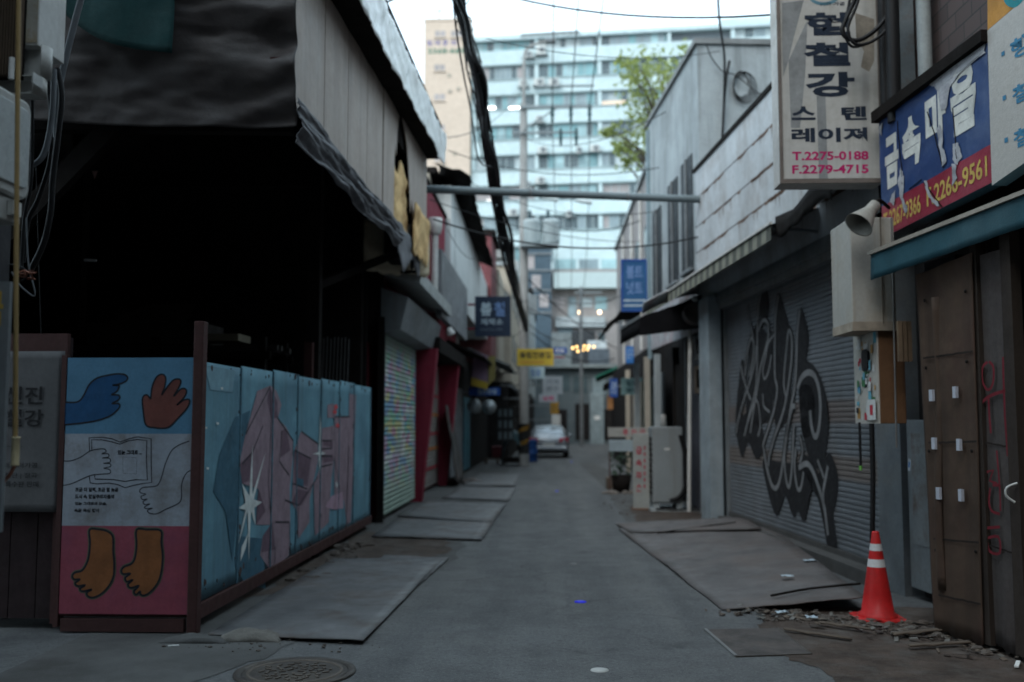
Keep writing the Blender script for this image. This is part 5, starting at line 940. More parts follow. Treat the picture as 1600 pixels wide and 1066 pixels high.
for z, c in ((.5, 0), (.95, 1), (1.3, 0), (1.75, 1), (2.2, 0)): b.obox(ROW, 4.6, z, -.1, 9.1, z + .06, -.085, c)
b.build('painted_stripe', [paint('red_band', (.3, .03, .04)), paint('orange_band2', (.4, .14, .04))], red)
b = MB(); b.obox(ROW, 4.4, 3.05, -.2, 10.9, 3.35, .45); b.build('soffit', m_dark, red)
b = MB(); b.tube([(-2.3, 19.6, 3.9), (-2.3, 19.6, 5.35)], .07, 12); b.lathe([(.11, 0), (.15, .12), (.15, .32), (.0, .32)], (-2.3, 19.6, 5.35), 14); b.build('downpipe', m_pale, red)
# grey panel sign over the crimson shop
FG = Fr((-2.2, 20.0, 0), (.0, 1, 0)); gs = thing('panel_sign', 'long grey metal panel sign with faint lettering above the red columns', 'sign', FG.p(2.6, 3.6, 0))
b = MB(); b.obox(FG, 0, 3.75, -.12, 6.2, 5.12, 0); b.build('panel', M('dull_grey_panel', (.2, .21, .22), .5, metal=.2, var=.25, scale=.9, stain=(.1, .1, .11), samt=.6), gs)
b = MB(); 
for i, ch in enumerate('철강스텐'): b.text(FG, ch, .8 + i * 1.2, 4.1, 1.6 + i * 1.2, 4.8, .004, 0, .02)
b.build('lettering', paint('ghost_lettering', (.29, .3, .31)), gs)
b = MB(); b.lathe([(.05, 0), (.09, .14), (.06, .16)], FG.p(.5, 3.55, .1), 10, 0, (.4, 0, -1)); tag(b.build('floodlight', m_white, gs))
# white upper storey beyond
wh = thing('white_house', 'whitewashed upper-storey wall with a ragged dark eave beyond the shed', 'house', (-5, 26, 0))
b = MB(); b.box((-7.5, 22.75, 0), (-3.3, 36, 4.59)); b.hexa([(-7.5, 22.75, 4.6), (-2.3, 22.75, 4.6), (-2.3, 36, 4.6), (-7.5, 36, 4.6), (-7.5, 22.75, 7.1), (-2.3, 22.75, 7.1), (-2.3, 36, 6.6), (-7.5, 36, 6.6)]); b.build('wall', m_wwall, wh)
b = MB(); b.grid(lambda u, v: Vector((-2.6 + .75 * v + .08 * n3(u * 14, v), 22.3 + u * 10, 7.5 - .28 * v - u * .55 + .1 * n3(u * 12, v * 2))), 40, 4); b.box((-7.5, 22.3, 7.3), (-2.6, 32, 7.42)); b.build('eave', m_dark, wh, solid=.03)
b = MB(); b.obox(Fr((-2.295, 22.75, 0), (0, 1, 0)), 1, 4.6, 0, 1.02, 7, .004); b.build('wall_cable', m_cable, wh)
# window band of a house behind the shed roof
bh2 = thing('back_house', 'strip of small windows of a house behind the crimson parapet', 'house', (-4.5, 23, 5.9))
b = MB(); b.box((-7, 22.3, 6.38), (-2.75, 22.74, 7.4)); b.build('wall', m_beige, bh2)
for k in range(3): b = MB(); b.box((-4.6 + .65 * k, 22.27, 6.5), (-4.1 + .65 * k, 22.295, 7.2)); b.build('window', m_glass, bh2)
# brick and beige houses farther along
mh = thing('brick_house', 'maroon brick house with a pale neighbour wall behind the hanging navy sign', 'house', (-4, 38, 0))
b = MB(); b.box((-7, 36.05, 0), (-3.0, 44, 3.7)); b.box((-7, 36.05, 3.71), (-2.15, 39.4, 8.5)); b.build('wall', m_mbrick, mh); b = MB(); b.box((-7, 39.41, 3.71), (-2.05, 44, 7.7)); b.build('side_wall', m_beige, mh); b = MB(); b.box((-7.2, 35.95, 8.5), (-2.0, 39.5, 8.65)); b.build('roof', m_dark, mh)
b = MB(); b.box((-3.6, 36.0, 5.2), (-2.5, 36.04, 6.6)); b.build('window', m_glass, mh)
bg2 = thing('beige_house', 'beige house with small windows behind the utility pole on the left', 'house', (-4, 49, 0))
b = MB(); b.box((-7, 44.1, 3.4), (-1.75, 56, 8.6)); b.build('wall', m_beige, bg2); b = MB(); b.box((-7, 44.1, 0), (-1.85, 56, 3.39)); b.build('shopfront', m_in, bg2); b = MB(); b.prism([(-1.85, 44.2, 3.2), (-1.2, 44.2, 2.85), (-1.2, 44.2, 2.92), (-1.85, 44.2, 3.3)], (0, 9, 0)); b.build('canopy', m_grey, bg2)
b = MB(); b.box((-7.1, 44.0, 8.6), (-1.6, 56.1, 8.8)); b.build('roof', m_conc, bg2)
for z in (4.4, 6.8):
    for y in (46, 49.5, 53): b = MB(); b.box((-1.75, y, z), (-1.72, y + 1.4, z + 1.2)); b.build('window', m_glass, bg2)
gl = thing('grey_block', 'plain grey block closing the left side near the junction', 'building', (-4, 63, 0))
b = MB(); b.box((-8, 56.2, 3.2), (-1.1, 73.5, 9)); b.build('wall', m_conc, gl); b = MB(); b.box((-8, 56.2, 0), (-1.2, 73.5, 3.19)); b.build('shopfront', m_in, gl); b = MB(); b.box((-8.1, 56.1, 9), (-1.0, 73.6, 9.2)); b.build('roof', m_dark, gl)  # wall raised and lengthened to shade the end of the lane
for y in (58, 62, 66): b = MB(); b.box((-1.1, y, 4), (-1.07, y + 1.5, 5.3)); b.build('window', m_glass, gl)
# low shopfronts on the left between columns and pole
lf = thing('low_shopfront', 'low dark shopfront with turquoise doors and round lamps on the left', 'shop building', (-3.5, 33, 0))
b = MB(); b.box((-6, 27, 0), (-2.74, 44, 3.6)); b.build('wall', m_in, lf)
b = MB(); b.prism([(-2.8, 26.6, 3.75), (-1.75, 26.6, 3.3), (-1.75, 26.6, 3.36), (-2.8, 26.6, 3.85)], (0, 5.2, 0)); b.build('canopy', m_dark, lf)
b = MB(); b.prism([(-2.8, 33, 4.0), (-1.35, 33, 3.45), (-1.35, 33, 3.52), (-2.8, 33, 4.1)], (0, 6, 0)); b.build('canopy', M('grey_canopy', (.14, .15, .15), .8), lf)
FSH = Fr((-2.72, 27, 0), (0, 1, 0))
m_turq = M('turquoise_door', (.05, .17, .21), .6, var=.3, stain=(.1, .05, .1), samt=.5)
for u, w_ in ((4.2, 1.0), (5.5, .9)): b = MB(); b.obox(FSH, u, .1, -.02, u + w_, 2.4, .02); b.build('door', m_turq, lf)
b = MB(); b.obox(FSH, 0, .1, -.02, 3.6, 2.6, .02); b.build('shutter', M('scrawled_shutter', (.14, .15, .16), .7, var=.4, scale=3, stain=(.3, .3, .3), samt=.6, sscale=4), lf)
gr = onY(784, 665, 36.0); b = MB()
x0, x1 = onY(777, 665, 35.2).x, onY(802, 665, 35.2).x; z0, z1 = onY(790, 690, 35.2).z, onY(790, 637, 35.2).z
gt = thing('window_grille', 'dark window grille board with pale panes behind the covered cart', 'window grille', ((x0 + x1) / 2, 35.25, z0))
b = MB(); b.box((x0, 35.2, z0), (x1, 35.3, z1)); b.build('board', m_black, gt)
b = MB()
for i in range(3):
    for j in range(3): b.box((x0 + .05 + i * (x1 - x0) / 3, 35.19, z0 + .08 + j * (z1 - z0) / 3), (x0 + (i + 1) * (x1 - x0) / 3 - .04, 35.198, z0 + (j + 1) * (z1 - z0) / 3 - .06))
b.build('pane', glass_mat('pale_pane', (.13, .16, .17)), gt)
def mirror_lamp(px, py, Y, label):
    c = onY(px, py, Y); t_ = thing('round_lamp', label, 'lamp', c, 'round lamps under the blue fascia board')
    mb = MB(); mb.lathe([(.0, .16), (.12, .14), (.2, .06), (.23, 0), (.215, -.02), (.0, -.05)], c, 20, 0, (0, -1, 0)); mb.build('dome', M('galvanised_dome', (.33, .36, .37), .35, metal=.4, var=.3, scale=6), t_)
    mb = MB(); mb.tube([c + Vector((0, .1, .1)), c + Vector((0, .15, .5))], .02, 6); mb.build('arm', m_dark, t_)
mirror_lamp(741, 635, 30.5, 'round galvanised lamp dome, left one of the two under the blue board'); mirror_lamp(764, 636, 31.5, 'round galvanised lamp dome, right one of the two under the blue board')
def hang_sign(name, label, cat, x0, y0, x1, y1, Y, m, texts=(), th=.1, bracket=None, border=None, group=None):
    fr_, w_, h_ = sign_frame(x0, y0, x1, y1, Y); t_ = thing(name, label, cat, fr_.p(w_ / 2, 0, 0), group)
    mb = MB(); mb.obox(fr_, 0, 0, -th, w_, h_, 0); mb.build('panel', m, t_, bevel=.008)
    if border: mb = MB(); k = .05; mb.obox(fr_, 0, 0, 0, w_, k, .012); mb.obox(fr_, 0, h_ - k, 0, w_, h_, .012); mb.obox(fr_, 0, k, 0, k, h_ - k, .012); mb.obox(fr_, w_ - k, k, 0, w_, h_ - k, .012); mb.build('frame', border, t_)
    if texts:
        mats = []; mb = MB()
        for s_, a0, b0, a1, b1, mm, bo in texts:
            if mm not in mats: mats.append(mm)
            a = fr_.px(a0, b1); c = fr_.px(a1, b0)
            if s_: mb.text(fr_, s_, a[0], a[1], c[0], c[1], .004, mats.index(mm), bo)
            else: mb.rect(fr_, a[0], a[1], c[0], c[1], .003, mats.index(mm))
        mb.build('lettering', mats, t_)
    for k, (a, zf) in enumerate(bracket or ()): mb = MB(); mb.bar(fr_.p(w_ * (.02 if a < 0 else .98), h_ * zf, -th / 2), fr_.p(w_ * (.02 if a < 0 else .98) + a, h_ * zf, -th / 2), .05, .05); mb.build('bracket', m_crim if name == 'hanging_sign' else m_grey, t_)
    return t_
m_nav = M('navy_sign', (.02, .032, .058), .5, var=.15); m_pb = paint('pale_blue_letter', (.42, .5, .55)); m_mb = paint('mid_blue_letter', (.16, .26, .48)); m_fade = paint('faded_letter', (.16, .19, .22))
hang_sign('hanging_sign', 'navy square hanging sign with white and blue Korean letters on the left', 'hanging sign', 742, 463, 798, 526, 27.5, m_nav, (('善', 751, 472, 768, 494, m_pb, .03), ('철', 772, 472, 789, 494, m_mb, .03), ('제작소', 751, 498, 786, 508, m_pb, .02), ('SHANCHUL STEEL', 751, 513, 786, 517, m_fade, .0)), bracket=((-1.1, .8), (-1.1, .2)))
m_ys = M('yellow_sign', (.52, .37, .045), .5, var=.1, stain=(.5, .3, .08), samt=.4); m_yd = paint('sign_ink', (.06, .05, .03))
hang_sign('hanging_sign', 'yellow oblong sign with dark lettering hung from the utility pole', 'hanging sign', 808, 545, 865, 572, 34, m_ys, (('용접전문점', 812, 550, 861, 560, m_yd, .04), ('', 812, 565, 850, 567, paint('orange_line', (.5, .2, .05)), 0)), bracket=((.4, .5),))
m_sb = M('street_sign_blue', (.02, .07, .27), .5); hang_sign('street_sign', 'small blue street name plate just behind the yellow sign', 'street sign', 863, 543, 886, 553, 36, m_sb, (('청계로', 868, 545, 882, 551, m_white, .02),), th=.03, bracket=((-1.0, .5),))
m_ls = M('pale_cyan_sign', (.4, .52, .55), .5, var=.1); hang_sign('shop_sign', 'small pale blue sign directly under the yellow sign', 'shop sign', 822, 573, 851, 592, 37.5, m_ls, (('철물', 829, 577, 845, 588, m_mb, .02),), bracket=((-.9, .5),))
m_gs = M('pale_grey_sign', (.34, .38, .41), .5, var=.1); hang_sign('shop_sign', 'pale grey square sign right of the small pale blue one', 'shop sign', 848, 588, 879, 616, 42, m_gs, (('기계', 853, 593, 873, 601, m_fade, .02), ('공구', 853, 604, 873, 611, m_fade, .02)), bracket=((-1.8, .5),))
hang_sign('shop_sign', 'low pale sign with reddish lettering above the parked car', 'shop sign', 842, 616, 871, 629, 44, m_gs, (('상회', 848, 619, 865, 626, m_mag, .02),), bracket=((-1.6, .5),))
hang_sign('shop_sign', 'narrow ochre sign hanging over the parked car', 'shop sign', 860, 628, 873, 647, 46, M('ochre_sign', (.36, .2, .03), .6), (('열쇠', 861, 631, 872, 643, m_yd, .0),), bracket=((-2.2, .7),))
hang_sign('shop_sign', 'white square notice board behind the car roof', 'shop sign', 862, 648, 876, 664, 50, m_pale, bracket=((-2.3, .5),))
# pink and yellow banner, blue fascia board
tilt = thing('tilted_banner', 'tilted pink banner with a yellow lower band above the round lamps', 'banner', onY(750, 580, 29.5))
fr_, w_, h_ = sign_frame(737, 548, 762, 608, 29.5)
b = MB(); b.add([fr_.p(.0, .25, 0), fr_.p(w_, .1, 0), fr_.p(w_ * 1.0, h_ * .85, 0), fr_.p(w_ * .1, h_, 0)], [(0, 1, 2, 3)]); b.build('cloth', M('mauve_cloth', (.26, .17, .24), .8), tilt, solid=.02)
b = MB(); b.add([fr_.p(-.02, .12, -.012), fr_.p(w_ * .98, -.02, -.012), fr_.p(w_, .2, -.012), fr_.p(0, .34, -.012)], [(0, 1, 2, 3)]); b.build('yellow_band', m_ys, tilt, solid=.05)
b = MB(); b.add([fr_.p(w_ * 1.02, .1, -.1), fr_.p(w_ * 1.4, .35, -.6), fr_.p(w_ * 1.4, h_ * .9, -.6), fr_.p(w_ * 1.02, h_ * .85, -.1)], [(0, 1, 2, 3)]); b.build('side_cloth', M('olive_cloth', (.16, .13, .04), .8), tilt, solid=.02)
b = MB(); b.bar(fr_.p(w_ * .5, h_ * .9, -.05), fr_.p(-.8, h_ * .95, -.05), .04, .04); b.build('pole', m_dark, tilt)
hang_sign('fascia_board', 'bright blue fascia board with pale lettering above the round lamps', 'fascia sign', 733, 606, 781, 618, 30, M('bright_blue', (.012, .07, .3), .5), (('일신정밀', 746, 608, 776, 616, m_pb, .02),), th=.15, bracket=((-.6, .5),))
# covered cart, crate, barrel, box, junk
ct = onZ(803, 728, 0); cart = thing('covered_cart', 'handcart heaped under a blue-green tarpaulin beside the utility pole', 'cart', (ct.x, ct.y, 0))
b = MB(); b.grid(lambda u, v: ct + Vector((-.45 + u * .95 + .06 * n3(v * 4, u * 3), -.35 + v * 1.3, .16 + (math.sin(PI * min(1, u * 1.0)) ** .5) * (1.4 - .5 * u + .18 * n3(u * 4, v * 3, 2)) * (math.sin(PI * (.12 + .76 * v)) ** .4))), 24, 18); b.build('tarpaulin', M('blue_green_tarp', (.035, .07, .08), .6, var=.4, scale=4, bump=.2), cart, solid=.01)
b = MB(); b.box((ct.x - .4, ct.y - .28, .12), (ct.x + .42, ct.y + .9, .3)); b.build('bed', m_dark, cart)
for sx in (-.44, .44): b = MB(); b.lathe([(.0, -.03), (.2, -.03), (.2, .03), (.0, .03)], (ct.x + sx, ct.y + .3, .2), 18, 0, (1, 0, 0)); b.build('wheel', m_black, cart)
cc_ = onZ(777, 725, 0); b = MB(); b.box((cc_.x - .22, cc_.y, .25), (cc_.x + .22, cc_.y + .4, .68)); b.box((cc_.x - .24, cc_.y - .02, .62), (cc_.x + .24, cc_.y + .42, .66)); tag(b.build('crate', M('dark_red_crate', (.1, .02, .025), .6), bevel=.02, loc=(cc_.x, cc_.y, .25)), 'dark red plastic crate on a low pallet beside the covered cart', 'crate')
b = MB()
for k in range(5): b.box((cc_.x - .5, cc_.y - .15 + .16 * k, .16), (cc_.x + .4, cc_.y - .04 + .16 * k, .2))
for k in (-.45, 0, .34): b.box((cc_.x + k - .04, cc_.y - .15, 0.02), (cc_.x + k + .04, cc_.y + .6, .159))
tag(b.build('pallet', m_scrap, loc=(cc_.x, cc_.y, 0)), 'low grey wooden pallet under the dark red crate', 'pallet')
bb = onZ(829, 722, 0); b = MB(); b.lathe([(.0, 0), (.27, 0), (.28, .03), (.27, .3), (.285, .32), (.27, .34), (.27, .85), (.28, .88), (.25, .9), (.0, .88)], bb, 22); tag(b.build('barrel', M('blue_plastic_barrel', (.015, .06, .2), .45), loc=bb), 'blue plastic barrel between the pole and the parked car', 'barrel')
hp = onZ(722, 757, 0); 
rubble('stone_heap', [(hp.x - .25, hp.y), (hp.x + .3, hp.y + .6)], 26, .08, .22, M('heap_stone', (.13, .12, .115), .9, stain=(.16, .09, .06), samt=.5), 21, .12)
bp_ = onZ(700, 758, 0); b = MB(); b.grid(lambda u, v: Vector((-2.6 + .3 * v + .03 * n3(u * 3, v * 3), 24.6 + u * 1.8, .1 + 1.9 * (1 - v) + .06 * n3(u * 5, v * 4))), 10, 14); tag(b.build('leaning_board', M('peeling_board', (.06, .057, .055), .9, var=.4, stain=(.12, .08, .06), samt=.6), solid=.03, loc=(-2.4, 25.5, .1)), 'peeling board leaning on the wall past the second red column', 'board')

# ------------------------------------------------------------------ utility poles, transformers, wires
pc = onZ(819, 733, 0); PX, PY = -.98, 36.8
up = thing('utility_pole', 'tall concrete utility pole with transformers and crossarms on the left', 'utility pole', (PX, PY, 0))
m_pole = M('pole_concrete', (.30, .30, .29), .85, var=.1, stain=(.2, .2, .19), samt=.4)
b = MB(); b.tube([(PX, PY, 0), (PX, PY, 13.6)], .19, 16, r1=.14); b.tube([(PX, PY, 13.6), (PX + .02, PY, 15.2)], .07, 10); b.tube(smooth([(PX + .02, PY, 15.2), (PX + .1, PY, 15.7), (PX + .5, PY, 15.95), (PX + 1.0, PY, 16.05)], 4), .05, 8); b.build('shaft', m_pole, up)
b = MB(); b.lathe([(.195, .45), (.198, 1.55)], (PX, PY, 0), 16); 
for k in range(2): 
    z = .65 + k * .5
    b.add([(PX + .2 * math.cos(a), PY + .2 * math.sin(a), z + .1 * (i % 2 * 0) + (a + PI) * .08 + dz) for dz in (0, .16) for i, a in enumerate([-PI + j * PI / 8 for j in range(17)])], [(j, j + 1, 18 + j, 17 + j) for j in range(16)], 1)
b.build('guard_wrap', [paint('hazard_black', (.02, .02, .02)), paint('hazard_yellow', (.2, .105, .015))], up)
b = MB(); b.box((PX + .86, PY - .13, 15.98), (PX + 1.22, PY + .13, 16.1)); b.build('lamp_head', m_grey, up)
def zat(py): return onY(820, py, PY).z
def xat(px): return onY(px, 200, PY).x
m_arm = plain('galvanised_arm', (.22, .25, .26), .5, .4)
for py, x0, x1 in ((170, 812, 926), (210, 800, 902), (138, 838, 928), (307, 795, 840)):
    b = MB(); b.bar((xat(x0), PY - .2, zat(py)), (xat(x1), PY - .2, zat(py)), .09, .1 if py == 170 else .06); b.build('crossarm', m_arm, up)
b = MB(); b.bar((PX, PY - .2, zat(205)), (xat(870), PY - .2, zat(172)), .05, .05); b.build('brace', m_arm, up)
for px, py in ((863, 178), (892, 178), (921, 178), (876, 215), (900, 215)):
    x, z = xat(px), zat(py); b = MB(); b.lathe([(.0, .28), (.05, .27), (.05, .2), (.085, .18), (.05, .14), (.085, .1), (.05, .06), (.085, .02), (.05, -.03), (.09, -.1), (.05, -.2), (.05, -.4), (.0, -.42)], (x, PY - .2, z), 10); b.build('insulator', plain('green_insulator', (.02, .06, .065), .3), up)
for px in (832, 860):
    x = xat(px); z = zat(385); yo = PY - .35; b = MB(); b.lathe([(.0, 0), (.3, .0), (.33, .06), (.33, .78), (.34, .8), (.34, .86), (.28, .92), (.0, .95)], (x, yo, z), 20)
    for k in range(4): b.tube([(x + .34 * math.cos(k * 1.57 + .8), yo + .34 * math.sin(k * 1.57 + .8), z + .1), (x + .34 * math.cos(k * 1.57 + .8), yo + .34 * math.sin(k * 1.57 + .8), z + .7)], .03, 6)
    tr_ = b.build('transformer', M('transformer_grey', (.36, .42, .43), .5, var=.1, stain=(.25, .28, .28), samt=.4), up)
    b = MB()
    b.lathe([(.06, 0), (.09, .06), (.05, .1), (.09, .16), (.05, .2), (.08, .26), (.0, .4)], (x - .1, yo, z + .93), 8); b.build('bushing', plain('bushing_glaze', (.02, .05, .06), .3), tr_)
b = MB(); b.box((PX - .1, PY - .75, zat(390)), (xat(872), PY - .05, zat(386))); b.build('platform', m_arm, up)
for px, py, w_ in ((872, 312, .9), (925, 316, .6)):
    a = onY(px - 25, py - 3, PY - .3); c = onY(px, py, PY - .3); b = MB(); b.tube([onY(830, 304, PY), a], .025, 6); b.build('lamp_arm', m_arm, up)
    b = MB(); b.tube([a, c], .07, 8, r1=.1); b.build('street_lamp', M('lamp_shell_grey', (.45, .5, .5), .4), up)
# small box and hardware halfway up
b = MB(); b.box((PX + .2, PY - .25, 5.6), (PX + .5, PY + .1, 6.3)); b.build('junction_box', m_arm, up)
# thick cable bundle from the pole towards and over the camera
def sag(a, c, s, n=14): a = Vector(a); c = Vector(c); return [a.lerp(c, i / n) - Vector((0, 0, s * 4 * (i / n) * (1 - i / n))) for i in range(n + 1)]
def bundle_pt(px, py, X): return onX(px, py, X)
bp0 = [bundle_pt(715, -40, -1.2), bundle_pt(722, 20, -1.2), bundle_pt(745, 120, -1.18), bundle_pt(760, 205, -1.15), bundle_pt(776, 300, -1.1), bundle_pt(792, 395, -1.02), bundle_pt(811, 470, -.93)]
bp0 += [Vector((PX + .1, PY - .25, onY(826, 515, PY).z))]
spine = [Vector(p) for p in smooth([tuple(p) for p in bp0], 8)]
bun = thing('cable_bundle', 'thick tangled black cable bundle sagging from overhead down to the utility pole', 'cable bundle', spine[-1])
for k in range(17):
    a = k * 2.4; r = .03 + .07 * (k % 4) / 3; mb = MB(); f0 = RND.random() * 9; loose = .05 if k < 11 else .17
    mb.tube([p + Vector((math.cos(a + i * .06) * r + loose * n3(i * .13 + f0, k), 0, math.sin(a + i * .06) * r + loose * 1.2 * n3(f0, i * .13, k))) for i, p in enumerate(spine)], .015 + .024 * (k % 3 == 0), 6); mb.build('strand', m_cable, bun)
mb = MB()
for k in range(9):
    i = 4 + k * 5; p = spine[min(i, len(spine) - 1)]; rr_ = .09 + .05 * RND.random()
    mb.tube([p + Vector((rr_ * math.cos(t * .7), .2 * t * .12, rr_ * math.sin(t * .7) - .03)) for t in range(10)], .008, 5)
mb.build('binding', m_cable, bun)
side = [Vector(p) for p in smooth([tuple(bundle_pt(*p)) for p in ((706, -40, -1.3), (712, 40, -1.3), (725, 120, -1.3), (735, 170, -1.3), (744, 235, -1.28), (752, 255, -1.25), (766, 262, -1.15))], 6)]
wire('cable', 'slack black cable loop drooping left of the thick bundle', side, .014, k=1)
wire('cable', 'second slack thin cable twisted beside the thick bundle', [p + Vector((.08 + .05 * n3(i * .4), 0, .05 * n3(i * .3, 4))) for i, p in enumerate(side)], .01, k=1)
# overhead conductors along the lane
for px, py in ((863, 168), (892, 168), (921, 168)):
    x, z = xat(px), zat(py); wire('power_line', 'thin overhead line along the lane from the pole crossarm, ' + {863: 'left one', 892: 'middle one', 921: 'right one'}[px], sag((x, PY - .2, z), (x + .1, -6, z + .6), .25, 16), .019, 'overhead lines along the lane', k=1, cat='power line')
    wire('power_line', 'thin wire dropping from the pole crossarm towards the junction, ' + {863: 'left one', 892: 'middle one', 921: 'right one'}[px], [(x, PY - .2, z - .6), (x + .15, PY + 6, z - 3.2), (x + .35, PY + 18, z - 4.6), (x + .4, 72, z - 4)], .014, 'overhead lines along the lane', k=4, cat='power line')
for i, (a, c, s_, r_, lab) in enumerate(((onY(676, 342, 16.3), onY(1102, 368, 17.2), .35, .014, 'thin black cable sagging across the lane below the grey pipe'), (onY(672, 312, 17), onY(1000, 378, 24), .2, .008, 'hair-thin wire slanting across the lane under the grey pipe'), (onY(800, -4, 12), onY(1400, -2, 9.2), .22, .011, 'black cable crossing the sky in front of the apartment roofline'),
                                      (onY(820, 430, PY), onY(965, 545, 46), .3, .02, 'dark cable descending from the pole to the far right shops'), (onY(824, 480, PY), onY(1000, 500, 24), .3, .014, 'dark cable running from the pole to the blue hanging board'), (onY(470, 8, 9), onY(625, -6, 11), .1, .012, 'dark cable looped below the shed roof at the top edge'))):
    wire('cable', lab, sag(a, c, s_), r_, 'cables strung across the lane', k=1)
b = MB(); q = onY(489, 7, 9); b.box((q.x - .06, q.y - .03, q.z - .03), (q.x + .06, q.y + .03, q.z + .03)); tag(b.build('cable_clamp', m_grey, loc=q), 'small grey clamp on the dark cable at the top edge', 'clamp')
# second pole far down the lane
sp2 = thing('utility_pole', 'slim distant utility pole right of the car near the junction', 'utility pole', (2.05, 66, 0))
b = MB(); b.tube([(2.05, 66, 0), (2.05, 66, 10.6)], .14, 12, r1=.1); b.build('shaft', M('dull_pole', (.15, .16, .165), .85), sp2)
for z, l in ((10.2, 1.4), (9.5, 1.1)): b = MB(); b.bar((2.05 - l * .3, 65.85, z), (2.05 + l, 65.85, z), .08, .08); b.build('crossarm', m_arm, sp2)
# grey pipe across the lane
a, c = onY(655, 294, 16.15), onY(1103, 312, 17.0); b = MB(); b.tube([a + Vector((-.3, 0, 0)), c], .065, 14); pp = b.build('pipe', M('blue_grey_pipe', (.13, .16, .17), .5, var=.15), loc=a); tag(pp, 'straight blue-grey steel pipe spanning the lane between shed and concrete house', 'pipe')
for t_ in (.38, .72): q = a.lerp(c, t_); b = MB(); b.lathe([(.066, -.02), (.074, -.02), (.074, .02), (.066, .02)], q, 14, 0, c - a); b.build('collar', m_grey, pp)

# ------------------------------------------------------------------ right row: concrete house, shops
m_oldwin = M('grimy_window', (.025, .03, .034), .6, var=.4, spec=.1)
chh = thing('concrete_house', 'weathered pale concrete house with tall dark windows behind the tin shop', 'house', (4.5, 19, 0))
b = MB()
cA, cB = onY(1089, 68, 17.5), onRW(1028, 225, 0); FC = Fr((cA.x, 17.5, 0), Vector((-.0794, .9968, 0)))
L2 = 5.0; zt_ = 8.35
b.obox(Fr((cA.x, 17.5, 0), RWD), 0, 0, -4.5, L2, zt_, 0) if False else b.hexa([(cA.x, 17.45, 3.82), (cA.x + 5, 17.85, 3.82), (cA.x + 5 - .4, 22.6, 3.82), (cA.x - .4, 22.4, 3.82), (cA.x, 17.45, zt_), (cA.x + 5, 17.85, zt_), (cA.x + 5 - .4, 22.6, zt_), (cA.x - .4, 22.4, zt_)])
b.build('wall', m_conc, chh)
b = MB(); b.hexa([(cA.x - .06, 17.4, zt_), (cA.x + 5, 17.8, zt_), (cA.x + 4.6, 22.7, zt_), (cA.x - .46, 22.5, zt_), (cA.x - .06, 17.4, zt_ + .1), (cA.x + 5, 17.8, zt_ + .1), (cA.x + 4.6, 22.7, zt_ + .1), (cA.x - .46, 22.5, zt_ + .1)]); b.build('coping', M('stained_coping', (.2, .21, .21), .9), chh)
FCS = Fr((cA.x - .4, 22.4, 0), (.0806, -.9967, 0))
for u0, z0_, z1_ in ((.5, 4.3, 6.2), (2.2, 4.35, 6.4), (3.5, 4.4, 6.5)):
    w_ = .95; b = MB(); b.obox(FCS, u0, z0_, .002, u0 + w_, z1_, .02); wd = b.build('window', m_oldwin, chh)
    b = MB(); 
    b.obox(FCS, u0 + w_ / 2 - .03, z0_, .021, u0 + w_ / 2 + .03, z1_, .05)
    b.obox(FCS, u0 - .04, z0_ - .05, .021, u0 + w_ + .04, z0_, .08); b.build('frame', m_grey, wd)
b = MB(); b.obox(FCS, .1, 3.0, .0, .2, 8.2, .08); b.build('downpipe', M('blue_downpipe', (.2, .27, .3), .5), chh)
b = MB(); b.obox(FCS, .0, 3.2, .001, 5, 4.1, .03); b.build('poster_band', M('faded_posters', (.36, .38, .4), .8, var=.3, scale=5, stain=(.35, .1, .1), samt=.5, sscale=4), chh)
# coil of cable on the gable
cq = onY(1157, 133, 17.55); b = MB(); fg = Vector((1, .08, 0)).normalized()
for k in range(5): b.tube([cq + fg * ((.13 + .02 * k) * math.cos(t * .3 + k) + .015 * k) + Vector((0, -.05 - .012 * k, (.24 + .012 * k) * math.sin(t * .3 + k) - .02 * k)) for t in range(19 + k)], .008, 6, caps=False)
tag(b.build('cable_coil', m_cable, loc=cq), 'coil of black cable hung on the pale concrete gable', 'cable coil')
wire('cable', 'black cable running down the concrete gable from the sky', [onY(1121, -30, 15.5), onY(1124, 30, 16), onY(1132, 90, 17), onY(1131, 160, 17.4), onY(1128, 222, 17.4)], .02, 'cables on the concrete gable')
wire('cable', 'thin black cable curving across the concrete gable to the coil', [onY(1104, 70, 17.4), onY(1112, 90, 17.4), onY(1130, 112, 17.4), onY(1150, 118, 17.4), onY(1185, 145, 17.5), onY(1215, 150, 17.5)], .01, 'cables on the concrete gable')
wire('cable', 'thick dark cable ending at the tin siding coping on the gable', [onY(1140, 95, 17.4), onY(1134, 130, 17.4), onY(1130, 190, 17.4), onY(1129, 224, 17.4)], .024, 'cables on the concrete gable')
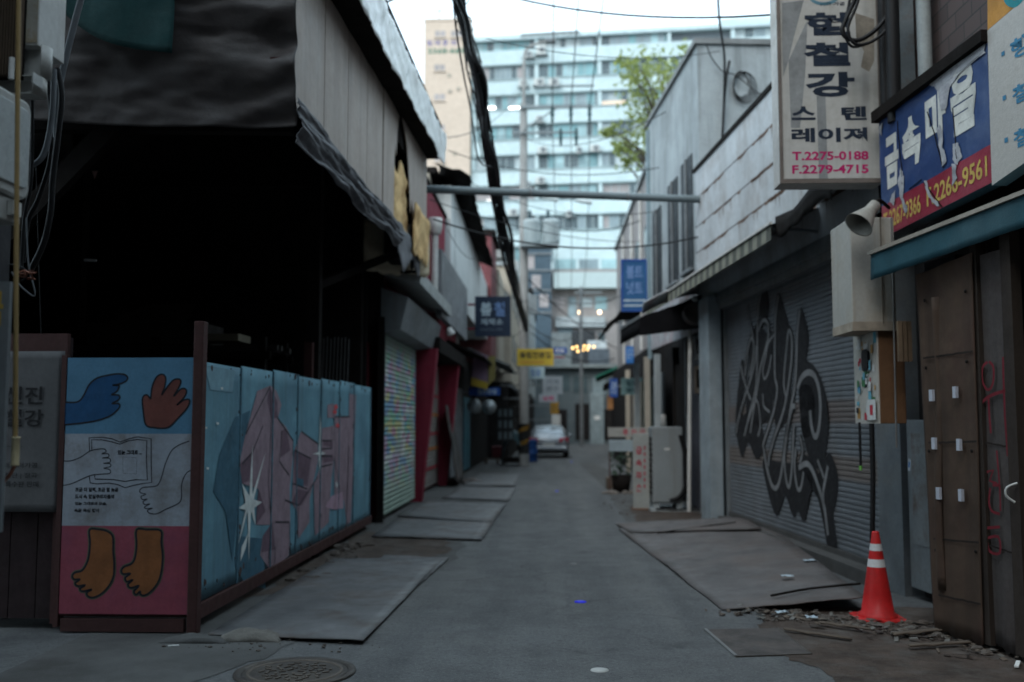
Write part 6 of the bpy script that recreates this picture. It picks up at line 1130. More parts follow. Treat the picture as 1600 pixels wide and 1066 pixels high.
# shop row under the concrete house
rw = thing('dark_shop_row', 'row of dark open shopfronts under the black lean-to awning on the right', 'shop building', (4, 25, 0))
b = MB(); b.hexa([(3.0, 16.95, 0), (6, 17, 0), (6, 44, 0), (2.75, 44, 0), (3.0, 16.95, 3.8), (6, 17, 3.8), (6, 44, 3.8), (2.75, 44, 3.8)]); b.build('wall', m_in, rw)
for Y, w_, z, m in ((17.6, .1, 3.4, m_conc), (19.4, .12, 3.2, m_grey), (21.4, .12, 3.2, m_dark), (23.5, .16, 3.2, m_conc), (26, .2, 3.3, m_beige), (29, .2, 3.3, m_conc), (32.5, .2, 3.3, m_beige)):
    x = 2.62 if Y < 22 else 2.45; b = MB(); b.box((x, Y, 0), (x + .14, Y + w_, z)); b.build('pillar', m, rw)
for Y0_, Y1_, m in ((17.9, 19.3, M('dark_slat_door', (.06, .06, .075), .7)), (19.8, 21.3, m_dark), (23.8, 25.9, m_grey), (26.3, 28.9, M('dim_green_door', (.04, .07, .06), .7)), (29.4, 32.4, m_beige)):
    b = MB(); b.box((2.66, Y0_, .05), (2.72, Y1_, 2.8)); b.build('door', m, rw)
m_blackcloth = M('black_awning_cloth', (.008, .008, .009), .9, spec=.03)
aw3 = thing('lean_to_awning', 'black lean-to awning with rolled arm beyond the blue-grey pillar', 'awning', (2, 18, 3.2))
qa0, qa1 = onY(1097, 462, 17.0), onY(1000, 497, 17.0); fo = Vector((-.079, .9968, 0)) * 2.2
b = MB(); b.grid(lambda u, v: qa0.lerp(qa1, u) + fo * v + Vector((0, 0, .03 * n3(u * 4, v * 4))), 10, 10); b.build('cloth', m_blackcloth, aw3, solid=.02)
b = MB(); b.grid(lambda u, v: qa1 + fo * u + Vector((0, 0, -.28 * v)), 10, 2); b.prism([qa0, qa1, qa1 + Vector((0, 0, -.3)), qa0 + Vector((0, 0, -.55))], (0, .02, 0)); b.build('valance', m_blackcloth, aw3, solid=.012)
b = MB(); b.grid(lambda u, v: qa0 + Vector((-.05, -.05, .22)) + (qa1 - qa0) * u * .9 + Vector((0, .3 * v, -.16 * v + .06 * math.sin(PI * u))), 10, 4); b.build('rolled_sheet', M('dusty_plastic_sheet', (.55, .6, .62), .5, stain=(.35, .06, .08), samt=.6, sscale=5), aw3, solid=.01)
b = MB(); b.bar(qa1 + Vector((0, 0, .02)), qa1 + fo + Vector((0, 0, .02)), .04, .05); b.build('front_bar', m_grey, aw3)
aw4 = thing('lean_to_awning', 'small ragged black awning behind the blue hanging board', 'awning', (2, 27, 3.6))
b = MB(); p0, p1, p2 = onY(985, 472, 26), onY(945, 515, 26), onY(1010, 480, 26); b.grid(lambda u, v: p2.lerp(p1, u) + Vector((0, 3.5 * v, .25 * math.sin(PI * u) + .08 * n3(u * 6, v * 4))), 12, 8); b.build('cloth', m_dark, aw4, solid=.03)
hb_ = M('blue_hanging_board', (.02, .09, .22), .6, var=.15, stain=(.06, .13, .2), samt=.5)
hang_sign('hanging_board', 'blue hanging board with a pale lower strip on the right', 'hanging sign', 971, 405, 1012, 487, 23.5, hb_, (('', 974, 468, 1009, 471, m_pb, 0), ('', 974, 476, 1009, 479, m_pb, 0), ('볼트', 979, 415, 1004, 435, m_mb, .02), ('넛트', 979, 440, 1004, 460, m_mb, .02)), bracket=((.7, .7), (.7, .3)), border=m_sb)
# pillar details: white pipe, meter boxes and light behind the pillar
b = MB(); b.tube(smooth([onY(1077, 515, 17.2), onY(1079, 545, 17.2), onY(1078, 560, 17.2), onY(1077, 800, 17.2)], 3), .035, 10); tag(b.build('drain_pipe', m_pale, loc=onY(1077, 800, 17.2)), 'pale drain pipe left of the blue-grey pillar', 'pipe')
for py0, py1, lab in ((524, 562, 'grey meter box left of the blue-grey pillar, upper of two'), (572, 615, 'brownish meter box left of the blue-grey pillar, lower of two')):
    p0, p1 = onY(1086, py1, 17.3), onY(1099, py0, 17.3); t_ = thing('meter_box', lab, 'meter box', p0); b = MB(); b.box((p0.x, 17.3, p0.z), (p1.x, 17.5, p1.z)); b.build('casing', m_grey if py0 < 550 else M('tan_box', (.16, .14, .12), .6), t_, bevel=.01); b = MB(); b.box((p0.x + .03, 17.285, p0.z + .1), (p1.x - .03, 17.299, p1.z - .06)); b.build('door', m_dark, t_)
p0 = onY(1086, 467, 16.9); b = MB(); b.lathe([(.0, -.05), (.04, -.04), (.05, 0), (.035, .04), (.0, .05)], p0, 12); tag(b.build('lamp_globe', plain('milky_globe', (.5, .55, .55), .3), loc=p0), 'small milky lamp globe under the rolled plastic sheet', 'lamp')
p0 = onY(1085, 490, 16.95); b = MB(); b.lathe([(.0, -.05), (.2, -.05), (.21, 0), (.2, .05), (.15, .06), (.14, .02), (.0, .02)], p0, 22, 0, (0, -1, 0)); tag(b.build('fan_vent', M('dark_vent', (.07, .065, .065), .6), loc=p0), 'round dark fan vent beneath the lean-to awning end', 'vent')
# tall outdoor unit
q = onZ(1042, 800, 0); uy = q.y; x0, x1 = onY(1019, 700, uy).x, onY(1067, 700, uy).x; z1 = onY(1040, 667, uy).z
ou = thing('outdoor_unit', 'tall grey outdoor air conditioner standing on the right pavement', 'air conditioner', ((x0 + x1) / 2, uy + .3, 0))
b = MB(); b.box((x0, uy, .16), (x1, uy + .7, z1)); b.build('casing', M('unit_grey', (.235, .26, .27), .6, var=.08, stain=(.18, .18, .17), samt=.5, streak=(.16, .16, .15), stramt=.4), ou, bevel=.025)
b = MB()
for k in range(11): z = .3 + k * (z1 - .45) / 11; b.box((x0 - .02, uy + .02, z), (x0 - .001, uy + .68, z + .06))
b.build('fin_grille', m_black, ou)
b = MB(); b.box((x0 + .02, uy + .03, .02), (x0 + .12, uy + .6, .155)); b.box((x1 - .12, uy + .03, .02), (x1 - .02, uy + .6, .155)); b.box((x0 - .04, uy - .05, .006), (x1 + .1, uy + .75, .05)); b.build('base', m_conc, ou)
b = MB(); b.box((x0 + .22, uy - .004, z1 - .42), (x0 + .32, uy - .001, z1 - .38)); b.build('badge', m_pale, ou)
b = MB(); b.tube(smooth([(x1 - .05, uy - .03, z1 - .15), (x1 + .05, uy - .04, .95), (x1 + .06, uy - .05, .6), (x1 - .05, uy - .05, .3), (x1 - .25, uy - .03, .2)], 5), .035, 8); b.tube(smooth([(x1 - .02, uy - .02, z1 - .2), (x1 + .11, uy, .9), (x1 + .1, uy - .02, .5), (x1 - .02, uy - .03, .22)], 5), .02, 8); b.build('refrigerant_pipe', m_cable, ou)
b = MB(); b.tube(smooth([(x0 + .05, uy - .1, .06), (x0 + .4, uy - .18, .05), (x1 + .1, uy - .1, .06), (x1 + .4, uy - .2, .05)], 5), .018, 8); tag(b.build('hose', m_cable, loc=(x0, uy, .05)), 'black hose lying at the foot of the tall outdoor unit', 'hose')
p0 = onY(1038, 667, uy + .2); b = MB(); b.lathe([(.0, 0), (.055, 0), (.05, .2), (.045, .22), (.0, .22)], (p0.x, uy + .3, z1 + .001), 14); tag(b.build('paint_can', m_pale, loc=(p0.x, uy + .3, z1)), 'small pale can standing on top of the outdoor unit', 'can')
# upright board and barrier board
q = onZ(1002, 797, 0); hang = q.y
fr_, w_, h_ = sign_frame(990, 677, 1014, 797, hang); ub_ = thing('upright_board', 'narrow white upright board with red vertical lettering beside the outdoor unit', 'signboard', fr_.p(w_ / 2, -fr_.O.z, 0))
b = MB(); b.obox(fr_, 0, .0, -.1, w_, h_, 0); b.build('panel', M('board_white', (.33, .345, .33), .7, stain=(.3, .24, .16), samt=.5), ub_, bevel=.006)
m_rl = paint('red_letter', (.4, .04, .07)); b = MB()
for i, ch in enumerate('급속파손'): a = fr_.px(994, 704 + 19.5 * i + 6); c = fr_.px(1003, 704 + 19.5 * i - 6); b.text(fr_, ch, a[0], a[1], c[0], c[1], .003, 0, .03)
for i in range(7): a = fr_.px(1006, 700 + 10 * i + 3); c = fr_.px(1008.5, 700 + 10 * i - 3); b.rect(fr_, a[0], a[1], c[0], c[1], .003)
b.build('lettering', m_rl, ub_)
b = MB(); b.obox(fr_, -.02, -.02, -.14, w_ + .04, .03, .03); b.build('foot', M('rusty_foot', (.2, .1, .06), .8), ub_)
hy = onZ(955, 772, 0).y; fr_, w_, h_ = sign_frame(950, 668, 1013, 683, hy); bd = thing('barrier_board', 'low pale barrier board with red letters on thin legs at the lane edge', 'barrier', fr_.p(w_ / 2, -fr_.O.z, 0))
b = MB(); b.obox(fr_, 0, 0, -.03, w_, h_, 0); b.build('panel', M('barrier_beige', (.30, .30, .28), .7, stain=(.2, .15, .12), samt=.5), bd)
b = MB(); b.obox(fr_, 0.02, -.32, -.03, w_, -.06, -.005); b.build('lower_panel', M('barrier_pale', (.28, .34, .37), .7), bd)
b = MB()
for i, ch in enumerate('주차금'): a = fr_.px(973 + 13 * i, 681); c = fr_.px(982 + 13 * i, 671); b.text(fr_, ch, a[0], a[1], c[0], c[1], .003, 0, .03)
b.build('lettering', m_rl, bd)
for u in (.02, w_ - .04): b = MB(); b.obox(fr_, u, -fr_.O.z + .006, -.06, u + .03, h_, -.031); b.build('leg', m_maroon, bd)
pl = onZ(973, 772, 0); pot = thing('plant_pot', 'dark pot of scruffy plants behind the barrier board', 'plant', (pl.x, pl.y + .4, 0))
b = MB(); b.lathe([(.0, .006), (.18, .006), (.24, .4), (.22, .4), (.2, .3), (.0, .3)], (pl.x, pl.y + .4, 0), 18); b.build('pot', m_dark, pot)
b = MB()
for k in range(90):
    a = RND.random() * 6.28; r = RND.random() * .3; z = .35 + RND.random() * .6; p = Vector((pl.x + r * math.cos(a), pl.y + .4 + r * math.sin(a), z)); d = Vector((RND.gauss(0, 1), RND.gauss(0, 1), RND.gauss(0, .6))).normalized() * .07; e_ = d.orthogonal().normalized() * .03; b.add([p - d, p - e_, p + d, p + e_], [(0, 1, 2, 3)])
b.build('foliage', M('dusty_leaf', (.03, .055, .03), .7), pot)
rubble('lane_edge_debris', [(pl.x - .3, pl.y), (pl.x + .5, pl.y + .5)], 40, .04, .13, M('edge_debris', (.16, .14, .125), .95, var=.4, stain=(.09, .06, .05), samt=.6), 31, .12)
b = MB(); p0 = onZ(960, 765, 0); b.box((p0.x - .18, p0.y, .006), (p0.x + .3, p0.y + .5, .28)); tag(b.build('rubble_box', m_scrap, bevel=.02, loc=p0), 'low battered box at the foot of the barrier board', 'box')

# farther right shops up to the junction
fr2h = thing('far_shop_row', 'far shop row, raised to shade the junction, with green awning and hanging signs on the right', 'shop building', (5, 48, 0))
b = MB(); b.hexa([(3.0, 44.1, 0), (9, 44, 0), (9, 73, 0), (5.0, 73, 0), (3.0, 44.1, 9.4), (9, 44, 9.4), (9, 73, 9.4), (5.0, 73, 9.4)]); b.build('wall', m_beige, fr2h)  # wall raised and carried on to keep the junction in shade
for Y, x in ((46, 3.1), (50, 3.3), (55, 3.6)): b = MB(); b.box((x - .1, Y, .1), (x + .15, Y + 2.6, 2.6)); b.build('door', m_in, fr2h)
b = MB(); b.prism([(2.0, 44.5, 3.55), (3.2, 44.5, 4.1), (3.2, 44.5, 4.2), (2.0, 44.5, 3.65)], (.3, 4.5, 0)); b.build('awning', M('green_awning', (.02, .16, .11), .6), fr2h)
b = MB(); b.prism([(2.3, 43.5, 3.1), (3.2, 43.5, 3.5), (3.2, 43.5, 3.6), (2.3, 43.5, 3.25)], (.3, 6, 0)); b.build('canopy', m_dark, fr2h)
hang_sign('shop_sign', 'mint green square sign on the right below the small blue plate', 'shop sign', 971, 591, 1003, 617, 30, M('mint_sign', (.28, .44, .44), .5), (('철판', 978, 595, 997, 603, m_teal, .02), ('절단', 978, 606, 997, 613, m_teal, .02)), bracket=((.5, .5),))
hang_sign('shop_sign', 'dark blue narrow sign left of the mint sign', 'shop sign', 953, 592, 965, 621, 36, m_sb, (('광명', 955, 596, 963, 616, m_pb, .0),), bracket=((.6, .6),))
hang_sign('shop_sign', 'small bright blue plate above the mint sign', 'shop sign', 978, 541, 990, 568, 34, M('plate_blue', (.03, .15, .42), .5), (('공구', 980, 546, 988, 562, m_pb, .0),), bracket=((.6, .6),))
hang_sign('shop_sign', 'orange cloth notice hanging at a far right doorway', 'shop sign', 949, 618, 961, 640, 44, M('orange_cloth', (.42, .2, .08), .8), th=.04, bracket=((.5, .9),))

# more service wires tangled around the pole and the far lane
rw_ = random.Random(3)
for i, (p0, p1, s_, r_, lab) in enumerate((((824, 455, PY), (905, 470, 66), .4, .02, 'dark service wire from the pole to the distant slim pole, upper'), ((824, 505, PY), (905, 520, 66), .6, .02, 'dark service wire from the pole to the distant slim pole, lower'), ((830, 520, PY), (960, 560, 40), .5, .018, 'sagging wire from the pole to the green awning shop'), ((826, 470, PY), (770, 430, 30), .3, .012, 'short wire from the pole back to the brick house'), ((826, 500, PY), (786, 520, 30), .3, .012, 'short wire from the pole to the navy hanging sign'),
                                          ((828, 440, PY), (985, 455, 30), .6, .012, 'drooping wire from the pole to the blue hanging board'), ((905, 455, 66), (955, 470, 50), .3, .018, 'wire from the distant slim pole to the right shops'), ((740, 405, 26), (700, 360, 20), .15, .008, 'wire along the white house wall'))):
    wire('cable', lab, sag(onY(*p0), onY(*p1), s_), r_, 'service wires around the pole', k=1)
# air conditioners on the left houses
for px, py, Y, lab in ((781, 392, 41.5, 'air conditioner on the pale wall beside the brick house, upper'), (790, 470, 44.0, 'air conditioner on the beige house behind the pole, lower'), (806, 420, 47, 'air conditioner high on the beige house behind the pole')):
    q = onY(px, py, Y); t_ = thing('outdoor_unit', lab, 'air conditioner', (q.x, Y, q.z), 'air conditioners on the left houses'); b = MB(); b.box((q.x - .3, Y - .4, q.z - .35), (q.x + .12, Y + .4, q.z + .35)); b.build('casing', M('ac_casing_dull', (.3, .31, .3), .6), t_, bevel=.02)
    b = MB(); b.lathe([(.26, 0), (.25, .015), (.0, .015)], (q.x + .121, Y, q.z), 16, 0, (1, 0, 0)); b.build('fan_grille', m_grey, t_); b = MB(); b.bar((q.x - .3, Y - .3, q.z - .38), (q.x + .15, Y - .3, q.z - .38), .04, .05); b.bar((q.x - .3, Y + .3, q.z - .38), (q.x + .15, Y + .3, q.z - .38), .04, .05); b.build('bracket', m_arm, t_)

for i, (p0, p1, s_, r_, lab) in enumerate((((700, 235, 24), (1030, 262, 20.8), .35, .01, 'thin wire strung high between the white house and the concrete house'), ((735, 285, 27), (1030, 330, 20.8), .4, .009, 'thin wire strung just below the grey pipe towards the concrete house'), ((818, 215, 36.8), (1040, 175, 20), .5, .012, 'wire rising from the pole to the concrete house roof'), ((815, 140, 36.8), (700, 215, 24), .4, .012, 'wire from the upper pole to the ragged eave'),
                                          ((822, 330, 36.8), (1000, 345, 26), .5, .014, 'sagging wire at transformer height to the pinkish building'), ((812, 365, 36.8), (735, 340, 26), .2, .012, 'wire from the transformers to the white house'), ((760, 60, 14), (1125, 80, 17), .2, .006, 'hair-thin wire across the apartment facade'))):
    wire('cable', lab, sag(onY(*p0), onY(*p1), s_), r_, 'thin wires across the lane', k=1)
# ------------------------------------------------------------------ apartment block closing the view
AA = math.radians(6.0); FA = Fr((-6.9, 86, 0), (math.cos(AA), -math.sin(AA), 0))
m_apt = M('pale_cyan_render', (.505, .61, .62), .85, var=.05, scale=.3, fine=3, stain=(.36, .45, .47), samt=.45, sscale=.5, streak=(.36, .46, .48), stramt=.3, strscale=1.2)
m_cr = M('cream_render', (.58, .47, .38), .85, var=.06, scale=.4, fine=3, stain=(.48, .38, .3), samt=.4, streak=(.45, .36, .29), stramt=.3)
GL = [glass_mat('pane_teal', (.17, .33, .35), .15), glass_mat('pane_grey', (.22, .28, .3), .15), glass_mat('pane_curtain', (.36, .42, .43), .3), glass_mat('pane_dark', (.07, .1, .11), .12), glass_mat('pane_beige', (.3, .27, .265), .3), glass_mat('pane_pale_teal', (.29, .43, .45), .2)]  # pale tones put the sky's reflection into the pane colours
m_recess = plain('recess_grey', (.2, .24, .25), .8)
apt = thing('apartment_block', 'tall pale cyan apartment block with long window bands closing the lane', 'apartment block', FA.p(14, 0, -6))
TOP = 35.3; WID = 29; STEP = 2.71
def aptz(px, py): return FA.px(px, py)
rows = 12
b = MB(); b.obox(FA, 0, 0, -12, WID, TOP - .9, -.75); b.build('core_wall', m_recess, apt)
b = MB()
ztop = FA.px(840, 53)[1]
for k in range(rows):
    zt_ = ztop - STEP * k; zb_ = zt_ - 1.35
    b.obox(FA, 0, zb_ - (STEP - 1.35), -.9, WID, zb_, 0.0 if k else .0)
b.obox(FA, 0, ztop, -.9, WID, TOP, .02)
b.build('wall', m_apt, apt)
b = MB(); b.obox(FA, -.1, TOP + .001, -12, WID + .1, TOP + .15, .12); b.build('coping', M('roof_coping', (.4, .48, .5), .8), apt)
for k in range(rows):
    for u in (5.62, 11.15, 17.2, 22.6, -.01): b = MB(); b.obox(FA, u, ztop - STEP * k - 1.349, -.74, u + .32, ztop - STEP * k - .001, -.03); b.build('pier', m_apt, apt)
rr = random.Random(5)
groups = [(.35, 5.6), (5.98, 11.1), (11.5, 17.15), (17.55, 22.55), (22.95, 28.5)]
lit = set()
for k in range(rows):
    for gi, (u0, u1) in enumerate(groups):
        if k > 8 and gi > 2: continue
        z1_ = ztop - STEP * k - .01; z0_ = z1_ - 1.33; mb = MB(); dd_ = -.28
        if k == 0 and gi == 3:
            mb.obox(FA, u0, z0_, -.6, u1, z1_, -.5, 0)
            for j in range(9): mb.obox(FA, u0, z0_ + .05 + j * .14, -.499, u1, z0_ + .13 + j * .14, -.44, 1)
            mb.build('louvre_panel', [plain('louvre_dark', (.12, .14, .15)), plain('louvre_grey', (.2, .23, .25))], apt); continue
        n = rr.choice((7, 8, 9, 10)); uu = u0; sty = rr.choice(((0, 5, 1), (1, 2, 3), (2, 1, 5), (4, 1, 3), (1, 5, 2), (0, 3, 5)))
        if k in (5, 6) and rr.random() < .7: sty = (4, 3, 1)
        while uu < u1 - .1:
            w_ = min((u1 - u0) / n * rr.choice((.7, 1, 1, 1.3)), u1 - uu); gsel = rr.choice(sty) if rr.random() < .88 else 3
            mb.obox(FA, uu + .03, z0_ + .05, dd_ - .05, uu + w_ - .03, z1_ - .05, dd_ - rr.random() * .03, gsel); mb.obox(FA, uu - .03, z0_, dd_ - .02, uu + .03, z1_, dd_ + .05, 6); uu += w_
        mb.obox(FA, u0, z0_, dd_ - .03, u1, z0_ + .05, dd_ + .07, 6); mb.obox(FA, u0, z1_ - .05, dd_ - .03, u1, z1_, dd_ + .07, 6)
        if rr.random() < .5: mb.obox(FA, u0, z0_ + .45, dd_ + .02, u1, z0_ + .48, dd_ + .06, 6)
        mb.build('window', GL + [plain('window_frame_%d%d' % (k, gi), (.36, .44, .45) if rr.random() < .6 else (.25, .27, .27), .5)], apt)
b = MB()
for k in range(1, rows): b.obox(FA, 0, ztop - STEP * k - 1.35 - .002, .001, WID, ztop - STEP * k - 1.26, .09)
for k in range(rows): b.obox(FA, 0, ztop - STEP * (k + 1) + .001, .001, WID, ztop - STEP * (k + 1) + .1, .05)
b.build('ledge', M('ledge_line_shade', (.33, .4, .41), .9), apt)  # darker bands added to draw shadow lines along the spandrels
# roof clutter
b = MB(); b.obox(FA, .2, TOP + .15, -2, 4.5, TOP + .9, -1); b.obox(FA, 4.4, TOP + .155, -2.2, 9.6, TOP + .55, .1); b.build('roof_edge', M('roof_scrap', (.22, .25, .25), .9), apt)
b = MB(); b.obox(FA, 22, TOP + .15, -8, 30, TOP + 2.1, -3); b.build('stair_head', m_apt, apt)
# air conditioners on the facade
lac = [(826, 87, .8), (846, 80, .8), (818, 132, .7), (843, 130, .9), (866, 130, .9), (848, 236, .8), (930, 233, .8), (845, 283, .8), (843, 188, .6), (802, 333, .8), (825, 290, .5), (905, 236, .4), (890, 335, .5)]
pos_ = ['top row, left of the standing one', 'top row beside the second window group', 'second row next to the pole lamp', 'second row, left of the twin units', 'second row, right of the twin units', 'fifth row right of the pole', 'fifth row near the tree', 'sixth row right of the pole', 'third row right of the pole', 'seventh row above the transformers', 'sixth row behind the pole', 'fifth row, small one in the middle', 'seventh row, small one in the middle']
for (px, py, s_), lb in zip(lac, pos_):
    u, v = FA.px(px, py); t_ = thing('outdoor_unit', 'air conditioner box on the apartment facade, ' + lb, 'air conditioner', FA.p(u, v - .35, .3), 'air conditioners on the apartment facade')
    h = .85 if px == 846 else .6; b = MB(); b.obox(FA, u - s_ / 2, v - h / 2, .12, u + s_ / 2, v + h / 2, .45); b.build('casing', M('ac_beige', (.5, .52, .5), .6, var=.05), t_)
    b = MB(); b.lathe([(.25, 0), (.24, .012), (.0, .012)], FA.p(u + s_ * .12, v, .451), 16, 0, FA.N); b.build('fan_grille', m_grey, t_)
    b = MB(); b.obox(FA, u - s_ / 2 - .1, v - h / 2 - .06, .002, u + s_ / 2 + .2, v - h / 2 - .005, .5); b.build('bracket', m_grey, t_)
u, v = FA.px(795, 94); 
# lit lamps seen in windows
m_lamp = lamp_mat('fluorescent_glow', (1, .97, .92), 2.2)
for px, py, w_, lb in ((808, 168, .75, 'lit fluorescent tube in a fourth-floor window by the pole'), (767, 168, .35, 'lit lamp in the apartment window at the cable bundle'), (971, 165, .22, 'lit bulb in the window beside the tree'), (769, 314, .5, 'lit lamp in a lower window behind the cable bundle')):
    u, v = FA.px(px, py); b = MB(); b.obox(FA, u - w_, v - .1, -.22, u + w_, v + .1, -.14); tag(b.build('window_lamp', m_lamp, bevel=.08, loc=FA.p(u, v, -.2)), lb, 'lamp')
u, v = FA.px(958, 165); b = MB(); b.obox(FA, u - 1.1, v - .5, -.27, u + 1.1, v + .5, -.225); tag(b.build('lit_curtain', lamp_mat('warm_room', (.55, .42, .32), .16), loc=FA.p(u, v, -.25)), 'warmly lit window beside the tree', 'lit window')
# cream end block
FCc = Fr((FA.px(663, 100)[0], 0, 0), (1, 0, 0)); a = onY(663, 33, 85.4); c = onY(735, 33, 85.4)
cb2 = thing('stair_tower', 'cream stair tower with tiny windows and painted phone number left of the apartments', 'building', (-9, 86, 0))
fcr = Fr((a.x, 85.4, 0), (1, 0, 0)); wc = c.x - a.x; b = MB(); b.obox(fcr, 0, 0, -10, wc, a.z, 0); b.build('wall', m_cr, cb2)
b = MB(); b.obox(fcr, -.05, a.z, -10, wc + .05, a.z + .2, .06); b.build('coping', m_cr, cb2)
for px, py in ((688, 53), (713, 53), (687, 106), (687, 152), (687, 200), (687, 248)):
    u, v = fcr.px(px, py); b = MB(); b.obox(fcr, u - .45, v - .28, .001, u + .45, v + .28, .02); wd = b.build('window', GL[4], cb2)
    b = MB(); b.obox(fcr, u - .55, v - .4, .002, u + .55, v - .281, .12); b.obox(fcr, u - .03, v - .28, .021, u + .03, v + .28, .05); b.build('sill', m_cr, wd)
m_vio = paint('violet_letter', (.1, .1, .28)); m_gr = paint('green_number', (.05, .16, .11))
def ct_(mb, s_, x0, y0, x1, y1, mi, bo=.03): p = fcr.px(x0, y1); q = fcr.px(x1, y0); mb.text(fcr, s_, p[0], p[1], q[0], q[1], .006, mi, bo)
b = MB()
for i, ch in enumerate('임대문의'): ct_(b, ch, 667 + 12.5 * i, 63, 675 + 12.5 * i, 71, 0)
ct_(b, '2268-6655', 668, 75, 733, 84, 1); b.build('lettering', [m_vio, m_gr], cb2)
b = MB(); b.tube([fcr.p(1.2, a.z, -1), fcr.p(1.2, a.z + 1.6, -1)], .05, 6); b.bar(fcr.p(.9, a.z + 1.3, -1), fcr.p(1.5, a.z + 1.3, -1), .04, .04); b.build('antenna', m_dark, cb2)
for px, py in ((702, 118), (703, 143), (716, 139), (711, 240)): u, v = fcr.px(px, py); b = MB(); b.obox(fcr, u - .15, v - .15, .001, u + .15, v + .15, .06); b.build('vent', m_beige, cb2)
# lower buildings at the junction
FJ = Fr((0, 76, 0), (1, 0, 0))
bl = thing('slate_building', 'dark slate-blue panelled building right behind the transformers', 'building', (-.2, 77, 0))
p0, p1 = FJ.px(820, 690), FJ.px(861, 383); b = MB(); b.obox(FJ, p0[0], 0, -5, p1[0], p1[1], 0); b.build('wall', M('slate_blue_panel', (.055, .085, .11), .7, var=.2, streak=(.08, .11, .13), stramt=.4), bl)
for py in (398, 424, 455, 490): v = FJ.px(840, py)[1]; b = MB(); b.obox(FJ, p0[0] - .05, v, .001, p1[0] + .05, v + .12, .1); b.build('ledge', m_grey, bl)
for px, py in ((828, 410), (838, 440), (850, 470)): u, v = FJ.px(px, py); b = MB(); b.obox(FJ, u - .35, v - .5, .001, u + .35, v + .5, .03); b.build('window', GL[4], bl)
wb = thing('balcony_building', 'cream building with a white balcony band at the end of the lane', 'building', (4, 78, 0))
FW = Fr((0, 77.5, 0), (1, 0, 0)); p0, p1 = FW.px(862, 690), FW.px(985, 420)
b = MB(); b.obox(FW, p0[0], 0, -6, p1[0] + 3, p1[1], 0); b.build('wall', M('pinkish_render', (.27, .25, .24), .85, var=.1, stain=(.2, .18, .17), samt=.5), wb)
q0, q1 = FW.px(865, 453), FW.px(972, 428); b = MB(); b.obox(FW, q0[0], q0[1], .002, q1[0] + 2, q1[1], 1.1); b.build('balcony', M('white_balcony', (.42, .5, .5), .7, var=.05), wb)
q0, q1 = FW.px(865, 427), FW.px(972, 402); b = MB(); b.obox(FW, q0[0], p1[1] + .0, -5, q1[0] + 2, q1[1] + 2, -.3); b.build('upper_wall', m_apt, wb)
for i, (x0, x1, y0, y1) in enumerate(((868, 900, 404, 424), (905, 935, 404, 424), (940, 970, 404, 424))):
    q0, q1 = FW.px(x0, y1), FW.px(x1, y0); b = MB(); b.obox(FW, q0[0], q0[1], -.299, q1[0], q1[1], -.27); b.build('window', GL[5 if i != 1 else 1], wb)
for x0, x1, y0, y1, m in ((868, 882, 464, 484, GL[4]), (888, 900, 464, 500, GL[1]), (905, 925, 466, 480, GL[2]), (930, 948, 464, 484, GL[5]), (872, 895, 505, 525, GL[1]), (935, 945, 520, 545, GL[3])):
    q0, q1 = FW.px(x0, y1), FW.px(x1, y0); b = MB(); b.obox(FW, q0[0], q0[1], .001, q1[0], q1[1], .05); b.build('window', m, wb)
q0, q1 = FW.px(868, 512), FW.px(945, 496); b = MB(); b.obox(FW, q0[0], q0[1], .001, q1[0], q1[1], .5); b.build('pale_band', M('pale_band', (.32, .36, .37), .7), wb)
# ground floor at the junction
jg = thing('junction_shop', 'grey shop with dark roller doorways and a pale concrete pier facing up the lane', 'shop building', (4, 76, 0))
FG2 = Fr((0, 74.5, 0), (1, 0, 0)); p0, p1 = FG2.px(822, 690), FG2.px(960, 575)
b = MB(); b.obox(FG2, p0[0], 0, -2.8, p1[0] + 3, p1[1], 0); b.build('wall', M('grey_green_render', (.11, .135, .145), .85, var=.15, stain=(.12, .13, .13), samt=.5), jg)
b = MB(); b.obox(FG2, p0[0] - .2, p1[1], -2.9, p1[0] + 3.2, p1[1] + .25, .6); b.build('ledge', M('pale_ledge', (.2, .235, .24), .8), jg)
for x0, x1, y0, m, nm in ((899, 921, 631, m_in, 'doorway'), (944, 962, 640, m_in, 'doorway'), (866, 886, 640, m_in, 'doorway'), (868, 890, 585, GL[3], 'window'), (896, 918, 588, GL[3], 'window'), (926, 946, 590, GL[1], 'window')):
    q0, q1 = FG2.px(x0, 688 if nm == 'doorway' else y0 + 26), FG2.px(x1, y0); b = MB(); b.obox(FG2, q0[0], max(.02, q0[1]), .001, q1[0], q1[1], .04); b.build(nm, m, jg)
q0, q1 = FG2.px(922, 690), FG2.px(943, 614); b = MB(); b.obox(FG2, q0[0], 0, .001, q1[0], q1[1], .45); b.build('pier', M('pale_pier', (.22, .27, .285), .8), jg)
q0, q1 = FG2.px(928, 656), FG2.px(937, 650); b = MB(); b.obox(FG2, q0[0], q0[1], .451, q1[0], q1[1], .47); b.build('notice', m_white, jg)
# mid-height grey facade strips
jm = thing('grey_annex', 'grey annex with a blank slate wall below the warm string of bulbs', 'building', (5, 75, 4))
FM_ = Fr((0, 75.2, 0), (1, 0, 0))
for x0, x1, y0, y1, m, nm in ((862, 893, 520, 575, M('annex_grey', (.16, .185, .19), .85), 'wall'), (920, 952, 545, 575, M('annex_slate', (.085, .105, .125), .8), 'wall'), (894, 930, 517, 574, M('annex_dark', (.04, .045, .05), .8), 'recess'), (918, 948, 532, 545, M('annex_pale', (.45, .5, .52), .7), 'parapet')):
    q0, q1 = FM_.px(x0, y1), FM_.px(x1, y0); b = MB(); b.obox(FM_, q0[0], q0[1], -1.2 if nm != 'recess' else -1.3, q1[0], q1[1], 0 if nm != 'recess' else -.02); b.build(nm, m, jm)
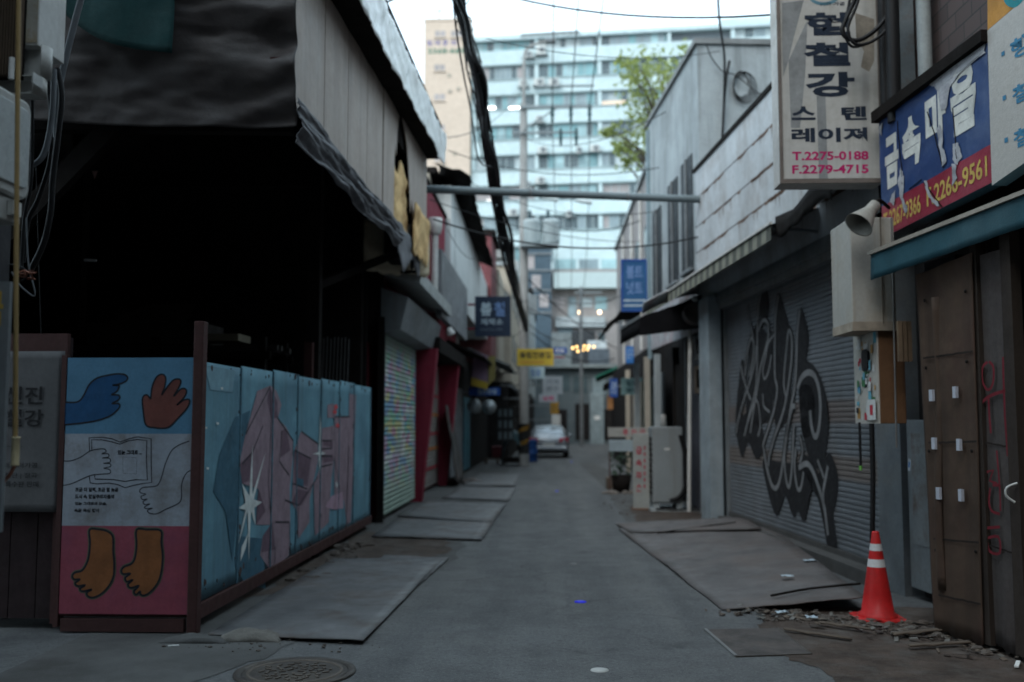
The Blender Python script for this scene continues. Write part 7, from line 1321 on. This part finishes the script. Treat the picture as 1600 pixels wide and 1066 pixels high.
# strings of warm bulbs
m_bulb = lamp_mat('warm_bulb', (1, .6, .22), 1.3)
sb = thing('string_lights', 'string of warm light bulbs hanging over the far junction', 'string lights', onY(912, 545, 72))
ptsb = [(895, 544), (901, 542), (903, 549), (913, 541), (920, 541), (918, 546), (928, 542), (911, 547)]
b = MB(); b.tube([onY(880, 530, 72)] + [onY(px, py - 2, 72) for px, py in sorted(ptsb)] + [onY(945, 532, 72)], .02, 5); b.build('wire', m_cable, sb)
for px, py in ptsb: q = onY(px, py, 72); b = MB(); b.lathe([(.0, -.09), (.06, -.055), (.08, 0), (.055, .06), (.0, .09)], q, 12); b.build('bulb', m_bulb, sb)
for px, py, lb in ((906, 488, 'left of two warm lamps under the balcony'), (937, 488, 'right of two warm lamps under the balcony')):
    q = onY(px, py, 76.2); b = MB(); b.lathe([(.0, -.15), (.1, -.1), (.14, 0), (.1, .1), (.0, .15)], q, 12); tag(b.build('wall_lamp', lamp_mat('warm_lamp', (1, .72, .45), 1.4), loc=q), lb, 'lamp')
# right flank of the junction
jr = thing('side_building', 'pale pinkish building with piping behind the tree on the right', 'building', (6, 52, 0))
p0 = onY(1000, 300, 40); b = MB(); b.box((2.95, 27, 3.85), (7, 43.9, 9.2)); b.build('wall', M('pink_grey_render', (.26, .24, .235), .85, var=.1, stain=(.22, .2, .19), samt=.5), jr); b = MB(); b.box((2.85, 26.9, 9.2), (7.1, 44, 9.35)); b.build('roof', m_conc, jr)
for y in (29, 32.5, 36, 40):
    b = MB(); b.box((2.92, y, 5.2), (2.949, y + 1.6, 7.6)); b.build('window', m_glass, jr)
    b = MB(); b.tube([(2.9, y - .8, 3.9), (2.9, y - .8, 9)], .05, 8); b.build('downpipe', m_pale, jr)

# ------------------------------------------------------------------ tree
m_bark = M('tree_bark', (.09, .075, .06), .9, bump=.4)
def leafmat(n, c):
    m = M(n, c, .6, var=.3, scale=1, fine=6, bump=0); b_ = m.node_tree.nodes['Principled BSDF']
    L = m.node_tree.links; N = m.node_tree.nodes; tr = N.new('ShaderNodeBsdfTranslucent'); tr.inputs[0].default_value = (c[0] * 2.2, c[1] * 2.0, c[2] * 1.2, 1); mx = N.new('ShaderNodeMixShader'); mx.inputs[0].default_value = .45
    L.new(b_.outputs[0], mx.inputs[1]); L.new(tr.outputs[0], mx.inputs[2]); L.new(mx.outputs[0], N['Material Output'].inputs['Surface']); return m
m_l1, m_l2 = leafmat('leaf_bright', (.18, .22, .09)), leafmat('leaf_mid', (.125, .165, .07))
tree = thing('tree', 'fresh green tree with loose leafy crown behind the concrete house', 'tree', (5.1, 39, 0))
rt = random.Random(17); limbs = []
b = MB(); TB = Vector((5.1, 39, 0)); trunk = smooth([tuple(TB), (5.0, 39, 4), (4.7, 39.1, 8), (4.5, 39, 11), (4.6, 38.9, 14.5)], 4); b.tube(trunk, .22, 10, r1=.06)
clump = []
for px, py, r in ((1000, 105, 1.0), (1030, 110, 1.1), (1060, 105, .8), (1080, 78, .5), (1010, 140, 1.1), (1045, 150, 1.2), (985, 100, .45), (1000, 175, .9), (1030, 185, 1.0), (1055, 190, .9), (965, 205, .65), (950, 200, .3), (985, 225, .7), (1012, 210, .8), (1035, 220, .8), (978, 255, .5), (1008, 250, .6), (968, 228, .4), (992, 130, .7), (1075, 120, .7), (1095, 100, .7), (1085, 160, .9)):
    for _ in range(2): c = onY(px + rt.gauss(0, 5), py + rt.gauss(0, 5), 38.5 + rt.gauss(0, .9)); clump.append((c, r * (.55 + .3 * rt.random())))
for c, r in clump:
    z = max(6, min(14, c.z - 1.5 - rt.random() * 2)); k = min(range(len(trunk)), key=lambda i: abs(trunk[i][2] - z)); a = Vector(trunk[k]); m_ = a.lerp(c, .55) + Vector((0, 0, .3)); b.tube(smooth([tuple(a), tuple(m_), tuple(c)], 4), .055, 6, r1=.012)
b.build('trunk', m_bark, tree)
b = MB()
for c, r in clump:
    for _ in range(int(72 * max(.3, r))):
        d = Vector((rt.gauss(0, 1), rt.gauss(0, 1), rt.gauss(0, .9))).normalized() * r * (rt.random() ** .5) * 1.15; p = c + d; n_ = Vector((rt.gauss(0, 1), rt.gauss(0, 1), rt.gauss(.4, 1))).normalized(); u_ = n_.orthogonal().normalized(); w_ = n_.cross(u_); an = rt.random() * 6.28; e1 = u_ * math.cos(an) + w_ * math.sin(an); e2 = n_.cross(e1); s_ = .07 + .06 * rt.random()
        b.add([p - e1 * s_ * 1.5, p - e2 * s_ * .6, p + e1 * s_ * 1.5, p + e2 * s_ * .6], [(0, 1, 2, 3)], 0 if rt.random() < .6 else 1)
b.build('crown', [m_l1, m_l2], tree)

# ------------------------------------------------------------------ silver car, rear view
cx_, cy_ = (onZ(826, 713, 0).x + onZ(889, 713, 0).x) / 2, 44.6
car = thing('parked_car', 'silver sedan parked on the left side of the lane, seen from behind', 'car', (cx_, cy_ + 2.2, 0))
m_sil = M('silver_car_paint', (.27, .30, .33), .35, metal=.5, var=.04, fine=80, bump=0, spec=.6)
HW = .92
def sect(w, zb, zs, zt, k=.5): # half section from bottom centre up and over to top centre
    return [(0, zb), (w * .86, zb), (w * .97, zb + .08), (w, zb + .25), (w * .995, (zb + zs) / 2 + .05), (w * .97, zs - .06), (w * .9, zs), (w * .5, zt), (0, zt + .005)]
secs = [(0.0, sect(.74, .36, .86, .90)), (.06, sect(.82, .30, .92, .97)), (.2, sect(.88, .26, .96, 1.02)), (.55, sect(.915, .24, .98, 1.03)), (1.3, sect(.92, .22, .97, .99)), (2.4, sect(.92, .22, .95, .97)), (3.3, sect(.92, .22, .92, .95)), (3.9, sect(.89, .24, .82, .86)), (4.3, sect(.78, .28, .7, .74)), (4.45, sect(.6, .34, .6, .63))]
def loft(secs, m, name, par, sm=True):
    mb = MB(); n = len(secs[0][1]); vs = []; fs = []
    for y, s_ in secs: vs += [(cx_ + x, cy_ + y, z) for x, z in s_] + [(cx_ - x, cy_ + y, z) for x, z in reversed(s_[1:-1])]
    w = 2 * n - 2
    for i in range(len(secs) - 1):
        for k in range(w): fs.append((i * w + k, i * w + (k + 1) % w, (i + 1) * w + (k + 1) % w, (i + 1) * w + k))
    fs += [tuple(range(w))[::-1], tuple(range((len(secs) - 1) * w, len(secs) * w))]
    mb.add(vs, fs, 0, sm); o = mb.build(name, m, par); return o
body = loft(secs, m_sil, 'body', car)
def cab(y, w0, z0, w1, z1): return (y, [(0, z0), (w0, z0), (w0 * .97, z0 + (z1 - z0) * .5), (w1, z1 - .04), (w1 * .85, z1 - .005), (0, z1 + .015)])
loft([cab(.42, .78, .98, .66, 1.02), cab(.62, .8, .97, .66, 1.18), cab(1.0, .82, .96, .62, 1.40), cab(1.6, .83, .95, .62, 1.46), cab(2.3, .83, .95, .62, 1.43), cab(3.1, .8, .94, .68, .99)], m_sil, 'roof', car)
b = MB(); b.add([(cx_ - .68, cy_ + .52, 1.03), (cx_ + .68, cy_ + .52, 1.03), (cx_ + .56, cy_ + .94, 1.37), (cx_ - .56, cy_ + .94, 1.37)], [(0, 1, 2, 3)]); 
for v in range(1): pass
b.build('rear_window', glass_mat('car_glass', (.07, .08, .085), .08), car, solid=.03)
for sx in (-1, 1):
    b = MB(); b.prism([(cx_ + sx * .48, cy_ - .03, .72), (cx_ + sx * .88, cy_ + .08, .74), (cx_ + sx * .9, cy_ + .14, .92), (cx_ + sx * .82, cy_ + .03, .94), (cx_ + sx * .46, cy_ - .03, .88)], (0, .12, 0)) ; b.build('tail_light', M('tail_red', (.4, .03, .06), .25, bump=0), car)
b = MB(); b.box((cx_ - .27, cy_ - .03, .56), (cx_ + .27, cy_ + .02, .68)); b.build('number_plate', plain('plate_white', (.5, .52, .52)), car)
b = MB(); b.prism([(cx_ - .84, cy_ - .05, .36), (cx_ + .84, cy_ - .05, .36), (cx_ + .84, cy_ - .05, .54), (cx_ - .84, cy_ - .05, .54)], (0, .3, 0)); b.build('bumper', m_sil, car, bevel=.04)
b = MB(); b.box((cx_ - .7, cy_ + .0, .24), (cx_ + .7, cy_ + .3, .36)); b.box((cx_ - .8, cy_ + .2, .2), (cx_ + .8, cy_ + 4.1, .32)); b.build('underbody', m_black, car)
for sx in (-1, 1):
    for y in (.85, 3.55):
        c = Vector((cx_ + sx * .8, cy_ + y, .31)); t_ = MB().lathe([(.19, -.1), (.28, -.105), (.31, -.08), (.31, .08), (.28, .105), (.19, .1)], c, 24, 0, (1, 0, 0)); wl = t_.build('wheel', m_black, car); b = MB(); b.lathe([(.0, .05 * sx), (.17, .07 * sx), (.2, .09 * sx)], c, 18, 0, (1, 0, 0)); b.build('rim', m_grey, wl)
    b = MB(); b.lathe([(.0, -.1), (.07, -.09), (.09, 0), (.06, .07), (0, .08)], (cx_ + sx * 1.0, cy_ + 2.75, 1.0), 10, 0, (0, 1, 0)); b.build('mirror', m_sil, car)
b = MB()
for sx in (-1, 1): b.add([(cx_ + sx * .79, cy_ + 1.0, 1.02), (cx_ + sx * .80, cy_ + 2.7, 1.0), (cx_ + sx * .66, cy_ + 2.2, 1.36), (cx_ + sx * .66, cy_ + 1.25, 1.36)], [(0, 1, 2, 3)])
b.build('side_window', GL[3], car, solid=.02)
